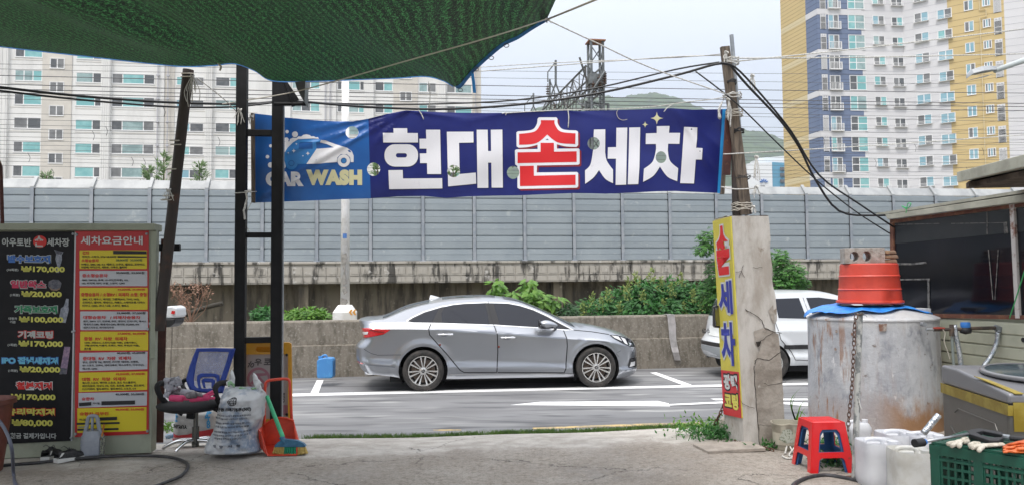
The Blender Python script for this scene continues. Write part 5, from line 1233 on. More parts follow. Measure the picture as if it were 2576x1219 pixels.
path_thing('power_cable', 'thick black cable dropping from the pole to the shed corner', 'cable', [W(1812, 158, 8.0), W(1850, 170, 8.0), W(1912, 235, 8.2), W(1990, 330, 8.5), W(2060, 440, 8.7), W(2160, 512, 8.9), W(2250, 572, 9.1)], .011, M_cable, n=8)
path_thing('power_cable', 'black cable curving below the others onto the shed roof', 'cable', [W(1836, 163, 8.0), W(1880, 215, 8.1), W(1960, 300, 8.4), W(2010, 370, 8.6), W(2050, 450, 8.8), W(2110, 530, 9.0), W(2200, 542, 9.1), W(2290, 535, 9.2)], .013, M_cable, n=8)
path_thing('power_cable', 'thin black cable running straight from the pole to the shed wall', 'cable', [W(1750, 180, 8.0), W(1850, 258, 8.1), W(1950, 355, 8.4), W(2050, 450, 8.7), W(2150, 530, 8.95), W(2240, 588, 9.15)], .008, M_cable, n=8)

# ---------------- railway mast, gantry beam and overhead wires
M_lat = mat('gantry_steel', (.19, .205, .215), (.11, .12, .12), scale=2, rough=.6, metal=.3, obj=False)
M_latd = mat('gantry_steel_dark', (.085, .088, .09), (.13, .12, .11), scale=2, rough=.7, obj=False)
M_ins = mat('insulator', (.085, .045, .03), rough=.3)
gm = thing('railway_gantry', 'steel lattice railway gantry with mast, beam and insulators above the banner', 'gantry', loc=tuple(W(1500, 480, 38)))
o0 = Vector(gm.location); mc = W(1503, 480, 38); mc.z = 0; ms = .30
def ztop(py, Y=38): return W(1500, py, Y).z
mt_, m0 = ztop(108), 2.0
q = MB(); L_ = lambda s, t, z: mc+T*s*ms+N*t*ms+Z*z-o0
for s in (-1, 1):
    for t in (-1, 1): q.tube([L_(s, t, m0), L_(s, t, mt_)], .065, 4)
q.build('mast_leg', M_lat, gm)
q = MB(); z_ = m0; k = 0
while z_ < mt_-.9:
    for (s0, t0), (s1, t1) in (((-1, -1), (1, -1)), ((1, -1), (1, 1)), ((1, 1), (-1, 1)), ((-1, 1), (-1, -1))):
        a_, b_ = ((s0, t0), (s1, t1)) if k % 2 else ((s1, t1), (s0, t0)); q.tube([L_(*a_, z_), L_(*b_, z_+.85)], .028, 4)
    z_ += .85; k += 1
stuff(q.build('mast_lacing', M_lat, gm))
q = MB(); q.frame(L_(0, 0, 0)*1.0, T, N, Z, -.42, .42, -.42, .42, mt_, mt_+.06); q.build('mast_cap', mat('rusty_cap', (.30, .14, .08), rough=.9), gm)
for y0, y1 in ((191, 216), (330-25, 345-10)): q = MB(); q.frame(L_(0, 0, 0), T, N, Z, -.42, .42, -.42, .42, ztop(y1), ztop(y0)); q.build('gusset_plate', M_lat, gm)
# box beam running away over the tracks
bz1, bz0 = ztop(163), ztop(226); BL = 26.0; bdir = (N+T*-.02).normalized()
def Bm(s, side, z, base=mc): return base+bdir*(s+.3)+T*side*.42+Z*z-o0
q = MB()
for sd_ in (-1, 1):
    for z_ in (bz0, bz1): q.tube([Bm(0, sd_, z_), Bm(BL, sd_, z_)], .07, 4)
q.build('beam_chord', M_lat, gm)
q = MB(); nb_ = 20
for i in range(nb_):
    s0, s1 = BL*i/nb_, BL*(i+1)/nb_
    for sd_ in (-1, 1): q.tube([Bm(s0, sd_, bz0 if i % 2 else bz1), Bm(s1, sd_, bz1 if i % 2 else bz0)], .03, 4); q.tube([Bm(s0, sd_, bz0), Bm(s0, sd_, bz1)], .028, 4)
    q.tube([Bm(s0, -1, bz1), Bm(s1, 1, bz1)], .025, 4); q.tube([Bm(s0, -1, bz0), Bm(s0, 1, bz0)], .025, 4)
stuff(q.build('beam_lacing', M_latd, gm))
q = MB(); q.tube([Bm(-.2, -.9, bz0-.9), Bm(2.0, -.9, bz0-.1)], .05, 4); q.tube([Bm(-.2, .9, bz0-.9), Bm(2.0, .9, bz0-.1)], .05, 4); q.build('knee_brace', M_lat, gm)
q = MB(); q.tube([Bm(-.6, 0, bz1+.25)-T*.9, L_(-1, 0, mt_-2.4)], .05, 4); q.build('head_brace', M_latd, gm)
def insul(p, n=4, r=.13, g=.15, par=gm):
    m_ = MB(); m_.lathe([(.02, g*n+.15), (.02, 0)], 8)
    for i in range(n): m_.lathe([(.03, .05), (r, 0), (r*.9, -.03), (.04, -.03)], 14, Matrix.Translation((0, 0, i*g+.1)))
    return m_.build('insulator', M_ins, par, smooth=True, angle=40, loc=p)
# posts on the beam with hanging insulator strings
for px, ytop, ybase, Yp, dx in ((1398, 152, 268, 47, -20), (1383, 200, 280, 52, 12), (1342, 235, 300, 60, -22)):
    a_, b_ = W(px, ytop, Yp)-o0, W(px, ybase, Yp)-o0; q = MB()
    q.tube([a_, a_.lerp(b_, .5)], .07, 4)
    for sg in (-1, 1): q.tube([a_.lerp(b_, .5), b_+T*sg*.55], .05, 4)
    q.tube([a_.lerp(b_, .72)-T*.25, a_.lerp(b_, .72)+T*.25], .03, 4); e_ = W(px+dx, ytop+30, Yp)-o0; q.tube([a_+Z*-.1, e_, W(px+dx, ytop+55, Yp)-o0], .04, 4)
    q.build('wire_post', M_lat, gm); insul(W(px+dx, ytop+58, Yp)-o0-Z*.75, 4)
for px, py in ((1521, 185), (1508, 196), (1493, 212)):
    insul(W(px, py+30, 37.4)-o0, 5, .12, .12)
q = MB(); q.tube([W(1522, 180, 37.3)-o0, W(1480, 245, 37.3)-o0], .06, 4); q.build('insulator_arm', M_lat, gm)
for px, yt in ((1474, 255), (1530, 262)): q = MB(); q.tube([W(px, yt, 38)-o0, W(px, yt+40, 38)-o0], .07, 4); q.build('bracket_post', M_lat, gm)
q = MB(); q.tube([W(1474, 258, 38)-o0, W(1532, 262, 38)-o0], .05, 4); q.build('cross_arm', M_lat, gm)
# feeders that end on the mast
ORD = 'topmost second third fourth fifth sixth seventh eighth ninth tenth eleventh twelfth thirteenth fourteenth fifteenth sixteenth lowest'.split()
def wires(lst, label, rad=.016):
    lst.sort(key=lambda e: e[1])
    for i, (b_, y0, y1) in enumerate(lst):
        p0, p1 = B(-100, y0, b_), B(2700, y1, b_)
        path_thing('overhead_wire', ORD[i if i < len(lst)-1 else -1]+' '+label, 'wire', sag(p0, p1, .1, 8), rad, M_wire, group='overhead railway wires', cm=0, n=5)
wires([(34, 210, 262), (34, 222, 270), (34.6, 231, 280), (36, 188, 236)], 'of the four darker railway feeder wires at the mast', .018)
wires([(40, 160, 190), (41, 172, 214), (42, 238, 300), (42, 246, 308), (43, 283, 330), (43.5, 299, 338), (44, 312, 352), (44.5, 322, 360), (45, 331, 366), (45, 342, 380), (45.5, 352, 392), (46, 362, 404), (46, 374, 412), (47, 384, 424), (47, 395, 436), (48, 404, 446), (48, 415, 453)], 'of the thin railway wires above the barrier', .011)
dq = [(1075, 345, 42), (410, 270, 42), (265, 318, 44), (232, 330, 44), (70, 385, 45), (330, 395, 45), (360, 398, 45), (130, 425, 46), (548, 345, 45), (2070, 345, 44), (2300, 362, 44), (2200, 400, 45), (2470, 372, 44), (2125, 420, 46), (2430, 420, 46)]
for x, y, b_ in dq:
    p = B(x, y, b_); path_thing('wire_dropper', 'thin wire dropper between two railway wires', 'wire', [p, p-Z*.25+T*.12, p-Z*.5+T*.05], .014, M_wire, group='wire droppers', cm=2, n=4)

# ---------------- street lamp at the right, and the lamp pole behind the low wall
sl = thing('street_lamp', 'modern grey street lamp head on a sloping arm in front of the tower', 'street lamp', loc=tuple(W(2800, 700, 17)))
o0 = Vector(sl.location); o0z = Vector((o0.x, o0.y, ZS)); sl.location = o0z; o0 = o0z
q = MB(); q.tube([W(2503, 178, 15)-o0, W(2580, 151, 15.2)-o0, W(2760, 120, 15.8)-o0, W(2800, 135, 16)-o0], [.05, .06, .075, .08], 10)
q.tube([W(2800, 130, 16)-o0, Vector((W(2800, 130, 16).x-o0.x, W(2800, 130, 16).y-o0.y, 0))], .09, 12); q.build('arm', mat('lamp_arm_grey', (.42, .46, .46), rough=.5), sl, smooth=True)
q = MB()
hs = [(2431, 196, .03), (2442, 186, .16), (2465, 181, .26), (2485, 178, .22), (2505, 175, .08)]; rg = []
for x, y, w_ in hs:
    c_ = W(x, y, 15)-o0; rg.append([c_+Vector((0, -w_*.6, -.02)), c_+Vector((0, w_*.6, -.02)), c_+Vector((0, w_*.3, .045+w_*.18)), c_+Vector((0, -w_*.3, .045+w_*.18))])
q.add([p for r_ in rg for p in r_], [(i*4+k, i*4+(k+1) % 4, i*4+4+(k+1) % 4, i*4+4+k) for i in range(4) for k in range(4)]+[(0, 1, 2, 3), (19, 18, 17, 16)]); q.build('head', mat('lamp_head_grey', (.30, .32, .34), rough=.35), sl, bevel=.01)
q = MB(); q.add([W(2436, 198, 15)-o0+Vector((0, -.05, -.035)), W(2436, 198, 15)-o0+Vector((0, .05, -.035)), W(2490, 184, 15)-o0+Vector((0, .12, -.045)), W(2490, 184, 15)-o0+Vector((0, -.12, -.045))], [(0, 1, 2, 3)]); q.build('lens', mat('lamp_lens', (.16, .16, .17), rough=.2), sl)

lb_ = 16.2
wp = thing('lamp_pole', 'tall white painted pole with peeling marks on a tapered base behind the low wall', 'pole', loc=tuple(B(868, 802, lb_)))
o0 = Vector(wp.location)
M_wp = mat('peeling_white_paint', (.80, .79, .77), (.62, .60, .56), scale=3, rough=.6); M_peel = mat('peeled_patch', (.20, .19, .17), (.32, .30, .27), scale=12, rough=.8)
wq = lambda x, y: B(x, y, lb_)-o0
pr_ = [(x, y) for x, y in ((868, 198), (868, 768))]
q = MB(); q.tube([wq(868, 770), wq(869, 430), wq(869, 196)], [.094, .082, .072], 20); q.build('shaft', M_wp, wp, smooth=True)
def ring4(cx, cy, w_): return [wq(cx, cy)+T*s_*w_+N*t_*w_ for s_, t_ in ((-1, -1), (1, -1), (1, 1), (-1, 1))]
q = MB(); R_ = ring4(868, 860, .232)+ring4(868, 784, .232)+ring4(868, 766, .135); q.add(R_, [(0, 1, 5, 4), (1, 2, 6, 5), (2, 3, 7, 6), (3, 0, 4, 7), (4, 5, 9, 8), (5, 6, 10, 9), (6, 7, 11, 10), (7, 4, 8, 11), (8, 9, 10, 11)]); q.build('base', M_wp, wp, bevel=.01)
def onpole(x, y, r_): p = wq(x, y); dx = p.x; c_ = wq(868, y); ox = (p-c_).dot(T); return c_+T*ox-N*sqrt(max(0, r_*r_-ox*ox))
for lp_ in ([(860, 640), (872, 636), (874, 655), (868, 668), (871, 700), (874, 712), (864, 716), (862, 700), (866, 680), (860, 660)], [(862, 720), (872, 718), (874, 735), (866, 740), (862, 730)], [(858, 748), (874, 752), (876, 760), (868, 768), (856, 764)]):
    poly_part('peeled_patch', [lp_], lambda x, y: onpole(x, y, .098), M_peel, wp, 3, 0)
poly_part('sticker', [rect(863, 588, 873, 600)], lambda x, y: onpole(x, y, .093), mat('sticker_blue', (.06, .16, .40), rough=.5), wp, 3, 0)
M_or = mat('chevron_orange', (.62, .30, .06), rough=.6)
for dx in (0, 9): q = MB(); q.prism([wq(x+dx, y)-N*.236 for x, y in ((884, 776), (889, 776), (885, 783), (889, 790), (884, 790), (879, 783))], N*.004); q.build('chevron_mark', M_or, wp)
# bent metal strip over the low wall
o0 = B(1690, 790, WB); q = MB(); pf_ = [(1678, 790, .0, 16), (1681, 815, .0, 16), (1684, 850, .01, 14), (1688, 872, .02, 14), (1692, 885, .05, 13), (1697, 905, .04, 12)]
vs = []
for x, y, d, w_ in pf_:
    for s_ in (0, 1): vs.append(B(x+s_*(w_+3), y, WB-.02-d)-o0)
q.add(vs, [(2*i, 2*i+1, 2*i+3, 2*i+2) for i in range(len(pf_)-1)]); q.add([B(1678, 790, WB)-o0, B(1697, 790, WB)-o0, B(1697, 790, WB)-o0+N*.25, B(1678, 790, WB)-o0+N*.25], [(0, 1, 2, 3)])
tag(q.build('metal_strip', mat('pale_sheet_metal', (.48, .46, .45), (.38, .36, .35), scale=8, rough=.35, metal=.4), solid=.004, loc=o0), 'bent pale sheet metal strip hooked over the low wall between the cars', 'metal strip')
# ================================================================= LEFT SIDE: PRICE BOARDS AND THINGS AROUND THEM
bB = ab(G(383, 1132))[1]
M_booth = mat('booth_green_grey', (.30, .32, .25), (.22, .235, .18), scale=3, lo=.45, hi=.7, rough=.6, bump=.1, obj=False, col3=(.12, .11, .08), scale3=9, lo3=.68, hi3=.78)
M_sblack = mat('sign_black', (.010, .010, .012), (.014, .014, .016), scale=4, rough=.5, spec=.15)
M_sred = mat('sign_red', (.42, .012, .014), rough=.42)
M_syel = mat('sign_yellow', (.62, .50, .010), rough=.42)
M_swht = mat('sign_white', (.46, .47, .50), rough=.42)
M_ty = mat('price_yellow', (.55, .53, .10), rough=.5); M_tg = mat('title_grey', (.38, .40, .39), rough=.5)
M_tb = mat('text_blue', (.03, .13, .42), rough=.5); M_tp = mat('text_pink', (.45, .015, .07), rough=.5); M_tgr = mat('text_green', (.01, .20, .08), rough=.5); M_tlb = mat('text_light_blue', (.12, .42, .60), rough=.5); M_tr = mat('text_red', (.52, .015, .012), rough=.5); M_tw = mat('text_white', (.55, .56, .56), rough=.5)
bt = thing('booth', 'grey green sheet metal booth wall that carries the two price boards', 'booth', loc=tuple(B(383, 1132, bB)))
o0 = Vector(bt.location); a_r = ab(B(385, 800, bB))[0]; a_l = -8.2; zt_ = B(385, 572, bB).z
q = MB(); q.frame(-o0, T, N, Z, a_l, a_r, bB, bB+.16, -.02, zt_-.03); q.build('wall', M_booth, bt, bevel=.004)
q = MB(); q.frame(-o0, T, N, Z, a_l, a_r+.02, bB-.06, bB+.18, zt_-.03, zt_+.035); q.build('top_trim', M_booth, bt, bevel=.006)
q = MB(); q.frame(-o0, T, N, Z, a_r-.02, a_r+.025, bB-.015, bB+.05, B(380, 900, bB).z, zt_-.031); q.build('corner_trim', M_booth, bt, bevel=.004)
q = MB(); q.frame(-o0, T, N, Z, ab(B(187, 700, bB))[0], ab(B(190.5, 700, bB))[0], bB-.012, bB, .12, zt_-.05); q.build('divider', M_swht, bt)
q = MB(); q.lathe([(0, .008), (.014, .007), (.02, 0)], 12, Matrix.Translation(B(378, 813, bB)-o0-N*.002) @ (-N).to_track_quat('Z', 'Y').to_matrix().to_4x4()); q.build('washer', M_galv, bt)
def board(name, label, quad, m_, off=.010):
    o_ = B(*quad[0], bB)-N*off; q = MB(); q.prism([B(x, y, bB-off)-o_ for x, y in quad], N*.006); e = thing(name, label, 'sign', loc=tuple(o_)); q.build('panel', m_, e); return e
def bfn(par, off): return lambda x, y: B(x, y, bB-off)-Vector(par.location)
def btxt(par, body, x, y, h, m_, w=None, bold=.03, off=.0175, outl=None, shear=0, tilt=None, name='lettering'):
    """x, y: lower-left corner in picture units on the board plane, h: height"""
    px = 1/ (B(x+1, y, bB)-B(x, y, bB)).length
    V, Fs = text_fit(body, w=w, h=h, bold=bold, shear=shear)
    tl = tilt if tilt is not None else 0.012
    f = bfn(par, off)
    if outl:
        V2, F2 = text_fit(body, w=(w or max(v[0] for v in V))+4, h=h+3.5, bold=bold+.05, shear=shear)
        me = bpy.data.meshes.new('outline'); me.from_pydata([tuple(bfn(par, off-.0025)(x-2+a, y+1.8-b-a*tl*-1)) for a, b in V2], [], F2); me.materials.append(outl); link('letter_outline', me, par)
    me = bpy.data.meshes.new(name); me.from_pydata([tuple(f(x+a, y-b+a*tl)) for a, b in V], [], Fs); me.materials.append(m_); link(name, me, par)
b1_ = board('service_board', 'black board with coloured Korean service names and yellow prices', [(-60, 583), (186, 582), (181, 1107), (-60, 1119)], M_sblack)
ca = crop(0, 880, 2.344); cbL = crop(0, 1380, 2.309)
def T1(body, x, y, x1, y1, m_, c=ca, **k):
    p = c(x, y1); p2 = c(x1, y); btxt(b1_, body, p[0], p[1], p[1]-p2[1], m_, w=p2[0]-p[0], **k)
T1('아우토반', 18, 130, 288, 208, M_tg); T1('손', 315, 115, 405, 212, M_tg, off=.02); T1('세차장', 432, 132, 640, 208, M_tg)
dc = ca(368, 165); 
def bdisc(par, cx, cy, rx, ry, m_, off): poly_part('disc', [ell(cx, cy, rx, ry, 24)], bfn(par, off), m_, par, smooth=False)
bdisc(b1_, dc[0], dc[1], 17, 15, M_tr, .0172)
T1('발수보호제', 70, 288, 465, 358, M_tb, outl=M_tg, bold=.05); T1('(10회분)', 62, 410, 170, 438, M_tg); T1('₩170,000', 194, 388, 598, 450, M_ty, bold=.045)
T1('일반왁스', 98, 520, 422, 592, M_tp, outl=M_tg, bold=.05); T1('(1회분)', 92, 642, 182, 670, M_tg); T1('₩20,000', 196, 618, 570, 680, M_ty, bold=.045)
T1('가죽보호제', 135, 752, 528, 822, M_tgr, outl=M_tg, bold=.05); T1('대형차', 78, 860, 158, 884, M_tg); T1('기준', 90, 892, 145, 916, M_tg); T1('₩100,000', 174, 852, 585, 914, M_ty, bold=.045)
T1('기계코팅', 165, 985, 490, 1052, M_tg, outl=M_tr, bold=.05); T1('(1회분)', 70, 1102, 158, 1130, M_tg); T1('₩170,000', 170, 1075, 582, 1138, M_ty, bold=.045)
T1('IPO 잡냄새제거', 18, 52, 525, 116, M_tlb, c=cbL, outl=M_tb, bold=.05); T1('(1회분)', 74, 165, 162, 192, M_tg, c=cbL); T1('₩20,000', 178, 138, 548, 200, M_ty, c=cbL, bold=.045)
T1('철분제거', 145, 278, 472, 348, M_tr, c=cbL, outl=M_tw, bold=.05); T1('₩170,000', 98, 388, 505, 450, M_ty, c=cbL, bold=.045)
T1('유리막제거', 60, 518, 495, 582, M_ty, c=cbL, outl=M_tr, bold=.05); T1('₩80,000', 105, 620, 480, 688, M_ty, c=cbL, bold=.045); T1('현금 결제가입니다', 95, 742, 512, 794, M_tg, c=cbL)
def bshape(par, c, loops, m_, off, name='print'): return poly_part(name, [[c(x, y) for x, y in lp] for lp in loops], bfn(par, off), m_, par, smooth=False)
M_pgrey = mat('print_grey', (.16, .18, .22), (.30, .32, .38), scale=30, rough=.5); M_pdk = mat('print_dark', (.05, .055, .08), (.12, .12, .14), scale=30, rough=.5); M_pur = mat('print_purple', (.17, .12, .2), (.3, .2, .28), scale=40, rough=.5)
bshape(b1_, ca, [[(500, 240), (585, 262), (570, 290), (572, 330), (552, 400), (545, 450), (515, 450), (530, 390), (510, 325), (520, 275)]], M_pgrey, .014); bshape(b1_, ca, [[(505, 240), (580, 262), (560, 285), (515, 275)]], M_pdk, .0155)
bshape(b1_, ca, [[(442, 575), (450, 530), (490, 512), (540, 515), (568, 545), (560, 590), (520, 615), (470, 608)]], M_pdk, .014); bshape(b1_, ca, [[(455, 575), (480, 600), (520, 605), (550, 590), (555, 600), (520, 618), (470, 610)]], mat('print_brown', (.22, .14, .09), rough=.5), .0155)
bshape(b1_, ca, [[(612, 688), (634, 690), (630, 760), (636, 790), (605, 912), (570, 908), (548, 850), (562, 780), (588, 760)]], M_pgrey, .014)
bshape(b1_, cbL, [[(585, -40), (640, -38), (605, 208), (540, 210), (560, 100)]], M_pur, .014); bshape(b1_, cbL, [[(550, 150), (608, 160), (600, 210), (540, 208)]], M_pdk, .0155)
b2_ = board('price_board', 'red framed price board with yellow and white panels listing car classes', [(190, 581), (374, 580), (374, 1090), (188, 1098)], M_sred)
cc_ = crop(280, 880, 2.344)
def panel2(c, x0, y0, x1, y1, m_): bshape(b2_, c, [rrect(x0, y0, x1, y1, 8, 3)], m_, .0125, 'price_panel')
PN = [(cc_, 78, 245, 700, 415, M_syel), (cc_, 78, 432, 703, 573, M_swht), (cc_, 80, 588, 706, 790, M_syel), (cc_, 84, 806, 708, 978, M_swht), (cc_, 84, 992, 711, 1166, M_syel)]
for p in PN: panel2(*p)
PB_ = [(cbL, 722, 10, 1342, 178, M_swht), (cbL, 716, 190, 1340, 366, M_syel), (cbL, 713, 374, 1337, 508, M_swht), (cbL, 703, 514, 1332, 738, M_syel)]
for c, x0, y0, x1, y1, m_ in PB_: bshape(b2_, c, [[(x0, y0+6), (x1, y0-6), (x1-2, y1-14), (x0, y1+6)]], m_, .0125, 'price_panel')
def T2(body, x, y, x1, y1, m_, c=cc_, tilt=0, **k):
    p = c(x, y1); p2 = c(x1, y); btxt(b2_, body, p[0], p[1], p[1]-p2[1], m_, w=p2[0]-p[0], tilt=tilt, **k)
T2('세차요금안내', 88, 115, 660, 195, M_tw, bold=.02)
R_ = M_tr; K_ = M_ink
for body, x, y, x1, y1, m_ in (('경차', 104, 254, 165, 286, R_), ('마티즈, 스파크, 모닝 28,000원', 102, 294, 418, 314, K_), ('소형승용차', 94, 324, 256, 354, R_), ('28,000원  30,000원', 412, 322, 655, 348, mat('pen_green', (.10, .16, .05), rough=.6)),
    ('아베오, SM3, i30, K3, 베르나, 스쿠프, 벨리오, 프라이드', 92, 364, 680, 386, K_), ('아반떼, 아이오닉, 세라토, 크루즈, 옵티바', 92, 390, 516, 412, K_),
    ('30,000원, 33,000원', 414, 440, 676, 464, K_), ('중소형승용차', 102, 460, 338, 494, R_), ('SM5, SM520, 로체, 소나타(전차종), K5,', 100, 508, 528, 530, K_), ('i40, 해치백, 레이, 쏘울, 스팅어, QM3', 100, 538, 496, 558, K_),
    ('33,000원, 35,000원', 428, 594, 680, 616, R_), ('중형승용차 / 소형RV / 외제차 소형, 중형', 92, 634, 696, 672, R_), ('SM7, K7, 에쿠스, 제이면, 그랜저(XG, THG, HG),', 104, 684, 630, 708, K_), ('오피러스, 벨리부, 제네시스, 카렌스, 스테이츠맨, 다마스', 104, 714, 682, 736, K_), ('티우니, QM3, 코나, 니로, 스토닉, 셀토스', 104, 744, 534, 766, K_),
    ('35,000원, 37,000원', 420, 810, 686, 834, K_), ('대형승용차   / 외제차승용차', 112, 846, 638, 878, R_), ('벤츠, BMW GT, 모르쉐, 푸조, 재규어, 인피니티, 렉서스', 112, 888, 694, 908, K_), ('제네시스G80, 제네시스G90, 제이면, EQ900, K9,', 112, 916, 630, 938, K_), ('에쿠스리무진, 제이면리무진', 112, 946, 394, 966, K_),
    ('37,000원, 40,000원', 428, 1000, 686, 1024, R_), ('중형  RV  차량  외제차', 118, 1042, 520, 1076, R_), ('QM5, 코란도C, 스토티지(전 차종), 신형카렌스,', 122, 1086, 606, 1106, K_), ('구형 싼타페, 티볼리, 트랙스, 벡쏘, 투싼(전 차종),', 122, 1112, 634, 1132, K_), ('윈스톰', 120, 1140, 184, 1160, K_)):
    T2(body, x, y, x1, y1, m_, bold=.03)
for body, x, y, x1, y1, m_ in (('40,000원, 45,000원', 1060, 8, 1318, 30, K_), ('중대형  RV  차량  외제차', 752, 52, 1194, 86, R_), ('무쏘, 싼타페 TM, 액티언, 카이런, 테라칸, 쏘렌토,', 750, 92, 1262, 114, K_), ('RV 스포츠, 모하비, 베라크루즈, 렉스크루즈, 아우디Q5,', 750, 122, 1312, 142, K_), ('렉스턴, QM6', 750, 152, 884, 172, K_),
    ('43,000원, 47,000원', 1050, 198, 1314, 222, R_), ('대형  RV  차량  외제차', 744, 240, 1146, 274, R_), ('렉스턴 스포츠, 액티언 스포츠, 포드 익스플로어,', 748, 280, 1238, 302, K_), ('레인지로버, 아우디 X5, 지프, 포르쉐, BMW, 랜드로버,', 748, 308, 1314, 330, K_), ('디스커버리, 펠리세이드, 펠리세이드 스포츠, G4', 748, 336, 1236, 358, K_),
    ('45,000원, 50,000원', 1048, 382, 1310, 406, K_), ('승합차', 742, 420, 856, 450, R_), ('카니발,', 842, 466, 912, 486, K_), ('48,000원, 53,000원', 1046, 520, 1308, 545, R_), ('승합차 리무진', 724, 555, 986, 586, R_), ('카니발 포', 720, 614, 812, 636, K_), ('(2024년)', 712, 682, 792, 702, mat('pen_blue', (.03, .10, .30), rough=.6))):
    T2(body, x, y, x1, y1, m_, c=cbL, bold=.03, tilt=-.012)
for c, x0, y0, x1, y1 in ((cc_, 388, 248, 696, 280), (cc_, 428, 296, 698, 311), (cbL, 718, 466, 830, 500), (cbL, 922, 452, 1228, 490), (cbL, 875, 600, 1064, 632), (cbL, 696, 648, 1088, 668), (cbL, 704, 702, 1078, 722)):
    bshape(b2_, c, [[(x0, y0+(4 if c is cbL else 0)), (x1, y0-(4 if c is cbL else -4)), (x1, y1-(6 if c is cbL else 0)), (x0, y1+(2 if c is cbL else 0))]], M_ink, .0185, 'black_tape')
for x, y in ((193, 590), (369, 588), (184, 588), (183, 833), (187, 831), (372, 827), (190, 1090), (371, 1083), (179, 1100)):
    pr = b2_ if x > 188 else b1_; q = MB(); q.lathe([(0, .010), (.010, .009), (.013, .002), (.013, 0)], 12, Matrix.Translation(B(x, y, bB-.012)-Vector(pr.location)) @ (-N).to_track_quat('Z', 'Y').to_matrix().to_4x4()); q.build('screw', M_galv, pr)

# bucket, shoes, bottle, hose
M_bucket = mat('brown_bucket', (.16, .045, .03), (.11, .035, .025), scale=4, rough=.5)
p = G(-50, 1186); q = MB(); q.lathe([(0, 0), (.155, 0), (.16, .01), (.225, .56), (.25, .562), (.25, .60), (.232, .602), (.222, .57), (.15, .02), (0, .02)], 40); tag(q.build('bucket', M_bucket, None, smooth=True, angle=40, loc=p), 'large dark brown plastic bucket at the left end of the boards', 'bucket')
M_shoe = mat('black_shoe', (.010, .010, .011), (.03, .03, .032), scale=60, rough=.55); M_sole = mat('white_sole', (.62, .62, .60), rough=.5)
def shoe(px, py, ang, label, g='pair of black sneakers'):
    t = thing('shoe', label, 'shoe', g, loc=tuple(G(px, py)), rz=ang)
    prof = [(0, .034, .0), (.03, .040, 0), (.10, .038, .0), (.17, .046, .0), (.23, .046, 0), (.275, .030, 0), (.288, .012, 0)]
    def w_(x): return interp(x, [(a_, b_) for a_, b_, _ in prof])
    q = MB(); n = 16
    xs = [.288*(i/n) for i in range(n+1)]; hs_ = lambda x: interp(x, [(0, .040), (.05, .036), (.15, .026), (.22, .024), (.288, .034)])
    ring = [(x, -w_(x)*1.08) for x in xs]+[(x, w_(x)*1.08) for x in xs[::-1]]
    q.add([(x, y, 0) for x, y in ring]+[(x*1.0, y*1.02, hs_(x)) for x, y in ring], [tuple(range(len(ring)-1, -1, -1)), tuple(range(len(ring), 2*len(ring)))]+[(i, (i+1) % len(ring), len(ring)+(i+1) % len(ring), len(ring)+i) for i in range(len(ring))]); q.build('sole', M_sole, t, bevel=.004)
    q = MB(); zt2 = smooth_tab([(0, .105), (.02, .112), (.06, .098), (.10, .100), (.14, .098), (.19, .075), (.24, .062), (.275, .050), (.288, .036)], 4)
    def f(u, v):
        x = .004+.28*u; a_ = pi*v; wz = w_(x)*.98; top = interp(x, zt2); b0 = hs_(x)-.004
        opn = .55 if x < .10 else 0
        y = -wz*cos(a_); z = b0+(top-b0)*(sin(a_)**.6)
        if x < .115 and .28 < v < .72: z = lerp(b0+.03, z, 0.25)
        return Vector((x, y, z))
    q.grid(30, 22, f); q.build('upper', M_shoe, t, smooth=True)
    q = MB(); [q.tube([(x, -.022, interp(x, zt2)-.004), (x+.004, 0, interp(x, zt2)+.004), (x, .022, interp(x, zt2)-.004)], .003, 5) for x in (.12, .137, .154, .170)]; q.tube([(.115, 0, .10), (.10, -.03, .125), (.09, -.045, .11)], .003, 5); q.tube([(.115, 0, .10), (.09, .03, .13), (.075, .045, .115)], .003, 5); stuff(q.build('laces', M_black, t, smooth=True))
    q = MB(); q.prism([(.01, -.036, .05), (.03, -.041, .06), (.05, -.042, .085), (.03, -.038, .085)], (0, -.002, 0)); q.build('heel_mark', M_sole, t)
shoe(112, 1160, radians(98), 'left black sneaker with white sole, heel towards us, below the boards'); shoe(140, 1164, radians(62), 'right black sneaker with white sole, angled beside its pair')
M_jug = mat('grey_bottle', (.27, .29, .33), (.22, .24, .28), scale=10, rough=.45)
jg = thing('fluid_bottle', 'grey ribbed plastic bottle with tall pinched handle before the red price board', 'bottle', loc=tuple(G(232, 1147)), rz=.1)
q = MB()
def jug_ring(w_, d_, z, r=.3): return [(x*w_, y*d_, z) for x, y in [(cos(t)*abs(cos(t))**-.4 if abs(cos(t)) > 1e-3 else 0, sin(t)*abs(sin(t))**-.4 if abs(sin(t)) > 1e-3 else 0) for t in [2*pi*k/24 for k in range(24)]]]
prf = [(.085, .062, 0), (.094, .07, .012), (.094, .07, .035)]+[(.088 if i % 2 else .096, .066 if i % 2 else .071, .045+i*.0165) for i in range(8)]+[(.090, .068, .185), (.075, .06, .205), (.062, .055, .235)]
rings = [jug_ring(*p_) for p_ in prf]; vs = [v for r_ in rings for v in r_]; fs = [(i*24+k, i*24+(k+1) % 24, i*24+24+(k+1) % 24, i*24+24+k) for i in range(len(rings)-1) for k in range(24)]+[tuple(range(23, -1, -1)), tuple(range((len(rings)-1)*24, len(rings)*24))]
q.add(vs, fs); q.build('body', M_jug, jg, smooth=True, angle=50)
q = MB(); q.tube(catmull([(-.070, 0, .20), (-.052, 0, .27), (-.040, 0, .345), (-.018, 0, .362), (.018, 0, .362), (.038, 0, .345), (.052, 0, .27), (.070, 0, .20)], 4), .017, 10); q.tube([(-.004, 0, .22), (-.004, 0, .35)], .013, 8); q.build('handle', M_jug, jg, smooth=True)
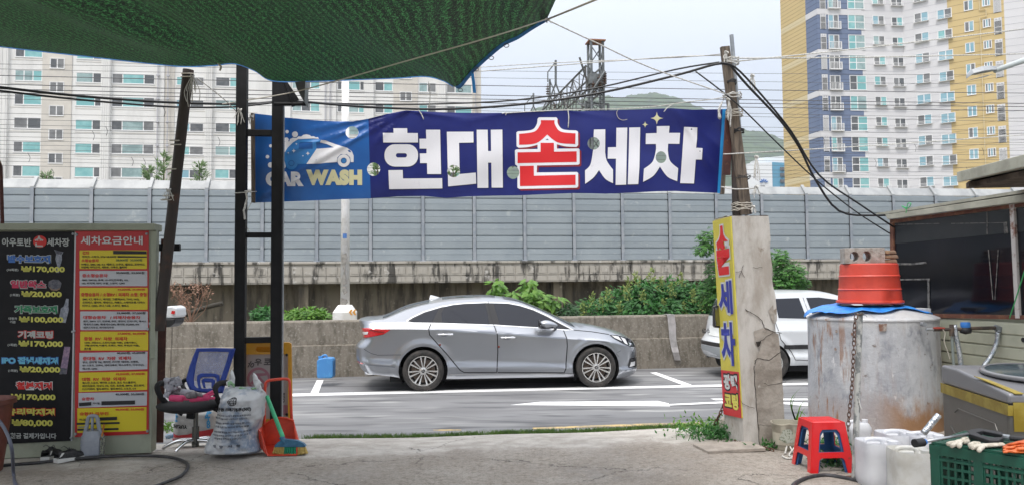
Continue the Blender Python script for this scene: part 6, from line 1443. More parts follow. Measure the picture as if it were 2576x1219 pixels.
q = MB(); q.prism([(.09, -.06, .02), (.118, -.04, .03), (.122, -.03, .19), (.094, -.06, .185)], (.0, .008, 0)); q.build('label', mat('label_print', (.05, .05, .05), (.25, .26, .2), scale=90, lo=.45, hi=.55, rough=.5), jg)
o0 = W(252, 1068, 7.0); q = MB(); q.tube([W(262, 1066, 7.15)-o0, W(258, 1085, 7.1)-o0, W(254, 1105, 7.05)-o0], .008, 6); tag(q.build('brush', mat('orange_brush', (.45, .17, .03), rough=.7), loc=o0), 'small orange handled brush leaning behind the grey bottle', 'brush')
M_hose = mat('rubber_hose', (.018, .018, .020), (.04, .04, .045), scale=20, rough=.5)
def gp(x, y, r=.014): p = G(x, y); p.z = r; return p
path_thing('hose', 'thin black hose looping over the concrete before the price boards', 'hose', [gp(-60, 1182), gp(0, 1174), (gp(100, 1166)), gp(190, 1156), gp(290, 1150), gp(370, 1149), gp(430, 1153), gp(466, 1165), gp(472, 1180), gp(455, 1200), gp(420, 1215), gp(370, 1235), gp(320, 1262)], .014, M_hose, n=8)
path_thing('hose', 'grey hose hanging over the bucket and down to the ground at far left', 'hose', [W(-20, 1045, 6.2), W(0, 1060, 6.15), W(18, 1090, 6.1), W(30, 1130, 6.05), gp(34, 1195), gp(40, 1222), gp(70, 1250)], .013, mat('grey_hose', (.10, .11, .15), rough=.5), n=8)
# small blue tag, little car-like box top beyond the post
q = MB(); o0 = W(407, 893, 8.6); q.prism([W(x, y, 8.6)-o0 for x, y in ((404, 871), (408, 880), (408, 902), (403, 906), (400, 890))], (0, .02, 0)); tag(q.build('tag_plate', mat('pale_blue_plate', (.35, .50, .62), rough=.5), loc=o0), 'small pale blue and white plate showing beside the rusty post', 'plate')
# scooter with a top case, mostly hidden by the boards
scY = 10.2
sc_ = thing('scooter', 'parked scooter with a white and black top case and red lamp peeking past the boards', 'scooter', loc=tuple(Vector((W(330, 900, scY).x, scY, ZS))))
o0 = Vector(sc_.location)
ps = lambda x, y, d=0: W(x, y, scY+d)-o0
q = MB(); q.prism([ps(392, 800, -.15), ps(398, 780, -.15), ps(412, 771, -.15), ps(432, 768, -.15), ps(443, 774, -.15), ps(444, 792, -.15), ps(440, 799, -.15)], (0, .32, 0)); q.build('top_case_lid', M_whitecar, sc_, bevel=.02)
q = MB(); q.prism([ps(392, 801, -.14), ps(441, 800, -.14), ps(437, 814, -.14), ps(425, 822, -.14), ps(392, 824, -.14)], (0, .30, 0)); q.build('top_case', M_black, sc_, bevel=.015)
q = MB(); q.prism([ps(432, 780, -.165), ps(440, 781, -.165), ps(439, 789, -.165), ps(430, 788, -.165)], (0, .01, 0)); q.build('tail_lamp', M_red, sc_)
q = MB(); q.prism([ps(250, 815, -.12), ps(395, 824, -.12), ps(385, 850, -.12), ps(350, 870, -.12), ps(330, 960, -.12), ps(200, 960, -.12), ps(200, 860, -.12)], (0, .26, 0)); q.build('body', M_whitecar, sc_, bevel=.04)
for x in (345, 140): q = MB(); q.lathe([(.16, -.05), (.24, -.05), (.25, 0), (.24, .05), (.16, .05), (.03, .03), (.03, -.03), (.16, -.05)], 24, Matrix.Translation(Vector((ps(x, 900).x, 0, .25))) @ Matrix.Rotation(pi/2, 4, 'X'), cap=False); q.build('wheel', M_rubber, sc_, smooth=True)

# ---------------- office chair
M_cblue = mat('chair_blue', (.015, .045, .27), rough=.6); M_mesh = mat('chair_mesh', (.10, .20, .52), rough=.7, alpha=.5); M_pad = mat('black_fabric', (.008, .008, .009), rough=.85)
cy_ = 7.15
ch = thing('office_chair', 'swivel chair with blue mesh back, black seat and chrome five star base', 'chair', loc=tuple(G(487, 1133)))
o0 = Vector(ch.location); pc = lambda x, y, d=0: W(x, y, o0.y+d)-o0
cc3 = crop(580, 1300, 2.2576)
def pcc(x, y, d=0): return pc(*cc3(x, y), d)
# back: frame outline and mesh
outer = [(437, 155), (610, 152), (785, 158), (765, 230), (730, 340), (700, 430), (690, 500), (672, 556), (560, 558), (430, 545), (380, 530), (352, 470), (346, 420), (372, 320), (405, 230)]
inner = [(462, 182), (610, 180), (748, 186), (730, 260), (700, 350), (668, 440), (655, 520), (560, 530), (440, 525), (410, 500), (404, 440), (420, 340), (440, 250)]
def back_fn(d=0, cv=.10):
    def f(x, y):
        u = (x-560)/220; v = (y-155)/400; return pcc(x, y, .20-.12*v+d-cv*u*u+.05*sin(pi*v))
    return f
poly_part('back_frame', [catmull_loop(outer) if False else outer, inner], back_fn(0), M_cblue, ch, 30, 30).modifiers.new('s', 'SOLIDIFY').thickness = .03
poly_part('back_mesh', [inner], back_fn(.004), M_mesh, ch, 30, 30)
for lp_ in ([[(440, 440), (445, 400), (480, 382), (600, 382), (640, 395), (648, 440), (640, 500), (620, 500), (622, 430), (600, 410), (500, 410), (470, 425), (470, 480), (482, 520), (455, 520)]], [[(482, 450), (500, 428), (580, 428), (605, 445), (600, 500), (575, 510), (575, 458), (510, 458), (520, 510), (500, 510)]]):
    poly_part('lumbar_rib', lp_, back_fn(-.02), M_cblue, ch, 30, 30).modifiers.new('s', 'SOLIDIFY').thickness = .012
q = MB(); q.tube(catmull([pcc(x, y, -.10+d) for x, y, d in ((380, 440, .33), (330, 440, .32), (312, 480, .3), (340, 540, .2))], 3), .02, 8); q.build('back_support', M_pad, ch, smooth=True)
# seat
q = MB()
def seat(u, v):
    a_ = 2*pi*u; t = v*pi; r_ = sin(t)**.45
    x = (.305*cos(a_)*r_); y = .25*sin(a_)*r_; z = .045*(-cos(t))
    return Vector((x, y, z+.012*(x/.3)**2-.012))+pcc(385, 660)
q.grid(36, 14, seat); q.build('seat', M_pad, ch, smooth=True, weld=True)
def arm(sg, pts, name='armrest'):
    q = MB(); q.tube(catmull(pts, 5), [.028]*3+[.026]*(5*(len(pts)-1)+1-3), 10); q.build(name, M_pad, ch, smooth=True)
arm(-1, [pcc(160, 465, .06), pcc(110, 470, -.04), pcc(88, 505, -.08), pcc(110, 570, -.08), pcc(150, 625, -.05), pcc(190, 665, 0)])
arm(1, [pcc(700, 462, .1), pcc(640, 470, -.02), pcc(606, 510, -.1), pcc(612, 580, -.12), pcc(640, 640, -.10), pcc(645, 690, -.05)])
q = MB(); q.tube([pcc(432, 715), pcc(430, 850)], .022, 14); q.tube([pcc(430, 850), pcc(428, 1030)], .032, 14); q.build('gas_lift', mat('lift_steel', (.16, .16, .15), rough=.25, metal=.9), ch, smooth=True, angle=50)
q = MB(); q.prism([pcc(350, 700, -.06), pcc(415, 705, -.06), pcc(405, 788, -.06), pcc(345, 780, -.06)], (0, .1, 0)); q.tube([pcc(265, 712, -.1), pcc(290, 740, -.12), pcc(310, 748, -.12)], .012, 6); q.tube([pcc(580, 690, -.1), pcc(632, 716, -.12)], .014, 6); q.build('tilt_mechanism', M_pad, ch)
for tx, ty, d in ((130, 1082, .02), (302, 1112, -.12), (650, 1082, -.02), (560, 965, .26), (300, 972, .26)):
    hub = pcc(430, 970); e_ = pcc(tx, ty, 0); e_ = Vector((e_.x, d, .018)); mid_ = hub.lerp(e_, .5)+Z*.035
    q = MB(); q.tube(catmull([hub, mid_, e_.lerp(mid_, .3)+Z*.01, e_], 4), .020, 8, r1=.014); q.build('base_leg', M_chrome, ch, smooth=True)
# things on the chair
M_cloth = mat('grey_cloth', (.28, .28, .31), (.40, .40, .44), scale=14, rough=.95, bump=.5, bscale=60); M_pink = mat('pink_rubber', (.60, .05, .16), (.50, .04, .13), scale=10, rough=.5); M_gl = mat('grey_glove', (.10, .09, .10), (.25, .22, .23), scale=18, rough=.8)
def blob_cloth(name, label, cat, c, poly, thick, m_, seed, amp=.012, g=18, cfn=None):
    """crumpled cloth draped in a traced outline with folds and thickness"""
    o_ = W(*c(*poly[0]), cy_); f_ = cfn or (lambda x, y: 0)
    def fn(x, y, sgn=1):
        nn = mnoise.noise(Vector((x*.035+seed, y*.035, 0)))*amp+mnoise.noise(Vector((x*.09+seed, y*.09, 3)))*amp*.6
        return W(*c(x, y), cy_+f_(x, y)+nn*3)-o_
    ob_ = poly_part(name, [poly], fn, m_, None, g, g); ob_.location = o_
    md = ob_.modifiers.new('s', 'SOLIDIFY'); md.thickness = thick
    return tag(ob_, label, cat)
blob_cloth('cloth_rag', 'grey and white rag draped over the left armrest of the chair', 'cloth', cc3, [(158, 432), (180, 420), (270, 408), (300, 425), (312, 480), (275, 492), (258, 528), (235, 515), (205, 560), (190, 595), (160, 590), (165, 520)], .02, M_cloth, 1, cfn=lambda x, y: -.12)
blob_cloth('cloth_rag', 'darker grey rag hanging inside the armrest beside the white one', 'cloth', cc3, [(205, 560), (240, 510), (290, 500), (350, 535), (320, 560), (250, 580), (185, 598)], .02, M_gl, 4, cfn=lambda x, y: -.08)
def glove(name, label, poly_sets, m_, cfn): 
    t = thing(name, label, 'glove', loc=tuple(W(*cc3(*poly_sets[0][0]), cy_)))
    for k_, pts in enumerate(poly_sets):
        q = MB(); P = [W(*cc3(x, y), cy_+cfn)-Vector(t.location) for x, y in pts]; q.tube(catmull(P, 4), [.026]+[.03]*(4*(len(P)-1)-1)+[.012] if k_ == 0 else .012, 8); q.build('palm' if k_ == 0 else 'finger', m_, t, smooth=True)
glove('rubber_glove', 'pink rubber glove lying flat on the left of the chair seat', [[(200, 598), (260, 600), (330, 602)], [(330, 595), (380, 570), (415, 550)], [(330, 600), (400, 588)], [(330, 608), (400, 608)]], M_pink, -.18)
glove('rubber_glove', 'second pink rubber glove heaped on the right of the chair seat', [[(380, 608), (470, 598), (560, 590)], [(480, 590), (540, 560), (582, 538)], [(540, 580), (590, 560)], [(550, 600), (600, 598)]], M_pink, -.20)
glove('work_glove', 'small dark grey work glove between the pink gloves on the chair', [[(350, 575), (410, 570), (440, 568)], [(430, 568), (490, 575)], [(400, 575), (400, 600)], [(440, 565), (480, 560)]], M_gl, -.24)
glove('work_glove', 'pale glove lying behind the pink gloves on the chair seat', [[(300, 545), (360, 552), (420, 560)], [(350, 545), (390, 560)], [(380, 565), (440, 560)]], M_cloth, -.10)

# ---------------- resin sack behind the chair, rubbish bag, dustpan, broom, A-board
def bag(name, label, c, left, right, Yc, dep, m_, seed=0, amp=.018, nz=30, na=40, floor=None):
    """closed soft bag: left/right are traced silhouette columns (x, y) top to bottom"""
    L1 = [(y, x) for x, y in left]; R1 = [(y, x) for x, y in right]; y0 = max(L1[0][0], R1[0][0]); y1 = min(L1[-1][0], R1[-1][0])
    t = thing(name, label, 'bag', loc=tuple(W(*c((L1[-1][1]+R1[-1][1])/2, y1), Yc))); o_ = Vector(t.location)
    def f(u, v):
        yy = lerp(y0, y1, v); xl, xr = interp(yy, L1), interp(yy, R1); a_ = 2*pi*u
        pl_, pr_2 = W(*c(xl, yy), Yc)-o_, W(*c(xr, yy), Yc)-o_; cx_ = (pl_+pr_2)/2; hw_ = (pr_2-pl_).length/2
        d_ = dep*(min(1, v*5+.25))*(min(1, (1-v)*9+.55))
        cs, sn_ = cos(a_), sin(a_); cs = math.copysign(abs(cs)**.8, cs); sn_ = math.copysign(abs(sn_)**.8, sn_)
        p_ = cx_+Vector((hw_*cs, d_*sn_, 0)); k = Vector((p_.x*14+seed, p_.y*14, p_.z*9))
        n1 = mnoise.noise(k)*amp+mnoise.noise(k*2.4)*amp*.5+abs(mnoise.noise(Vector((p_.x*9+seed, p_.y*9, p_.z*24))))*amp*.9
        ed = min(1, (1-v)*12)
        p_ += Vector((cs*n1*.25, sn_*n1, 0))*ed
        return p_
    q = MB(); q.grid(na, nz, f); q.v.append(tuple(f(0, 0)*.5+f(.5, 0)*.5)); k0 = len(q.v)-1; q.v.append(tuple(f(0, 1)*.5+f(.5, 1)*.5)); k1 = k0+1
    for i in range(na): q.f.append((i*(nz+1), (i+1)*(nz+1), k0)); q.m.append(0); q.f.append((i*(nz+1)+nz, (i+1)*(nz+1)+nz, k1)); q.m.append(0)
    b_ = q.build('body', m_, t, smooth=True, weld=True)
    def front(x, y, off=.004):
        yy = min(max(y, y0), y1); v = (yy-y0)/(y1-y0); xl, xr = interp(yy, L1), interp(yy, R1); s_ = max(-.97, min(.97, (x-(xl+xr)/2)/((xr-xl)/2)))
        cs = math.copysign(abs(s_)**(1/.8), s_); a_ = 2*pi-math.acos(max(-1, min(1, cs))); p_ = f(a_/(2*pi), v); return Vector((p_.x, p_.y-off-.004, p_.z))
    return t, front
M_sack = mat('white_sack', (.58, .57, .55), (.46, .45, .43), scale=7, rough=.6, bump=.3)
sk, fr = bag('resin_sack', 'white and red printed plastic sack standing behind the office chair', cc3, [(262, 690), (268, 760), (255, 830), (246, 900), (238, 985)], [(600, 690), (615, 760), (612, 850), (606, 920), (600, 975)], 7.9, .14, M_sack, 3)
def sprint(t, fr_, loops, m_, off=.003, name='print', g=14): return poly_part(name, loops, lambda x, y: fr_(x, y, off), m_, t, g, g)
M_sred2 = mat('sack_red', (.50, .03, .035), rough=.6); M_sblue = mat('sack_blue', (.06, .33, .62), rough=.6)
sprint(sk, fr, [[(247, 890), (330, 905), (420, 895), (500, 870), (606, 862), (603, 968), (400, 978), (240, 980)]], M_sred2)
def stext(t, fr_, body, x, y, w_, h_, m_, rot=0, off=.006, bold=.04, flip=False, g=9):
    V, Fs = text_fit(body, w=w_, h=h_, bold=bold); cr_, sr_ = cos(rot), sin(rot); sg = -1 if flip else 1
    bm = bm2d([(x+a*cr_*sg+b*sr_, y+a*sr_*sg-b*cr_*1) for a, b in V], Fs); gridcut(bm, g, g); drape('lettering', bm, lambda x_, y_: fr_(x_, y_, off), m_, t)
stext(sk, fr, 'YUPLENE', 412, 812, 152, 32, M_ink, rot=pi, bold=.05); stext(sk, fr, 'co-PP', 592, 850, 160, 34, M_sblue, rot=-pi/2, bold=.06); stext(sk, fr, 'PP', 318, 790, 80, 40, M_sblue, rot=-pi/2, bold=.06); stext(sk, fr, 'global chemical', 405, 918, 145, 26, M_tw, rot=pi, bold=.02)
q = MB(); o0 = G(440, 1103, 0); q.tube(catmull([(-.09, 0, .02), (-.04, .01, .03), (.0, 0, .035), (.06, .01, .03), (.10, 0, .05)], 3), .025, 8); tag(q.build('crumpled_bottle', mat('blue_plastic_bit', (.15, .35, .60), (.5, .6, .7), scale=30, rough=.3), smooth=True, loc=o0), 'crushed pale blue plastic bottle lying by the white sack', 'bottle')
M_bagp = mat('rubbish_bag_film', (.58, .59, .60), (.20, .27, .38), scale=4.5, lo=.45, hi=.62, rough=.32, spec=.6, col3=(.60, .61, .62), scale3=9, lo3=.52, hi3=.7, transl=.25, stretch=(1, 1, .8))
rb, fb = bag('rubbish_bag', 'tied white municipal rubbish bag full of trash beside the dustpan', cc3, [(700, 500), (690, 560), (670, 640), (652, 760), (622, 860), (585, 940), (548, 1000), (530, 1055), (545, 1078)], [(985, 505), (1035, 560), (1032, 640), (1025, 760), (990, 860), (975, 940), (1005, 1000), (1018, 1045), (1000, 1075)], 7.1, .24, M_bagp, 9, amp=.030, nz=60, na=70)
for pts in ([(735, 520), (722, 470), (730, 400), (765, 362), (782, 420), (775, 480), (782, 520)], [(985, 520), (965, 460), (935, 400), (950, 378), (975, 400), (1005, 470), (1030, 550)]):
    ob_ = poly_part('bag_handle', [pts], lambda x, y: fb(x, min(y, 1070), 0)*0+(W(*cc3(x, y), 7.1+.035*mnoise.noise(Vector((x*.03, y*.03, 0))))-Vector(rb.location)), mat('bag_film_white', (.66, .67, .68), rough=.35, transl=.3), rb, 14, 14); ob_.modifiers.new('s', 'SOLIDIFY').thickness = .03
sprint(rb, fb, [ell(845, 595, 36, 34, 24), ell(845, 595, 29, 27, 24)], M_ink, .006, 'emblem'); sprint(rb, fb, [ell(845, 595, 36, 14, 24), ell(845, 595, 30, 9, 24)], M_ink, .007, 'emblem'); sprint(rb, fb, [ell(845, 595, 14, 33, 24), ell(845, 595, 9, 27, 24)], M_ink, .007, 'emblem')
stext(rb, fb, '일반용 쓰레기봉투(50ℓ)', 688, 682, 300, 38, M_ink, bold=.05)
M_ink2 = mat('faded_print', (.07, .08, .10), rough=.6)
for i, (body, x, y, w_) in enumerate((('이 봉투는 안양시 쓰레기 종량제 봉투입니다.', 668, 722, 320), ('생활쓰레기 배출시에만 사용하시기 바랍니다.', 664, 748, 300), ('재활용품은 분리하여 배출하여야 합니다', 668, 788, 305), ('음식물 쓰레기는 반드시 분리수거를', 668, 818, 300), ('봉투에 다른 물건을 넣지 마십시오 과태료', 660, 862, 315), ('100만원 이하의 과태료가 부과됩니다.', 660, 890, 300), ('쓰레기봉투의 반복사용을 금합니다', 668, 918, 240))): stext(rb, fb, body, x, y, w_, 17, M_ink2, bold=.03, g=16)
stext(rb, fb, '안   양   시   청', 668, 990, 235, 26, M_ink2, bold=.05)
blob_cloth('bag_waste', 'pale green plastic strip poking out of the rubbish bag top', 'waste', cc3, [(715, 455), (745, 448), (778, 475), (775, 505), (740, 480), (722, 500)], .006, mat('pale_green_film', (.25, .42, .24), rough=.5), 5, cfn=lambda x, y: -.16, g=12)
blob_cloth('bag_waste', 'pale green scrap on the open top of the rubbish bag', 'waste', cc3, [(800, 525), (830, 505), (900, 520), (965, 503), (972, 515), (900, 532), (830, 535)], .01, MATS['pale_green_film'], 8, cfn=lambda x, y: -.10, g=12)

# dustpan (upright scoop with a tall loop handle)
M_or2 = mat('orange_red_plastic', (.62, .055, .022), (.52, .045, .02), scale=12, rough=.38, spec=.55)
dp = thing('dustpan', 'orange red upright dustpan with a tall loop handle', 'dustpan', loc=tuple(G(*cc3(1150, 1108))))
o0 = Vector(dp.location); pd = lambda x, y, d=0: W(*cc3(x, y), o0.y+d)-o0
bk_ = [(1028, 842), (1080, 800), (1160, 778), (1240, 785), (1300, 800), (1348, 978), (1330, 1000), (1120, 1010), (1050, 1020)]
fl_ = [(1072, 1110), (1340, 1100)]
q = MB(); q.add([pd(x, y, .18) for x, y in bk_], [tuple(range(len(bk_)))]); q.build('back', M_or2, dp, solid=.008)
q = MB(); q.add([pd(1050, 1020, .18), pd(1345, 1000, .18), pd(1330, 1105, -.08), pd(1075, 1112, -.08)], [(0, 1, 2, 3)]); q.build('scoop_floor', M_or2, dp, solid=.006)
q = MB(); q.add([pd(1028, 842, .18), pd(1050, 1020, .18), pd(1075, 1112, -.08), pd(1042, 1070, -.06), pd(1010, 900, .0)], [(0, 1, 2, 3, 4)]); q.add([pd(1028, 842, .18), pd(1010, 900, .0), pd(985, 880, .02), pd(1000, 1030, .02), pd(1072, 1112, -.09)], [(0, 1, 2), (1, 2, 3), (1, 3, 4)]); q.build('side', M_or2, dp, solid=.006)
q = MB(); q.add([pd(1300, 800, .18), pd(1348, 978, .18), pd(1330, 1105, -.08), pd(1335, 1000, .0)], [(0, 1, 2, 3)]); q.build('side', M_or2, dp, solid=.006)
q = MB(); q.tube(catmull([pd(1040, 840, .17), pd(1044, 700, .16), pd(1048, 500, .15), pd(1068, 448, .15), pd(1140, 434, .15), pd(1230, 428, .15), pd(1262, 445, .15), pd(1268, 500, .15), pd(1276, 660, .16), pd(1285, 800, .17)], 4), .013, 8); q.build('handle', M_or2, dp, smooth=True)
q = MB(); q.tube([pd(1036, 835, .13), pd(1100, 796, .13), pd(1170, 772, .13), pd(1240, 778, .13), pd(1302, 800, .13)], .010, 6); q.build('rim', M_or2, dp)
# broom
br = thing('broom', 'short broom with green handle and yellow and green bristles before the dustpan', 'broom', loc=tuple(G(*cc3(1265, 1110))))
o0 = Vector(br.location); pb = lambda x, y, d=0: W(*cc3(x, y), o0.y+d)-o0
q = MB(); q.tube([pb(1062, 580, .12), pb(1205, 945, .0)], .018, 12, r1=.020); q.build('handle', mat('green_handle', (.04, .36, .17), (.06, .45, .22), scale=20, rough=.5), br, smooth=True, angle=60)
q = MB(); q.tube([pb(1192, 940, 0), pb(1228, 1005, 0)], .024, 12); q.prism([pb(x, y, -.02) for x, y in ((1128, 1022), (1160, 990), (1215, 962), (1260, 968), (1330, 975), (1385, 1000), (1408, 1024), (1400, 1034), (1132, 1034))], (0, .04, 0)); q.build('head', mat('broom_blue', (.02, .09, .17), (.03, .13, .22), scale=20, rough=.5), br, bevel=.003)
for x0, x1, m_ in ((1128, 1218, mat('straw_bristle', (.50, .36, .11), rough=.9)), (1218, 1322, mat('green_bristle', (.02, .24, .13), rough=.9)), (1322, 1408, MATS['straw_bristle'])):
    q = MB()
    for i in range(330):
        t_ = rnd.random(); x = lerp(x0, x1, t_); cx0 = (x-1265)/140; xe = x+cx0*16+rnd.uniform(-9, 9); ye = 1104-abs(cx0)**2*18+rnd.uniform(-8, 6); d = rnd.uniform(-.03, .03)
        q.tube([pb(x, 1034, d*.4), pb(lerp(x, xe, .6)+rnd.uniform(-3, 3), 1072, d), pb(xe, ye, d*1.6)], .0022, 3, caps=False)
    stuff(q.build('bristles', m_, br, norm=False))
# A-board
M_ylw = mat('amber_plastic', (.62, .30, .018), (.55, .26, .015), scale=6, rough=.4); M_poster = mat('poster_back', (.42, .37, .36), rough=.5); M_pp = mat('poster_pink', (.38, .16, .20), rough=.5); M_pg = mat('poster_grey', (.10, .085, .085), rough=.5)
bA2 = 8.28
ab_ = thing('a_board_sign', 'amber plastic pavement sign seen from behind, its poster lettering mirrored', 'sign', loc=tuple(B(675, 1055, bA2)))
o0 = Vector(ab_.location); pa = lambda x, y, d=0: B(*cc3(x, y), bA2+d)-o0
fo = [cc3(x, y) for x, y in ((838, 112), (880, 104), (1262, 102), (1284, 116), (1296, 930), (972, 935), (838, 935))]
fi = [cc3(x, y) for x, y in ((872, 210), (1195, 205), (1254, 210), (1254, 752), (1256, 780), (872, 785))]
hs2 = [cc3(x, y) for x, y in ((970, 148), (990, 140), (1095, 140), (1096, 188), (980, 188), (965, 172))]
poly_part('frame', [fo, fi, hs2], lambda x, y: B(x, y, bA2)-o0, M_ylw, ab_, smooth=False).modifiers.new('s', 'SOLIDIFY').thickness = .03
fpnt = lambda d: (lambda x, y: B(x, y, bA2-d)-o0)
poly_part('poster', [[cc3(x, y) for x, y in ((868, 205), (1258, 202), (1258, 790), (868, 790))]], fpnt(-.02), M_poster, ab_, smooth=False)
def mirtext(body, x0, y0, x1, y1, rot=0):
    V, Fs = text_fit(body, w=x1-x0, h=y1-y0, bold=.04); cr_, sr_ = cos(rot), sin(rot); cx, cy2 = x1, y1; me = bpy.data.meshes.new('lettering'); me.from_pydata([tuple(fpnt(-.014)(*cc3(cx-(a*cr_-b*sr_), cy2-(a*sr_+b*cr_)))) for a, b in V], [], Fs); me.materials.append(M_pg); link('lettering', me, ab_)
mirtext('토', 1035, 245, 1100, 305); mirtext('우', 950, 250, 1015, 312, .1); mirtext('아', 875, 282, 930, 345, .5); mirtext('장', 1196, 545, 1225, 640)
poly_part('print', [[cc3(x, y) for x, y in ell(990, 430, 105, 105, 28)], [cc3(x, y) for x, y in ell(990, 430, 82, 82, 28)]], fpnt(-.015), M_pp, ab_, smooth=False)
poly_part('print', [[cc3(x, y) for x, y in [(920, 380), (1060, 375), (1068, 395), (1000, 405), (1060, 470), (1040, 480), (985, 425), (935, 480), (915, 465), (970, 400)]]], fpnt(-.013), M_pp, ab_, smooth=False)
poly_part('print', [[cc3(x, y) for x, y in rect(1198, 660, 1250, 748)]], fpnt(-.015), M_pp, ab_, smooth=False)
for x, y in ((1240, 214), (1242, 743)): q = MB(); q.lathe([(0, .012), (.014, .01), (.016, 0)], 12, Matrix.Translation(pa(x, y, -.02)) @ (-N).to_track_quat('Z', 'Y').to_matrix().to_4x4()); q.build('peg', M_ink, ab_)
q = MB(); q.prism([pa(880, 104, .03), pa(1262, 102, .03), pa(1290, 930, .45)-Z*.0, pa(850, 935, .45)], N*.02); q.build('rear_leaf', M_ylw, ab_)
# jerry can by the wall
M_jb = mat('blue_jerrycan', (.055, .22, .50), (.08, .30, .58), scale=8, lo=.5, hi=.7, rough=.5, col3=(.3, .5, .65), scale3=30, lo3=.7, hi3=.78)
cj = crop(1000, 900, 1.209); jY = 13.55
jc = thing('jerrycan', 'blue plastic jerrycan standing at the foot of the low wall behind the silver car', 'jerrycan', loc=tuple(W(*cj(336, 711), jY))); o0 = Vector(jc.location); pj = lambda x, y, d=0: W(*cj(x, y), jY+d)-o0
q = MB(); q.prism([pj(x, y, -.10) for x, y in ((298, 628), (308, 618), (345, 612), (372, 614), (377, 626), (376, 700), (370, 710), (302, 711), (298, 700))], (0, .2, 0)); q.build('body', M_jb, jc, bevel=.02, seg=3)
q = MB(); q.tube(catmull([pj(322, 618, -.02), pj(326, 604, -.02), pj(342, 600, -.02), pj(348, 612, -.02)], 3), .018, 8); q.build('handle', M_jb, jc, smooth=True)
q = MB(); q.tube([pj(316, 620, 0), pj(314, 604, 0)], .03, 12); q.build('cap', M_jb, jc)
# ================================================================= RIGHT SIDE
k8 = crop(3000, 900, 1.2093); k5 = crop(3540, 1280, 1.941); k6 = crop(3040, 1500, 2.9875); kp = crop(2760, 820, 1.2966); ks = crop(3440, 620, 1.934)
M_plas = mat('old_plaster', (.50, .475, .44), (.34, .305, .265), scale=2.6, stretch=(1.5, 1.5, .6), lo=.40, hi=.64, rough=.9, bump=.7, bscale=20, col3=(.24, .20, .16), scale3=7, lo3=.64, hi3=.74)
M_expo = mat('exposed_concrete', (.34, .305, .265), (.22, .19, .16), scale=4, rough=.95, bump=.9, bscale=22, col3=(.38, .35, .31), scale3=16, lo3=.62, hi3=.72)
M_crk = mat('crack', (.025, .02, .016), rough=1)
pil = thing('concrete_pillar', 'thick cracked concrete pillar with peeling pale plaster and a yellow sign on its side', 'pillar', loc=tuple(G(1873, 1120)))
o0 = Vector(pil.location); b1 = ab(o0)[1]
C1b, C1t = o0.copy()-Z*.05, B(1841, 543, b1+.0)
wb_, wt_ = .432, .372; C2b = C1b+T*wb_; C2t = C1t+T*wt_
C0b, C0t = C1b+N*.42, C1t+N*.40; C3b, C3t = C2b+N*.42, C2t+N*.40
def pil_pt(u, v):      # u around 0..4, v up
    cb_ = [C1b, C2b, C3b, C0b, C1b]; ct = [C1t, C2t, C3t, C0t, C1t]; i = min(3, int(u)); f = u-i
    p = cb_[i].lerp(cb_[i+1], f).lerp(ct[i].lerp(ct[i+1], f), v)
    nn = mnoise.noise(p*5)*.004+mnoise.noise(p*17)*.003
    ed = 0
    if abs(u-1) < .12: ed = max(0, mnoise.noise(Vector((3, v*9, 1)))*.035+.004+(.012 if .42 < v < .55 else 0))*(1-abs(u-1)/.12)
    c_ = (C1b+C3b)/2*(1-v)+(C1t+C3t)/2*v; d = p-c_; d.z = 0
    return p+d.normalized()*(nn-ed)-o0
q = MB(); q.grid(80, 60, lambda u, v: pil_pt(u*4, v)); q.build('shaft', M_plas, pil, smooth=True, weld=True, angle=35)
q = MB(); q.grid(10, 10, lambda u, v: C1t.lerp(C2t, u).lerp(C0t.lerp(C3t, u), v)-o0+Z*(.012*mnoise.noise(Vector((u*4, v*4, 0)))+.004)); q.build('top', M_plas, pil)
rv0 = lambda: Vector((rnd.uniform(-1, 1), 0, rnd.uniform(-1, 1)))
def pf_(x, y, d=.012): return B(*kp(x, y), b1-d)-o0
poly_part('exposed_patch', [[(270, 625), (330, 605), (372, 630), (396, 640), (412, 800), (432, 1188), (300, 1208), (288, 1100), (282, 940), (272, 860), (285, 760), (300, 720), (275, 690)]], lambda x, y: pf_(x, y, .006+.002*mnoise.noise(Vector((x*.05, y*.05, 1)))), M_expo, pil, 14, 14)
poly_part('exposed_patch', [[(345, 520), (368, 490), (376, 560), (372, 590), (358, 560)]], lambda x, y: pf_(x, y, .007), MATS['exposed_concrete'], pil, 14, 14)
for pts in ([(225, 515), (262, 535), (300, 560), (318, 590), (328, 610), (372, 628), (410, 634)], [(372, 628), (330, 658), (290, 690)], [(272, 790), (290, 765), (350, 770), (388, 745), (410, 728)], [(320, 888), (360, 900), (435, 882)], [(270, 800), (276, 900), (284, 1000), (292, 1100), (299, 1205)], [(178, 322), (205, 322), (222, 350)], [(195, 350), (205, 320), (215, 290)], [(262, 300), (300, 302), (312, 298)], [(290, 1100), (330, 1105), (365, 1105)], [(205, 985), (240, 1010), (275, 1018)]):
    q = MB(); q.tube([p+rv0()*.006 for p in catmull([pf_(x, y, .007) for x, y in pts], 4)], .0028 if len(pts) > 3 else .0018, 4); q.build('crack', M_crk, pil)
q = MB(); q.prism([pf_(x, y, .02) for x, y in ((283, 680), (308, 676), (300, 700), (292, 705))], N*.01); q.build('broken_hole', M_crk, pil)
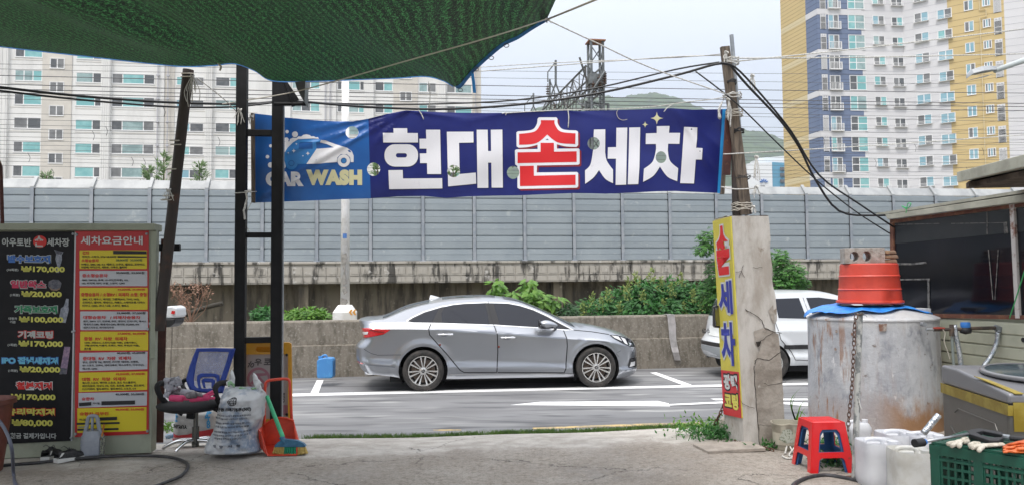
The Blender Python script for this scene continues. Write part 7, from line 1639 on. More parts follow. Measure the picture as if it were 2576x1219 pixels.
# the sign on the pillar's left side
TL, TR, BL_, BR = B(1796, 556, b1+.41), B(1841, 544.5, b1-.006), B(1824, 1040, b1+.41), B(1869.5, 1050.5, b1-.006)
sg = thing('pillar_sign', 'tall narrow yellow and red Korean sign fixed on the left face of the pillar', 'sign', loc=tuple(TL)); so_ = Vector(sg.location); nrm = (TR-TL).cross(BL_-TL).normalized(); nrm = nrm if nrm.dot(CAM-TL) > 0 else -nrm
def sgn_(u, v, off=.0): return TL.lerp(TR, u).lerp(BL_.lerp(BR, u), v)+nrm*(.014+off)-so_
q = MB(); q.prism([sgn_(0, 0), sgn_(1, 0), sgn_(1, 1), sgn_(0, 1)], -nrm*.012); q.build('panel', mat('sign_bright_yellow', (.60, .52, .07), (.54, .47, .06), scale=3, rough=.45), sg)
poly_part('red_field', [rect(0, .772, 1, 1)], lambda x, y: sgn_(x, y, .002), mat('sign_bright_red', (.55, .02, .03), rough=.45), sg, .5, .1)
M_sbl = mat('sign_deep_blue', (.02, .03, .30), rough=.45)
def sgtext(body, u0, v0, u1, v1, m_, outl=None, bold=.05):
    for m2, bd, e, off in ((outl, bold+.06, .025, .003), (m_, bold, 0, .005)):
        if m2 is None: continue
        V, Fs = text_fit(body, w=u1-u0+2*e*1.6, h=v1-v0+e*.7, bold=bd); bm = bm2d([(u0-e*1.6+a, v1+e*.35-b) for a, b in V], Fs); gridcut(bm, .25, .05); drape('letter_outline' if m2 is outl else 'lettering', bm, lambda x, y: sgn_(x, y, off), m2, sg)
sgtext('손', .14, .035, .86, .285, M_pred, M_tw, .045); sgtext('세', .12, .315, .88, .485, M_sbl, M_tw, .04); sgtext('차', .12, .525, .90, .745, M_sbl, M_tw, .04)
sgtext('광택', .13, .79, .88, .868, M_tw, M_ink, .05); sgtext('코팅', .13, .885, .88, .965, mat('sign_letter_yellow', (.66, .60, .10), rough=.45), M_ink, .05)
mr_ = thing('mirror', 'black framed vehicle wing mirror fixed at the left edge of the pillar sign', 'mirror', loc=tuple(B(1806, 796, b1+.40))); mo_ = Vector(mr_.location)
q = MB(); q.prism([B(x, y, b1+.38)-mo_ for x, y in ((1797, 770), (1801, 767), (1814, 768), (1817, 772), (1817, 820), (1813, 824), (1800, 823), (1797, 818))], N*.05); q.build('housing', M_black, mr_, bevel=.006)
q = MB(); q.prism([B(x, y, b1+.375)-mo_ for x, y in ((1799, 773), (1813, 771), (1814, 819), (1800, 818))], N*.004); q.build('mirror_glass', mat('mirror_glass', (.30, .31, .32), rough=.06, metal=1), mr_)
def chain(name, label, pts, L_, r, m_):
    P = catmull(pts, 8); d = [0]
    for a_, b_ in zip(P, P[1:]): d.append(d[-1]+(b_-a_).length)
    t = thing(name, label, 'chain', loc=tuple(P[0])); n = int(d[-1]/(L_*.72)); proto = []
    for k in range(2):
        q = MB(); q.tube([Vector((L_/2*cos(a_), L_*.27*sin(a_)*(k == 0), L_*.27*sin(a_)*(k == 1))) for a_ in [2*pi*j/12 for j in range(12)]], r, 5, closed=True); me = q.mesh('chain_link'); me.materials.append(m_); me.polygons.foreach_set('use_smooth', [True]*len(me.polygons)); proto.append(me)
    j = 0
    for i in range(n):
        s_ = (i+.5)*L_*.72
        while j < len(P)-2 and d[j+1] < s_: j += 1
        p = P[j].lerp(P[j+1], (s_-d[j])/max(1e-6, d[j+1]-d[j])); dr = (P[j+1]-P[j]).normalized()
        o = link('chain_link', proto[i % 2], t, loc=p-P[0]); o.rotation_euler = dr.to_track_quat('X', 'Z').to_euler()
M_rustc = mat('rusty_chain', (.065, .035, .025), (.12, .05, .025), scale=30, rough=.8)
chain('chain', 'rusty chain hanging off the pillar foot beside the yellow sign', [B(1826, 985, b1+.44), B(1822, 1015, b1+.46), B(1806, 1050, b1+.46), G(1796, 1078)+Z*.02], .055, .006, M_rustc)
chain('chain', 'rusty chain lying on the concrete along the pillar base', [G(1850, 1108)+Z*.012, G(1880, 1124)+Z*.012, G(1915, 1128)+Z*.012, G(1950, 1136)+Z*.012], .055, .006, M_rustc)
# slab on the ground
q = MB(); o0 = G(1780, 1140); q.prism([G(x, y)-o0+Z*(.030+dz) for x, y, dz in ((1743, 1123, 0), (1770, 1120, 0), (1888, 1118, .01), (1927, 1136, .01), (1850, 1139, .005), (1782, 1142, 0))], (0, 0, -.032)); tag(q.build('stone_slab', mat('slab_concrete', (.33, .29, .25), (.25, .22, .19), scale=8, rough=.95, bump=.5), None, bevel=.006, loc=o0), 'flat thin concrete slab lying on the ground at the pillar foot', 'slab')
q = MB(); o0 = W(1838, 1075, 7.9); q.lathe([(.0, -.14), (.12, -.12), (.13, 0), (.10, .09), (.04, .13), (0, .13)], 9); tag(q.build('rock', M_expo, None, bevel=.01, loc=Vector((o0.x, o0.y, .05))), 'lump of broken concrete behind the pillar chain', 'rock')

# ---------------- tank
YT = 8.4; RT_ = .648
tk = thing('water_tank', 'large round galvanised water tank with whitewash and rust at its foot', 'tank', loc=tuple(Vector((W(2192, 800, YT).x, YT, -.02)))); o0 = Vector(tk.location)
M_tank = bpy.data.materials.new('whitewashed_galvanised'); M_tank.use_nodes = True
def _tank():
    t = M_tank.node_tree; ns = t.nodes; L = t.links; p = ns['Principled BSDF']; tcn = ns.new('ShaderNodeTexCoord'); src = tcn.outputs['Object']
    def nz(sc, st=(1, 1, 1), det=7, rg=.65):
        mp = ns.new('ShaderNodeMapping'); mp.inputs['Scale'].default_value = st; L.new(src, mp.inputs[0]); n = ns.new('ShaderNodeTexNoise'); n.inputs['Scale'].default_value = sc; n.inputs['Detail'].default_value = det; n.inputs['Roughness'].default_value = rg; L.new(mp.outputs[0], n.inputs['Vector']); return n.outputs[0]
    def mr(v, a, b, c=0, d=1):
        r = ns.new('ShaderNodeMapRange'); r.interpolation_type = 'SMOOTHSTEP'; L.new(v, r.inputs[0]); r.inputs[1].default_value = a; r.inputs[2].default_value = b; r.inputs[3].default_value = c; r.inputs[4].default_value = d; return r.outputs[0]
    def mix(f, a, b):
        x = ns.new('ShaderNodeMix'); x.data_type = 'RGBA'; L.new(f, x.inputs[0])
        for i, q_ in ((6, a), (7, b)):
            if isinstance(q_, tuple): x.inputs[i].default_value = (*q_, 1)
            else: L.new(q_, x.inputs[i])
        return x.outputs[2]
    def mt(op, a, b):
        x = ns.new('ShaderNodeMath'); x.operation = op
        for i, q_ in enumerate((a, b)):
            if isinstance(q_, (int, float)): x.inputs[i].default_value = q_
            else: L.new(q_, x.inputs[i])
        return x.outputs[0]
    c = mix(mr(nz(2.4, (1, 1, .5)), .38, .62), (.36, .37, .40), (.50, .51, .53))
    c = mix(mr(nz(7, (1, 1, .6)), .5, .68), c, (.27, .28, .31)); c = mix(mr(nz(11), .62, .70), c, (.21, .185, .17)); c = mix(mr(nz(17, (1, 1, .35)), .60, .70), c, (.62, .62, .63))
    s = ns.new('ShaderNodeSeparateXYZ'); L.new(src, s.inputs[0]); z_ = s.outputs[2]; x_ = s.outputs[0]
    foot = mr(mt('ADD', z_, mt('MULTIPLY', mt('SUBTRACT', nz(3.5, (1, 1, .5)), .5), 1.1)), .16, .46, 1, 0)
    foot = mt('MULTIPLY', foot, mr(x_, -.35, .05, .25, 1)); c = mix(foot, c, mix(mr(nz(9), .4, .6), (.33, .17, .07), (.24, .20, .18)) if False else (.30, .165, .085))
    st = mt('MULTIPLY', mr(nz(6, (1.6, 1.6, .22)), .52, .62), mr(x_, -.60, -.36, 1, .15)); c = mix(st, c, (.27, .13, .06))
    edge = mt('MULTIPLY', mr(x_, .50, .64), mr(nz(5, (1, 1, .3)), .42, .55)); c = mix(edge, c, (.22, .11, .06))
    wt = mt('MULTIPLY', mr(z_, 1.02, 1.12, 0, 1), mr(nz(5), .35, .6)); c = mix(wt, c, (.50, .50, .50))
    L.new(c, p.inputs['Base Color']); p.inputs['Roughness'].default_value = .55; p.inputs['Metallic'].default_value = .15
    bp = ns.new('ShaderNodeBump'); bp.inputs['Strength'].default_value = .5; bp.inputs['Distance'].default_value = .012; L.new(mt('ADD', nz(26, det=5), mt('MULTIPLY', nz(2.2), 2.0)), bp.inputs['Height']); L.new(bp.outputs[0], p.inputs['Normal'])
_tank()
q = MB(); q.lathe([(RT_+.022, 0), (RT_+.01, .35), (RT_+.002, .8), (RT_, 1.125), (RT_+.008, 1.13), (RT_+.008, 1.145), (RT_-.004, 1.155), (RT_-.05, 1.175), (.42, 1.235), (.30, 1.265), (.0, 1.275)], 72)
q.v = [tuple(Vector(v)*1.0+Vector((v[0], v[1], 0)).normalized()*.006*mnoise.noise(Vector(v)*4)) for v in q.v]; q.build('body', M_tank, tk, smooth=True, angle=40)
q = MB(); q.lathe([(.075, 0), (.085, .06), (.07, .065), (0, .065)], 20, Matrix.Translation((-.34, -.30, 1.17))); q.build('filler_cap', M_tank, tk, smooth=True, angle=40)
q = MB(); q.box((.40, -.16, 1.215), (.22, .2, .06)); q.build('bracket_block', M_tank, tk, bevel=.005)
M_patch = mat('brown_patch', (.18, .09, .06), (.36, .33, .30), scale=20, rough=.8)
def ontank(px, py, off=.004):
    d = _ray(px, py); a_, b_ = d.x, d.y; cx, cyy = o0.x, o0.y; R = RT_+.012+off; A_ = a_*a_+b_*b_; Bq = -2*(a_*cx+b_*cyy); Cq = cx*cx+cyy*cyy-R*R; s_ = (-Bq-sqrt(max(0, Bq*Bq-4*A_*Cq)))/(2*A_); return CAM+d*s_-o0
poly_part('patch', [[k8(x, y) for x, y in ((555, 452), (596, 450), (592, 486), (560, 487))]], lambda x, y: ontank(x, y, .006), M_patch, tk, 6, 6)
for x, y in ((355, 487), (350, 572), (430, 500)): poly_part('dent_mark', [[k8(a_, b_) for a_, b_ in ell(x, y, 7, 8, 10)]], lambda a, b: ontank(a, b, .004), M_patch, tk, 5, 5)
q = MB(); q.tube([ontank(*k8(755, 452))-Vector((0, .02, 0)), ontank(*k8(755, 452))+Vector((0, -.08, 0))], .022, 10); q.build('outlet', M_galv, tk)
# tub, tarp, block and stones on the tank
tc_ = Vector((W(2188, 760, YT-.12).x, YT-.12, 0)); z0_ = W(2188, 762, YT-.12).z
M_tub = mat('red_orange_tub', (.60, .065, .040), (.52, .055, .035), scale=5, rough=.42)
q = MB(); q.lathe([(0, .42), (.275, .42), (.285, .41), (.293, .30), (.302, .288), (.297, .278), (.303, .16), (.313, .15), (.306, .14), (.315, .035), (.333, .03), (.335, .012), (.325, 0), (.31, .005), (.29, .2), (.27, .40), (0, .40)], 64)
q.v = [(x, y+.045*max(0, 1-abs(z-.04)/.12)*max(0, 1-abs(x-.10)/.09)*(1 if y < 0 else 0), z-.0) for x, y, z in q.v]; tag(q.build('tub', M_tub, None, smooth=True, angle=30, loc=tc_+Z*z0_), 'upturned red orange rubber tub with a dented rim on the tank', 'tub')
q = MB()
def tarp(u, v):
    a_ = 2*pi*u; r_ = (.30+.19*v+.05*sin(a_*3+1)*v+.03*sin(a_*7)*v)*(1+.35*abs(cos(a_))**3*v); x, y = r_*cos(a_), r_*(.92 if a_ < pi else .74)*sin(a_); dome = interp(sqrt(x*x+(y-.12)**2), [(0, 1.275), (.30, 1.265), (.42, 1.235), (.60, 1.175), (.64, 1.155), (.66, 1.10), (.9, .95)])
    return Vector((x, y, dome-z0_-.02+.022*v*abs(sin(a_*5.5))+.014+.012*mnoise.noise(Vector((x*9, y*9, 0)))))
q.grid(90, 10, tarp); tag(q.build('tarp', mat('blue_tarp', (.02, .17, .58), (.03, .26, .72), scale=12, rough=.4), None, smooth=True, solid=.003, loc=tc_+Z*(z0_+.006)), 'crumpled bright blue tarp between the red tub and the tank', 'tarp')
M_blk = mat('cinder_block', (.36, .33, .30), (.24, .21, .185), scale=14, rough=.95, bump=.9, bscale=50)
zt = z0_+.42; o0b = tc_+Vector((-.075, -.06, zt)); V, Fs = fill2d([rect(-.20, 0, .20, .165), ell(-.105, .075, .045, .05, 14), ell(.02, .075, .042, .055, 14)]); me = bpy.data.meshes.new('cinder_block')
bm = bm2d(V, Fs); r_ = bmesh.ops.extrude_face_region(bm, geom=bm.faces[:]); bmesh.ops.translate(bm, verts=[g for g in r_['geom'] if isinstance(g, bmesh.types.BMVert)], vec=(0, 0, .19)); bmesh.ops.transform(bm, matrix=Matrix.Rotation(pi/2, 4, 'X'), verts=bm.verts); bmesh.ops.recalc_face_normals(bm, faces=bm.faces); bm.to_mesh(me); bm.free(); me.materials.append(M_blk)
o = link('cinder_block', me, None, bevel=.005, loc=o0b+Vector((0, .10, 0)), rz=-.15); tag(o, 'rough grey cinder block with round cells on the upturned tub', 'block')
for i, (dx, dz, w_, lb) in enumerate(((.195, 0, .15, 'flat brown stone at the bottom of the small pile beside the cinder block'), (.20, .048, .16, 'middle brown stone of the small pile beside the cinder block'), (.185, .095, .15, 'topmost brown stone of the small pile beside the cinder block'))):
    q = MB(); q.box((0, 0, .023), (w_, .15, .042), taper=.9, rz=i*.2); tag(q.build('stone', mat('brown_stone', (.27, .17, .10), (.19, .12, .08), scale=9, rough=.9, bump=.6), None, bevel=.014, seg=3, loc=tc_+Vector((dx, -.02, zt+dz))), lb, 'stone')

# ---------------- white peeling post with chain
pbs = G(2150, 1204); M_pp2 = mat('peeling_grey_pipe', (.42, .42, .40), (.16, .17, .17), scale=16, lo=.46, hi=.56, stretch=(1, 1, .6), rough=.7, bump=.3, col3=(.25, .13, .08), scale3=22, lo3=.66, hi3=.74)
pt_ = W(2163, 786, pbs.y+.02); q = MB(); q.tube([Vector((0, 0, 0)), pt_-pbs], .0235, 18, r1=.0225); pw = tag(q.build('steel_post', M_pp2, None, smooth=True, angle=60, loc=pbs), 'slim peeling grey white pipe post standing in front of the tank', 'post')
q = MB(); q.box((0, 0, .006), (.16, .13, .012), rz=.3); q.build('base_plate', M_rustc, pw)
chain('chain', 'long rusty chain hanging down beside the peeling pipe post', [pt_+Vector((-.005, -.03, -.01)), W(2152, 800, pbs.y-.02), W(2148, 870, pbs.y), W(2143, 970, pbs.y), W(2136, 1040, pbs.y), W(2133, 1085, pbs.y)], .048, .0036, M_rustc)
strands('wire_knot', 'small wire and string wrapped round the top of the pipe post', 'wire', pt_+Vector((0, -.03, -.005)), M_wire, 3, .04, spread=.03, r=.002)
path_thing('string', 'short white string hanging on the pipe post', 'string', [W(2160, 1000, pbs.y-.03), W(2164, 1020, pbs.y-.03), W(2168, 1028, pbs.y-.03)], .004, M_rope)

# ---------------- stools
def stool(name, label, H, wb2, wt2, m_, loc, rz, dz=0):
    t = thing(name, label, 'stool', loc=tuple(Vector(loc)+Z*dz), rz=rz); sl = (wb2-wt2)/H
    for k in range(4):
        def P3(x, z, k=k):
            hw = wb2-(wb2-wt2)*z/H; p = Vector((x, -hw, z)); return Matrix.Rotation(k*pi/2, 3, 'Z') @ p
        e = lambda z: wb2-(wb2-wt2)*z/H
        outl = [(-e(0), 0), (-e(0)+.055, 0), (-e(.1)+.062, .105), (-e(.12)+.078, .120), (e(.12)-.078, .120), (e(.1)-.062, .105), (e(0)-.055, 0), (e(0), 0), (e(H), H), (-e(H), H)]
        z0_, z1_ = .165, H-.055; win = [(-e(z0_)+.052, z0_), (e(z0_)-.052, z0_), (e(z1_)-.052, z1_-.03), (e(z1_)-.075, z1_), (-e(z1_)+.075, z1_), (-e(z1_)+.052, z1_-.03)]
        o = poly_part('side_panel', [outl, win], lambda x, z: P3(x, z), m_, t, .05, .05, smooth=False); md = o.modifiers.new('s', 'SOLIDIFY'); md.thickness = .006; md.offset = 1
    q = MB(); w1 = wt2+.006; q.add([(sx*(w1-(.03 if i else 0)), sy*(w1-(.03 if i else 0)), H-.012+(.016 if i else 0)) for i in (0, 1) for sx, sy in ((-1, -1), (1, -1), (1, 1), (-1, 1))], [(0, 1, 5, 4), (1, 2, 6, 5), (2, 3, 7, 6), (3, 0, 4, 7), (4, 5, 6, 7)]); q.build('seat', m_, t, bevel=.012, seg=3)
    q = MB(); [q.box((0, -w1*.66+i*w1*.33, H+.0048), (w1*1.6, .004, .003)) for i in range(5)]; stuff(q.build('seat_groove', m_, t))
    return t
M_redp = mat('red_plastic', (.62, .010, .012), rough=.28, spec=.6, coat=.3); M_blup = mat('blue_plastic', (.03, .10, .25), rough=.35)
sF, sR = G(2053, 1190), G(2122, 1188); sc0 = Vector((sF.x+.120, sF.y+.170, 0)); stool('stool', 'red plastic stool in front of the tank with the blue one nested inside', .395, .178, .128, M_redp, sc0, .06)
stool('stool', 'blue plastic stool nested inside the red one, seen through its openings', .372, .163, .115, M_blup, sc0, .06)

# ---------------- bin, canister, white cans
M_cream = mat('cream_plastic', (.42, .39, .31), (.32, .29, .23), scale=6, rough=.55); cB = G(1988, 1134)
q = MB(); q.lathe([(0, 0), (.10, 0), (.106, .01), (.130, .235), (.136, .24), (.136, .25), (.126, .25), (.118, .05), (0, .02)], 36); q.v = [(x*1.0, y*.8, z-.012*(1 if z > .2 and y < 0 else 0)*abs(sin(x*20))) for x, y, z in q.v]
bi = thing('waste_bin', 'small cream plastic bin with a faded print behind the stool', 'bin', loc=tuple(cB+Vector((0, .1, 0)))); q.build('body', M_cream, bi, smooth=True, angle=40)
poly_part('picture_print', [[(-.09, .10), (-.06, .19), (.0, .20), (.03, .16), (.04, .08), (-.03, .07)]], lambda x, z: Vector((x, -sqrt(max(.0001, (.112+z*.085)**2-x*x))*.8-.004, z)), mat('faded_print_green', (.40, .42, .36), (.14, .16, .10), scale=60, lo=.5, hi=.6, rough=.6), bi, .03, .05)
M_can = mat('translucent_white_plastic', (.76, .77, .80), (.68, .69, .73), scale=5, rough=.4, transl=.3)
def rbox(q, c, w_, d_, rings, pw=5.0, n=28):
    vs = []
    for s_, z in rings:
        for k in range(n):
            a_ = 2*pi*k/n; cs, sn2 = cos(a_), sin(a_); r_ = (abs(cs)**pw+abs(sn2)**pw)**(-1/pw); vs.append((c[0]+w_*s_*cs*r_, c[1]+d_*s_*sn2*r_, c[2]+z))
    m_ = len(rings); q.add(vs, [(i*n+k, i*n+(k+1) % n, i*n+n+(k+1) % n, i*n+n+k) for i in range(m_-1) for k in range(n)]+[tuple(range(n-1, -1, -1)), tuple(range((m_-1)*n, m_*n))])
cpos = lambda x, Y_: Vector((W(x, 1150, Y_).x, Y_, 0))
def can(label, p, rz, m_=M_can, H=.33, w_=.138, lid=None):
    t = thing('plastic_can', label, 'canister', 'white plastic cans', loc=tuple(p), rz=rz); q = MB()
    rbox(q, (0, 0, 0), w_, w_, [(.90, 0), (.98, .02), (1, .06), (1, .10), (.985, .115), (.985, .235), (1, .25), (1, .30), (.985, .335), (.92, H-.02), (.80, H-.012), (.78, H-.03)]); q.build('body', m_, t, smooth=True, angle=50)
    q = MB(); q.tube(catmull([(-.085, .03, H-.035), (-.08, .03, H+.002), (-.02, .03, H+.012), (.04, .03, H+.002), (.05, .03, H-.035)], 4), .016, 8); q.build('handle', m_, t, smooth=True)
    q = MB(); q.lathe([(.036, -.03), (.038, .02), (.030, .024), (0, .024)], 18, Matrix.Translation((.075, -.07, H-.005))); q.build('cap', m_, t, smooth=True, angle=40); return t
can('clean white plastic can standing front left beside the peeling post', cpos(2210, 5.87), .05)
can('cloudy white plastic can at the front, right of the cleanest one', cpos(2292, 5.56), -.08, mat('cloudy_plastic', (.68, .68, .66), (.58, .57, .53), scale=7, rough=.5, transl=.25))
can('white plastic can in the back row nearest the tank', cpos(2258, 6.17), .1); can('white plastic can in the back row beside the green crate', cpos(2326, 6.08), .0)
ca_ = thing('canister', 'white canister with moulded handle leaning behind the peeling post', 'canister', loc=tuple(G(2163, 1133)), rz=.1); q = MB()
rbox(q, (0, 0, 0), .105, .06, [(.72, 0), (.76, .02), (.93, .16), (1, .19), (.97, .21), (.78, .245), (.70, .25)], 4); q.build('body', M_can, ca_, smooth=True, angle=50)
q = MB(); q.tube(catmull([(-.10, 0, .19), (-.095, 0, .25), (-.05, 0, .268), (0, 0, .26), (.01, 0, .22)], 4), .015, 8); q.build('handle', M_can, ca_, smooth=True)
q = MB(); q.lathe([(.026, 0), (.026, .04), (0, .042)], 16, Matrix.Translation((.055, 0, .24))); q.build('cap', M_can, ca_)
path_thing('slipper_straps', 'tangled white straps lying on the ground beside the stool', 'strap', [gp(1975, 1143), G(1983, 1130)+Z*.05, gp(1996, 1141), G(2000, 1135)+Z*.04, gp(1985, 1148), gp(2002, 1152), gp(1982, 1156), gp(1968, 1150)], .008, M_rope)
path_thing('hose', 'black ribbed hose curving across the bottom beside the stool and cans', 'hose', [gp(1992, 1240), gp(1998, 1222), gp(2030, 1206), gp(2075, 1199), gp(2120, 1205), gp(2170, 1216), gp(2220, 1228), gp(2280, 1250)], .018, M_hose, n=8)

# ---------------- shed with dark windows
AS = 5.84
M_side = mat('siding_green_grey', (.42, .43, .34), (.35, .36, .28), scale=3, rough=.6, obj=False); M_trim = mat('roof_trim_pale', (.36, .36, .30), (.27, .27, .22), scale=4, rough=.7, obj=False)
M_rustf = mat('rusty_frame', (.12, .045, .028), (.22, .10, .05), scale=7, lo=.5, hi=.68, rough=.85, obj=False, col3=(.45, .42, .38), scale3=15, lo3=.66, hi3=.72); M_wpaint = mat('flaking_white', (.50, .48, .46), (.22, .12, .09), scale=9, lo=.52, hi=.64, rough=.8, obj=False)
M_dw = mat('dark_window', (.004, .005, .008), (.010, .010, .014), scale=1.5, rough=.09, spec=.3, obj=False); M_dw2 = mat('dark_window_upper', (.022, .024, .027), (.03, .032, .034), scale=1.2, rough=.16, spec=.3, obj=False); M_tape = mat('old_tape', (.15, .145, .135), (.04, .04, .04), scale=22, lo=.45, hi=.6, rough=.8)
sh = thing('shed', 'low shed with dark glossy windows in rusty frames and pale green siding', 'shed', loc=tuple(A(*ks(150, 1200), AS))); o0 = Vector(sh.location)
ps_ = lambda x, y, d=0: A(*ks(x, y), AS-d)-o0
def sp(name, pts, m_, d=0, th=.03, **k): q = MB(); q.prism([ps_(x, y, d) for x, y in pts], T*th); return q.build(name, m_, sh, **k)
XN = 2600
sp('pane', [(150, 500), (1030, 395), (1085, 1195), (150, 1185)], M_dw, 0); sp('pane', [(1062, 390), (2600, 180), (2600, 1270), (1108, 1195)], M_dw, 0)
sp('pane_film', [(150, 498), (1030, 393), (1040, 572), (150, 657)], M_dw2, .004, .004); sp('pane_film', [(1066, 392), (2600, 190), (2600, 480), (1075, 570)], M_dw2, .004, .004)
sp('frame_rail', [(120, 472), (2600, 140), (2600, 185), (150, 500)], M_rustf, .02); sp('frame_rail', [(122, 470), (150, 470), (150, 1200), (130, 1200)], M_rustf, .022); sp('frame_rail', [(150, 1182), (2600, 1222), (2600, 1256), (150, 1212)], M_rustf, .02)
sp('mullion', [(1030, 345), (1064, 342), (1108, 1222), (1076, 1222)], M_wpaint, .03, bevel=.004); sp('roof_trim', [(85, 436), (2600, 66), (2600, 150), (105, 472)], M_trim, .10, .16, bevel=.005)
for pts in ([(172, 800), (290, 802), (395, 790), (402, 806), (290, 816), (175, 816)], [(188, 922), (425, 918), (428, 930), (190, 932)], [(408, 930), (422, 930), (428, 1185), (412, 1185)], [(150, 508), (500, 500), (500, 505), (150, 514)], [(590, 500), (1000, 494), (1005, 498), (590, 506)], [(860, 410), (866, 408), (866, 585), (860, 585)], [(870, 700), (876, 700), (910, 1080), (904, 1080)], [(945, 700), (950, 700), (925, 1080), (920, 1080)], [(988, 492), (1014, 490), (1022, 578), (994, 580)]): sp('tape_strip', pts, M_tape, .009, .003)
zb_ = A(*ks(430, 1212), AS).z; bn0, bn1 = ab(A(*ks(122, 600), AS))[1], 3.0
q = MB(); q.frame(-o0, N, Z, -T, bn1, bn0, -.25, zb_, -AS-.04, -AS); q.build('lower_wall', M_side, sh)
bd = MB(); LB_ = bn0-bn1
for b0_, z0q, b1_, z1q in ((.006, 0, .016, .012), (.016, .012, .012, .105), (.012, .105, 0, .116)): bd.add([N*0-T*b0_+Z*z0q, N*LB_-T*b0_+Z*z0q, N*LB_-T*b1_+Z*z1q, -T*b1_+Z*z1q], [(0, 1, 2, 3)])
bd.add([Vector(), N*0-T*.006, -T*.016+Z*.012, -T*.012+Z*.105, Z*.116], [(0, 1, 2, 3, 4)]); bo_ = None; n_ = 0; z_ = zb_-.118
while z_ > -.12:
    l = S(AS, bn1, z_)-o0
    if bo_ is None: bo_ = bd.build('siding_board', M_side, sh, loc=l)
    else: inst(bo_, sh, l)
    z_ -= .118
q = MB(); p = [S(AS-.1, bn0+.1, 0), S(AS+4, bn0+.1, 0), S(AS+4, bn1, 0), S(AS-.1, bn1, 0)]; zz = A(*ks(105, 440), AS).z; q.prism([v+Z*(zz+.02*i)-o0 for i, v in enumerate(p)], (0, 0, .03)); q.build('roof', M_trim, sh)
q = MB(); q.frame(-o0, T, N, Z, AS+.01, AS+4, bn0-.04, bn0, -.2, zz); q.build('end_wall', M_side, sh)
q = MB(); q.lathe([(0, .004), (.022, .003), (.024, 0)], 12, Matrix.Translation(ps_(1138, 1385-0, .02)) @ (-T).to_track_quat('Z', 'Y').to_matrix().to_4x4()); q.build('hole_cover', M_ink, sh)
# nearer roof slab at the right edge
rf = MB(); zc_ = 2.42; P1, P2 = G(*ks(635, 193), zc_), G(*ks(1145, 72), zc_); P2 = P1+(P2-P1)*1.6; P3, P4 = G(*ks(725, 219), zc_-.05), G(*ks(1145, 219), zc_-.05); P4 = P3+(P4-P3)*2.2; o0 = P1.copy()
rs = thing('roof_slab', 'pale edged concrete roof slab jutting in above the shed at the right', 'roof', loc=tuple(o0)); dd = Vector((.10, .03, -.05))
rf.prism([P1-o0, P2-o0, P4-o0+Z*.05, P3-o0+Z*.05], (0, 0, .10)); rf.build('deck', M_trim, rs, bevel=.006)
q = MB(); q.prism([P1-o0+dd, P2-o0+dd, P4-o0, P3-o0], (0, 0, .045)); q.build('soffit', mat('dark_soffit', (.13, .10, .075), (.06, .045, .035), scale=6, rough=.95, bump=.5, obj=False), rs)  # underside coloured in mottled dark browns
# ---------------- pipes on the shed wall
M_foil = mat('foil_wrap', (.60, .62, .65), (.30, .34, .38), scale=40, lo=.4, hi=.6, rough=.22, metal=.8, bump=.6, bscale=90); M_dp = mat('dark_pipe', (.045, .035, .03), (.10, .07, .05), scale=15, rough=.6)
Yp = 7.55; w5 = lambda x, y, d=0: W(*k5(x, y), Yp+d)
pg = thing('pipework', 'water pipe with red lever valve and blue capped meter by the shed', 'pipe', loc=tuple(w5(400, 30))); o0 = Vector(pg.location)
for nm, pts, r_, m_ in (('pipe', [(208, 30), (262, 30)], .014, M_galv), ('pipe', [(262, 30), (480, 27)], .018, M_dp), ('pipe', [(540, 22), (700, 18), (752, 18)], .018, M_dp), ('elbow', [(735, 16), (765, 20), (757, 48)], .03, M_galv), ('stand_pipe', [(402, 20), (405, 110), (420, 330)], .013, mat('green_grey_pipe', (.18, .21, .20), rough=.5)), ('tee', [(402, -8), (402, 80)], .022, M_dp)):
    q = MB(); q.tube([w5(x, y)-o0 for x, y in pts], r_, 10); q.build(nm, m_, pg, smooth=True, angle=50)
q = MB(); q.prism([w5(x, y, -.03)-o0 for x, y in ((268, 14), (300, 10), (352, 14), (350, 24), (300, 26), (268, 24))], (0, .02, 0)); q.build('lever', mat('red_lever', (.32, .05, .035), rough=.5), pg)
q = MB(); q.lathe([(.0, -.045), (.05, -.03), (.055, .0), (.045, .02)], 18, Matrix.Translation(w5(508, 32)-o0)); q.build('meter', M_ink, pg, smooth=True); q = MB(); q.lathe([(.042, 0), (.046, .03), (.04, .05), (0, .052)], 18, Matrix.Translation(w5(508, 14)-o0)); q.build('meter_cap', mat('blue_cap', (.03, .16, .48), rough=.35), pg, smooth=True, angle=40)
path_thing('wrapped_hose', 'straight foil wrapped hose going down from the tee to the machine', 'hose', [w5(422, -5), w5(440, 100), w5(460, 200), w5(475, 315), w5(480, 380)], .023, M_foil, n=10, wob=.001)
path_thing('wrapped_hose', 'bent foil wrapped hose going down from the pipe elbow', 'hose', [w5(757, 48), w5(750, 120), w5(725, 190), w5(690, 255), w5(655, 300), w5(640, 340)], .022, M_foil, n=10, wob=.001)
path_thing('wrapped_hose', 'short foil wrapped hose sloping between the cans and the machine', 'hose', [W(*k5(185, 825), 5.4), W(*k5(250, 745), 5.4), W(*k5(305, 682), 5.4)], .022, M_foil, n=10)
path_thing('string', 'thin grey string dangling from the valve lever', 'string', [w5(335, 30, -.04), w5(352, 60, -.04), w5(345, 120, -.04), w5(372, 200, -.04), w5(390, 262, -.04)], .004, M_rope2)
path_thing('green_cord', 'thin green cord stretched in front of the shed mullion', 'cord', [W(*ks(1035, 1219), 6.6), W(*ks(1080, 1080), 6.4), W(*ks(1200, 700), 6.0)], .005, mat('green_cord', (.03, .35, .10), rough=.6))
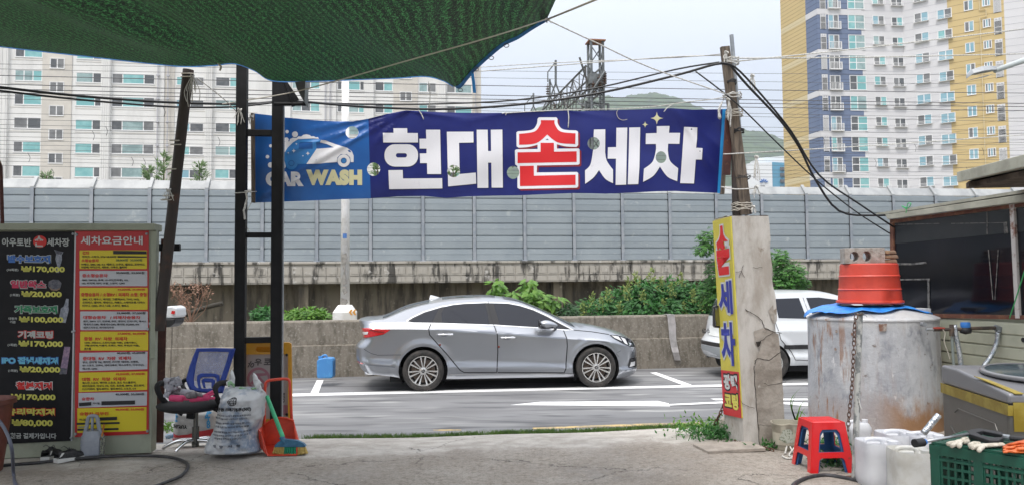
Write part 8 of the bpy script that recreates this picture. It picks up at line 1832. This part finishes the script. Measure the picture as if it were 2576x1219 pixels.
path_thing('green_cord', 'small tangle of green cord on the shed roof edge', 'cord', [A(*ks(245, 425), AS-.1), A(*ks(250, 395), AS-.1), A(*ks(215, 370), AS-.1), A(*ks(260, 385), AS-.1), A(*ks(285, 355), AS-.1), A(*ks(262, 350), AS-.1), A(*ks(250, 400), AS-.1)], .005, MATS['green_cord'])

# ---------------- washing machine
M_wm = mat('machine_grey', (.115, .11, .102), (.095, .09, .082), scale=3, rough=.42, metal=.2); M_wt = mat('machine_top', (.20, .20, .215), rough=.3, metal=.3); M_tp = mat('yellow_tape', (.27, .19, .015), (.38, .29, .05), scale=9, rough=.35, transl=.2)
Yn = 3.8; zt0 = W(*k5(830, 490), Yn).z; cn = W(*k5(830, 490), Yn); Yf = (CAM.z-zt0)*FPX/((W(0, 0, 1)*0).x+1) if False else None
cf = G(*k5(320, 345), zt0); wd = Vector((cf.x-cn.x, cf.y-cn.y, 0)); L_ = wd.length; wd.normalize(); wr = Vector((wd.y, -wd.x, 0)); 
wm = thing('washing_machine', 'grey top loading washing machine with yellow tape round its lid', 'washing machine', loc=(cn.x, cn.y, 0)); fm_ = lambda s, t, z: wd*s+wr*t+Z*z
def wbox(name, s0, s1, t0, t1, z0, z1, m_, **k): q = MB(); q.frame(Vector(), wd, wr, Z, s0, s1, t0, t1, z0, z1); return q.build(name, m_, wm, **k)
wbox('body', 0, L_, 0, .62, .02, zt0-.07, M_wm, bevel=.02, seg=3)
q = MB(); q.prism([fm_(0, 0, zt0-.072), fm_(L_, 0, zt0-.072), fm_(L_, 0, zt0+.035), fm_(L_*.75, 0, zt0+.035), fm_(L_*.3, 0, zt0+.005), fm_(0, 0, zt0-.02)], wr*.62); q.build('top', M_wt, wm, bevel=.015, seg=3)
ctr = fm_(L_*.52, .33, zt0+.026); tl_ = Matrix.Translation(ctr) @ Matrix.Rotation(atan2(wd.y, wd.x), 4, 'Z') @ Matrix.Rotation(-.06, 4, 'Y')
q = MB(); q.lathe([(.255, 0), (.262, .012), (.25, .022), (.235, .02)], 44, tl_, cap=False); q.build('lid_ring', mat('lid_ring_dark', (.16, .16, .17), rough=.25), wm, smooth=True); q = MB(); q.lathe([(.236, .018), (.15, .028), (0, .032)], 40, tl_, cap=False); q.build('lid_glass', mat('lid_glass', (.05, .07, .08), rough=.12, spec=.8), wm, smooth=True)
wbox('tape_band', -.003, L_+.003, -.004, -.001, zt0-.125, zt0-.07, M_tp); wbox('tape_band', -.004, -.001, -.003, .62, zt0-.125, zt0-.075, M_tp); wbox('tape_strip', -.006, -.003, .02, .075, zt0-.20, zt0-.06, M_tp)
q = MB(); q.prism([fm_(-.004, .03, zt0-.02), fm_(-.004, .07, zt0-.02), fm_(L_*.32, .03, zt0+.012), fm_(L_*.45, -.002, zt0+.02), fm_(L_*.3, -.002, zt0+.012)], (0, 0, .004)); q.build('tape_strip', M_tp, wm)
q = MB(); q.tube([fm_(.12, -.001, zt0-.22), fm_(.14, -.001, zt0-.19), fm_(L_*.72, -.001, zt0-.185), fm_(L_*.78, -.001, zt0-.21)], .004, 5); q.tube([fm_(L_*.85, -.001, zt0-.30), fm_(L_*.6, -.001, zt0-.42)], .004, 5); q.build('panel_crease', M_wm, wm)

# ---------------- green crates (real slots) and the things on them
M_crate = mat('green_crate', (.005, .066, .042), (.007, .085, .054), scale=10, rough=.4, spec=.5)
FLc, zC = G(*k5(243, 905), .855), .855; FRd = G(*k5(955, 980), .87)-FLc; FRd.z = 0; FRd.normalize(); BKd = Vector((-FRd.y, FRd.x, 0)); CL, CD, CHh = .54, .30, .30
def crate(label, z0):
    t = thing('crate', label, 'crate', 'green plastic crates', loc=(FLc.x, FLc.y, z0)); 
    def wall(o_, D, Lw, Nn, ncell, name):
        q = MB(); th = .010; bz = [0, .035]; rows_ = 6; h_ = (CHh-.035-.045)/rows_
        q.frame(o_, D, Z, Nn, 0, Lw, 0, .032, 0, th); q.frame(o_, D, Z, Nn, -.004, Lw+.004, CHh-.040, CHh, -.006, th+.004); q.frame(o_, D, Z, Nn, -.004, Lw+.004, CHh-.062, CHh-.052, -.004, th)
        posts = [0, Lw-.03]+[Lw*i/3-.018 for i in (1, 2)]
        for x in posts: q.frame(o_, D, Z, Nn, x, x+.034, .032, CHh-.04, -.005, th)
        pitch = .0265; x = .034
        while x < Lw-.03: q.frame(o_, D, Z, Nn, x, x+.0085, .032, CHh-.04, .001, th-.001); x += pitch
        for r_ in range(1, rows_+1): q.frame(o_, D, Z, Nn, 0, Lw, .032+r_*h_-.010, .032+r_*h_, .002, th-.002)
        return q.build(name, M_crate, t, norm=False)
    wall(Vector(), FRd, CL, BKd, 18, 'long_wall'); wall(BKd*(CD-.01), FRd, CL, BKd, 18, 'long_wall'); wall(Vector()+FRd*0, BKd, CD, FRd, 12, 'short_wall'); wall(FRd*(CL-.01), BKd, CD, FRd, 12, 'short_wall')
    q = MB(); q.frame(Vector(), FRd, Z, BKd, 0, CL, 0, .008, 0, CD); q.build('base', M_crate, t); return t
crate('green plastic crate carrying the spray gun and gloves, top of its stack', zC-CHh); crate('green plastic crate under the one with the spray gun', zC-2*CHh-.003)
t_ = thing('slatted_cover', 'green slatted cover lying on top of the upper crate', 'cover', loc=(FLc.x, FLc.y, zC)); 
for i in range(12):
    q = MB(); q.frame(Vector(), FRd, Z, BKd, 0, CL, .001, .010, .006+i*.030, .006+i*.030+.020); q.build('slat', M_crate, t_)
zl = zC+.010
g5 = lambda x, y, z=0: G(*k5(x, y), zl+z)
gun = thing('spray_gun', 'black pressure washer gun with a steel lance lying on the crate', 'spray gun', loc=tuple(g5(600, 850))); o0 = Vector(gun.location); gz_ = lambda x, y, z: g5(x, y, z)-o0
q = MB(); q.tube([gz_(185, 888, .02), gz_(525, 828, .03)], .0065, 10); q.build('lance', mat('lance_steel', (.35, .36, .37), rough=.3, metal=.9), gun, smooth=True); q = MB(); q.tube([gz_(118, 898, .02), gz_(182, 890, .02)], .017, 12); q.build('nozzle', M_ink, gun, smooth=True, angle=50); q = MB(); q.tube([gz_(183, 890, .02), gz_(198, 887, .02)], .0125, 10); q.build('nozzle_ring', MATS['blue_cap'], gun)
V = [(520, 822), (545, 808), (620, 798), (700, 812), (790, 828), (800, 870), (760, 892), (680, 888), (600, 862), (535, 842)]; Hh = [(590, 828), (640, 818), (740, 838), (790, 850), (780, 868), (700, 868), (630, 850)]
o = poly_part('grip', [V, Hh], lambda x, y: gz_(x, y, .022), M_ink, gun, smooth=False); md = o.modifiers.new('s', 'SOLIDIFY'); md.thickness = .018; md.offset = 0; md2 = o.modifiers.new('b', 'BEVEL'); md2.width = .003
q = MB(); q.tube([gz_(795, 850, .02), gz_(850, 858, .02)], .013, 10); q.build('coupling', M_galv, gun); q = MB(); q.tube([gz_(850, 858, .02), gz_(920, 865, .02), gz_(1100, 880, .02)], .012, 10); q.build('hose_end', M_ink, gun)
M_cg = mat('cotton_glove', (.56, .52, .44), (.42, .38, .31), scale=22, rough=.95, bump=.5, bscale=90)
def cglove(label, palm, fingers, m_=M_cg, r=.016, r2=.0085):
    t = thing('cotton_glove', label, 'glove', loc=tuple(g5(*palm[0]))); o_ = Vector(t.location); q = MB(); P = catmull([g5(x, y, .014)-o_ for x, y in palm], 5); q.tube(P, [r]*(len(P)), 12); q.v = [(x, y, .5*z+.006) for x, y, z in q.v]; q.build('palm', m_, t, smooth=True)
    for f_ in fingers: q = MB(); P = catmull([g5(x, y, .012)-o_ for x, y in f_], 4); q.tube(P, [r2*1.1]*(len(P)-1)+[r2*.6], 8); q.build('finger', m_, t, smooth=True)
cglove('cream cotton glove bunched up near the lance on the crate', [(430, 895), (470, 880), (505, 878)], [[(430, 895), (395, 898), (372, 905)], [(440, 900), (415, 912), (400, 918)], [(465, 900), (462, 915), (458, 922)], [(480, 880), (505, 862), (520, 868)], [(490, 890), (515, 888), (528, 880)]])
cglove('cream cotton glove stretched flat between the gun and the orange cloth', [(600, 915), (680, 912), (790, 905)], [[(600, 910), (560, 906), (538, 912)], [(600, 918), (560, 922), (545, 925)], [(610, 924), (570, 930), (556, 932)], [(640, 925), (620, 942), (610, 955)], [(620, 905), (580, 900), (560, 902)]])
o_ = g5(800, 925); q = MB()
def oc(u, v): x = lerp(795, 1100, u); y = lerp(918-70*u**.8, 968, v); return g5(x, y, .010+.05*u*(1-v)+.012*mnoise.noise(Vector((u*5, v*5, 2))))-o_
q.grid(20, 12, oc); tag(q.build('orange_cloth', mat('orange_rubber', (.62, .13, .025), (.55, .10, .02), scale=10, rough=.45), None, smooth=True, solid=.006, loc=o_), 'orange rubber glove lying at the right end of the crate', 'glove')
# ================================================================= PLANTS
def leafm(name, c, c2, c3=None): return mat(name, c, c2, scale=7, lo=.4, hi=.6, rough=.5, transl=.35, col3=c3, scale3=15, lo3=.58, hi3=.7, obj=False)
M_l1 = leafm('leaf_mid', (.05, .19, .035), (.03, .12, .028), (.085, .26, .05)); M_l2 = leafm('leaf_dark', (.030, .10, .028), (.022, .07, .02), (.05, .14, .035)); M_l3 = leafm('leaf_bright', (.15, .30, .04), (.09, .22, .03), (.22, .38, .06))
M_l4 = leafm('leaf_acacia', (.085, .24, .035), (.05, .16, .03)); M_fl = mat('flower_plume', (.29, .34, .11), (.20, .28, .08), scale=10, rough=.9, transl=.2, obj=False); M_stem = mat('plant_stem', (.12, .10, .05), rough=.9); M_dry = mat('dry_twig', (.24, .13, .09), (.32, .20, .14), scale=8, rough=.95)
M_gr = leafm('grass_blade', (.10, .18, .035), (.06, .12, .025), (.22, .24, .07))
def leaf(q, p, d, n_, L_, w_, fold=.25):
    """one folded leaf: base p, direction d, upward n_"""
    d = d.normalized(); s_ = d.cross(n_)
    if s_.length < 1e-3: s_ = d.orthogonal()
    s_.normalize(); up = s_.cross(d)
    a_ = p; b_ = p+d*L_*.5+up*L_*.04; c_ = p+d*L_-up*L_*.12
    k = len(q.v); q.v += [tuple(a_), tuple(p+d*L_*.42+s_*w_-up*w_*fold), tuple(c_), tuple(p+d*L_*.42-s_*w_-up*w_*fold), tuple(b_)]
    q.f += [(k, k+1, k+4), (k+1, k+2, k+4), (k+2, k+3, k+4), (k+3, k, k+4)]; q.m += [0]*4
def rv(s_=1): return Vector((rnd.uniform(-1, 1), rnd.uniform(-1, 1), rnd.uniform(-1, 1)))*s_
def bush(name, label, cat, group, lobes, nl, LL, ww, m_, stems=(), droop=.3, pinn=0, flowers=(), base=None, parts=('foliage', 'stem')):
    """lobes: (centre, (rx, ry, rz)); leaves mostly in the outer half of each lobe, facing outwards"""
    t = thing(name, label, cat, group, loc=tuple(base)); o0 = Vector(base); q = MB(); tot = sum(l[1][0]*l[1][2] for l in lobes)
    for c, r in lobes:
        for i in range(int(nl*r[0]*r[2]/tot)):
            v = rv(); 
            while v.length > 1 or v.length < .35: v = rv()
            v = v*(.55+.45*rnd.random()) if rnd.random() < .3 else v.normalized()*rnd.uniform(.7, 1.08); p = Vector(c)+Vector((v.x*r[0], v.y*r[1], v.z*r[2]))-o0; dd = (Vector((v.x, v.y*.8-.25, v.z*.5-droop))+rv(.55)).normalized(); u_ = (Vector((0, -.4, 1))+v*.6+rv(.3))
            if pinn:
                for j in range(pinn):
                    pj_ = p+dd*LL*(.35*j); sd2 = dd.cross(Z); sd2 = sd2.normalized() if sd2.length > .01 else Vector((1, 0, 0))
                    for sg in (-1, 1): leaf(q, pj_, dd*.5+sd2*sg, u_, LL*.8, ww)
            else: leaf(q, p, dd, u_, LL*rnd.uniform(.6, 1.2), ww*rnd.uniform(.7, 1.1))
    stuff_ = q.build(parts[0], m_, t, norm=False)
    if stems:
        q = MB()
        for pts, r_ in stems: q.tube(catmull([Vector(p)-o0 for p in pts], 3), r_, 6, r1=r_*.4)
        q.build(parts[1], M_stem, t, smooth=True)
    for p, h in flowers:
        q = MB()
        for i in range(46):
            z_ = rnd.random(); v = rv(); q_p = Vector(p)-o0+Vector((v.x*h*.32*(1-z_*.8), v.y*h*.3*(1-z_), z_*h)); leaf(q, q_p, rv()+Z*.8, rv(), h*.28, h*.05)
        q.build('flower_plume', M_fl, t, norm=False)
    return t
Wp = lambda x, y, Y: W(x, y, Y)
def lob(x, y, Y, rx, ry_px, d=.5): c = W(x, y, Y); k = Y/FPX; return (c, (rx*k, d, ry_px*k))
# big sumac bush behind the low wall
fls = [(Wp(x, y+22, 17.2), .32) for x, y in ((1468, 775), (1490, 752), (1512, 765), (1578, 735), (1600, 700), (1640, 690), (1618, 745), (1668, 768), (1690, 728), (1712, 700), (1745, 745), (1560, 775), (1530, 740), (1665, 712), (1580, 712), (1720, 775), (1770, 758))]
bush('sumac_bush', 'big leafy bush with pale yellow green flower plumes behind the low wall', 'bush', None, [lob(1500, 785, 17.6, 55, 38), lob(1560, 770, 18, 50, 46), lob(1625, 758, 18, 60, 52), lob(1690, 755, 18, 60, 52), lob(1750, 765, 18, 55, 55), lob(1790, 765, 18, 40, 45), lob(1640, 785, 17.4, 100, 35)], 5200, .19, .042, M_l1, [([W(1560, 830, 18), W(1570, 770, 18), W(1560, 720, 18)], .03), ([W(1650, 830, 18), W(1660, 760, 18), W(1640, 700, 18)], .03), ([W(1740, 830, 18), W(1735, 760, 18), W(1760, 715, 18)], .03)], .35, 0, fls, base=(W(1640, 800, 18).x, 18, -.1))
# acacia behind the pillar
bush('acacia_tree', 'bright fine leaved young tree rising behind the yellow pillar sign', 'tree', None, [lob(1790, 600, 15.8, 34, 24, .35), lob(1770, 628, 15.8, 26, 14, .35), lob(1812, 690, 16, 34, 45, .4), lob(1800, 740, 16.2, 45, 40, .4)], 1250, .060, .018, M_l4, [([W(1808, 830, 16), W(1806, 720, 16), W(1812, 640, 16), W(1800, 590, 16)], .025)], .4, 3, base=(W(1808, 800, 16).x, 16, -.1), parts=('crown', 'trunk'))
bush('acacia_tree', 'bright green feathery young tree between the pillar and the tank', 'tree', None, [lob(1962, 650, 15.2, 22, 22, .3), lob(1985, 685, 15.2, 40, 26, .35), lob(1960, 712, 15.2, 36, 22, .35), lob(2008, 712, 15.4, 24, 16, .3), lob(1900, 760, 16.5, 60, 30, .4)], 1700, .060, .018, M_l4, [([W(1955, 830, 15.3), W(1955, 740, 15.3), W(1970, 660, 15.3)], .025)], .4, 3, base=(W(1955, 800, 15.3).x, 15.3, -.1), parts=('crown', 'trunk'))
# broad leaves above the car roof
bush('broad_leaf_plant', 'plant with big heart shaped leaves above the silver car roof', 'plant', None, [lob(1252, 715, 17, 20, 18, .3), lob(1285, 748, 17, 26, 20, .3), lob(1335, 722, 17, 18, 28, .3), lob(1352, 752, 17, 36, 20, .3), lob(1392, 752, 17, 26, 14, .25), lob(1310, 775, 17, 50, 14, .3)], 260, .24, .085, M_l3, [([W(1320, 830, 17.1), W(1330, 760, 17.1), W(1338, 700, 17.1)], .018), ([W(1300, 830, 17.1), W(1270, 750, 17.1), W(1248, 705, 17.1)], .016), ([W(1340, 820, 17.1), W(1375, 765, 17.1), W(1408, 748, 17.1)], .016)], .6, base=(W(1320, 800, 17.1).x, 17.1, -.1))
bush('low_shrub', 'low dark green shrub between the broad leaved plant and the sumac', 'shrub', None, [lob(1425, 782, 17, 26, 16, .3)], 320, .12, .03, M_l2, base=(W(1425, 800, 17).x, 17, -.1))
bush('low_shrub', 'bright low shrub behind the wall left of the white lamp pole', 'shrub', None, [lob(775, 792, 16.6, 40, 18, .3), lob(740, 796, 16.6, 26, 14, .3), lob(800, 795, 16.6, 26, 12, .3)], 900, .13, .04, M_l3, base=(W(775, 800, 16.6).x, 16.6, 0)); bush('low_shrub', 'darker low shrub showing between the gate uprights', 'shrub', None, [lob(658, 790, 16.8, 20, 18, .3), lob(670, 798, 16.8, 24, 10, .3)], 420, .13, .04, M_l1, base=(W(660, 800, 16.8).x, 16.8, 0))
# dry stalks left of the gate
dt = thing('dry_plant', 'bare reddish brown dead weed standing behind the low wall on the left', 'plant', loc=(W(478, 800, 16.5).x, 16.5, 0)); o0 = Vector(dt.location); q = MB()
for i in range(15):
    x1 = rnd.uniform(-60, 45); p0, p1 = W(478, 815, 16.5), W(478+x1, rnd.uniform(716, 760), 16.5+rnd.uniform(-.3, .3)); m_ = p0.lerp(p1, .5)+rv(.12); P = catmull([p0-o0, m_-o0, p1-o0], 4); q.tube(P, .009, 4, r1=.004)
    for j in range(7): e_ = P[-1-j//2]+rv(.22)+Z*.05; q.tube([P[-1-j//2], e_], .004, 3)
q.build('stem', M_dry, dt); q = MB()
for i in range(110): v = rv(.45); leaf(q, W(478, 742, 16.5)-o0+Vector((v.x*1.1, v.y*.6, v.z*.55)), rv(), rv(), .07, .02)
stuff(q.build('dead_leaves', M_dry, dt, norm=False))
path_thing('fallen_branch', 'dark fallen trunk lying across the bank behind the low wall on the left', 'branch', [W(415, 805, 19), W(470, 790, 19), W(520, 772, 19), W(560, 762, 19)], .055, mat('dark_bark', (.035, .03, .022), rough=.9), n=8)
# trees showing over the barrier
def spruce(label, x, ytop, ybot, wpx, Y, m_=None):
    m_ = mat('leaf_pine_pale', (.24, .34, .16), (.17, .27, .12), scale=7, rough=.6, transl=.45, obj=False)
    b_ = W(x, ybot+60, Y); t = thing('pine_tree', label, 'tree', 'young trees behind the barrier', loc=(b_.x, b_.y, b_.z)); o0 = Vector(t.location); top = W(x, ytop, Y)-o0; k = Y/FPX; q = MB(); H_ = top.z
    for i in range(46):
        f = (i+.5)/46; z_ = H_*f; L_ = wpx*k*(1.05-f)**.8*rnd.uniform(.35, 1.2)+.1; a_ = rnd.uniform(0, 2*pi); d = Vector((cos(a_), sin(a_), .55)); tip = top*f+d*L_
        for j in range(6): s_ = rnd.random(); p = (top*f).lerp(tip, .25+.75*s_); leaf(q, p, d+rv(.8)+Z*.3, Z+rv(.4), .26, .035)
    q.build('crown', m_, t, norm=False); q = MB(); q.tube([Vector((0, 0, -1)), top*.97], .07, 6, r1=.02); q.build('trunk', M_stem, t)
spruce('larger light green tree top over the barrier left of the leaning pole', 412, 392, 450, 36, 34, M_l1); spruce('small tree top over the barrier right of the leaning pole', 502, 412, 452, 26, 34); spruce('thin tree top seen low beside the larger one at the barrier', 372, 425, 450, 20, 34)
spruce('tree top showing through the round hole at the blue edge of the banner', 950, 410, 455, 24, 34); spruce('tree top seen through the banner hole in the second white letter', 1140, 410, 455, 26, 34); spruce('leafy tip poking over the barrier at the far left', 118, 440, 455, 12, 34, M_l1)
# grass along the yard edge, weeds
q = MB()
def blades(q, p, n_, h, sp, w_=.006, lean=.5):
    for i in range(n_):
        b_ = p+Vector((rnd.gauss(0, sp), rnd.gauss(0, sp*.5), 0)); hh = h*rnd.uniform(.4, 1.1); d = Vector((rnd.uniform(-lean, lean), rnd.uniform(-lean, lean), 1)); s_ = Vector((w_, rnd.uniform(-w_, w_), 0)); k = len(q.v); q.v += [tuple(b_-s_), tuple(b_+s_), tuple(b_+d*hh*.6+s_*.6), tuple(b_+d*hh*.6-s_*.6), tuple(b_+d*hh+Vector((d.x*hh*.4, 0, -hh*.08)))]; q.f += [(k, k+1, k+2, k+3), (k+3, k+2, k+4)]; q.m += [0, 0]
x = 775
while x < 1790:
    dens = .55+.45*mnoise.noise(Vector((x*.03, 0, 0)))+(.25 if x > 1250 else 0); a_ = ab(G(x, 1090, -.17))[0]; blades(q, S(a_, yard_edge(a_)+rnd.uniform(-.02, .05), -.19), int(26*max(.1, dens)), .075, .05, .0045); x += 3.2
x = 1960
while x < 2100: a_ = ab(G(x, 1085, -.17))[0]; blades(q, S(a_, yard_edge(a_), -.18), 5, .07, .04, .004); x += 4
tag(q.build('grass', M_gr, None, norm=False), 'thin line of green grass growing along the yard edge', 'grass', kind='stuff')
def weed(label, c, rx, ry, nl, h, m_=M_l1, LL=.05, ww=.012, bl=0):
    t = thing('weed', label, 'weed', loc=tuple(c)); q = MB()
    for i in range(nl):
        x, y = rnd.gauss(0, rx), rnd.gauss(0, ry); z_ = abs(rnd.gauss(0, h*.5)); leaf(q, Vector((x, y, z_)), rv()+Z*.4, Z+rv(.5), LL*rnd.uniform(.6, 1.3), ww)
    if bl: blades(q, Vector(), bl, h*1.5, rx, .004)
    q.build('leaves', m_, t, norm=False)
weed('low spreading weed clump at the foot of the pillar sign', G(1825, 1098), .22, .08, 650, .11, M_l1, bl=60); weed('taller weed tuft left of the pillar at the yard edge', G(1790, 1088)+N*.1, .18, .08, 500, .12, M_l3); weed('small weed sprigs beside the pillar base on the bin side', G(1945, 1128), .10, .04, 130, .07)
weed('weeds under the tank beside the pipe post', G(2112, 1165), .10, .12, 420, .10, M_l2); weed('tiny weeds sprouting right of the stool', G(2095, 1128), .12, .10, 320, .09, M_l1); weed('small weed by the rusty post foot', G(415, 1085), .06, .05, 120, .10, M_l3); weed('tiny weed at the wall foot behind the chair', Vector((W(412, 945, 14.4).x, 14.4, ZS)), .10, .06, 160, .16, M_l3)
lg = thing('tall_grass', 'tall bent grass blades standing behind the red stool by the tank', 'grass tuft', loc=tuple(G(2006, 1080))); o0 = Vector(lg.location); q = MB()
for pts in ([(0, 0), (-14, -60), (30, -105)], [(0, 0), (10, -45), (36, -68)], [(0, 0), (-12, -40), (-2, -75)], [(-4, 0), (6, -30), (22, -20)], [(0, 0), (-10, -30), (-16, -55)], [(4, 0), (14, -30), (30, -44)]):
    P = catmull([W(2004+x, 1064+y, o0.y)-o0 for x, y in pts], 5); n_ = len(P); 
    for i in range(n_-1):
        w0, w1 = .010*(1-i/n_), .010*(1-(i+1)/n_)
        for sgn2 in (0,): k = len(q.v); q.v += [tuple(P[i]-Vector((w0, 0, 0))), tuple(P[i]+Vector((w0, 0, .004))), tuple(P[i+1]+Vector((w1, 0, .004))), tuple(P[i+1]-Vector((w1, 0, 0)))]; q.f.append((k, k+1, k+2, k+3)); q.m.append(0)
q.build('blades', M_l3, lg, norm=False)
q = MB(); o0 = G(1990, 1068); q.box((0, .03, .02), (.22, .10, .05)); tag(q.build('yellow_edge_block', mat('amber_block', (.60, .36, .04), rough=.5), None, bevel=.005, loc=o0), 'yellow plastic edge piece behind the bin and stool', 'plastic piece')
# ================================================================= AIR
M_hz = bpy.data.materials.new('haze_air'); M_hz.use_nodes = True; t = M_hz.node_tree; t.nodes.remove(t.nodes['Principled BSDF']); v = t.nodes.new('ShaderNodeVolumePrincipled')
v.inputs['Color'].default_value = (.86, .92, 1, 1); v.inputs['Density'].default_value = .00045; v.inputs['Anisotropy'].default_value = .2; t.links.new(v.outputs[0], t.nodes['Material Output'].inputs['Volume'])
q = MB(); q.add([(x, y, z) for z in (-1.6, 300) for x, y in ((-3100, -320), (3100, -320), (3100, 3600), (-3100, 3600))], [(0, 3, 2, 1), (4, 5, 6, 7), (0, 1, 5, 4), (1, 2, 6, 5), (2, 3, 7, 6), (3, 0, 4, 7)])
stuff(q.build('haze', M_hz))
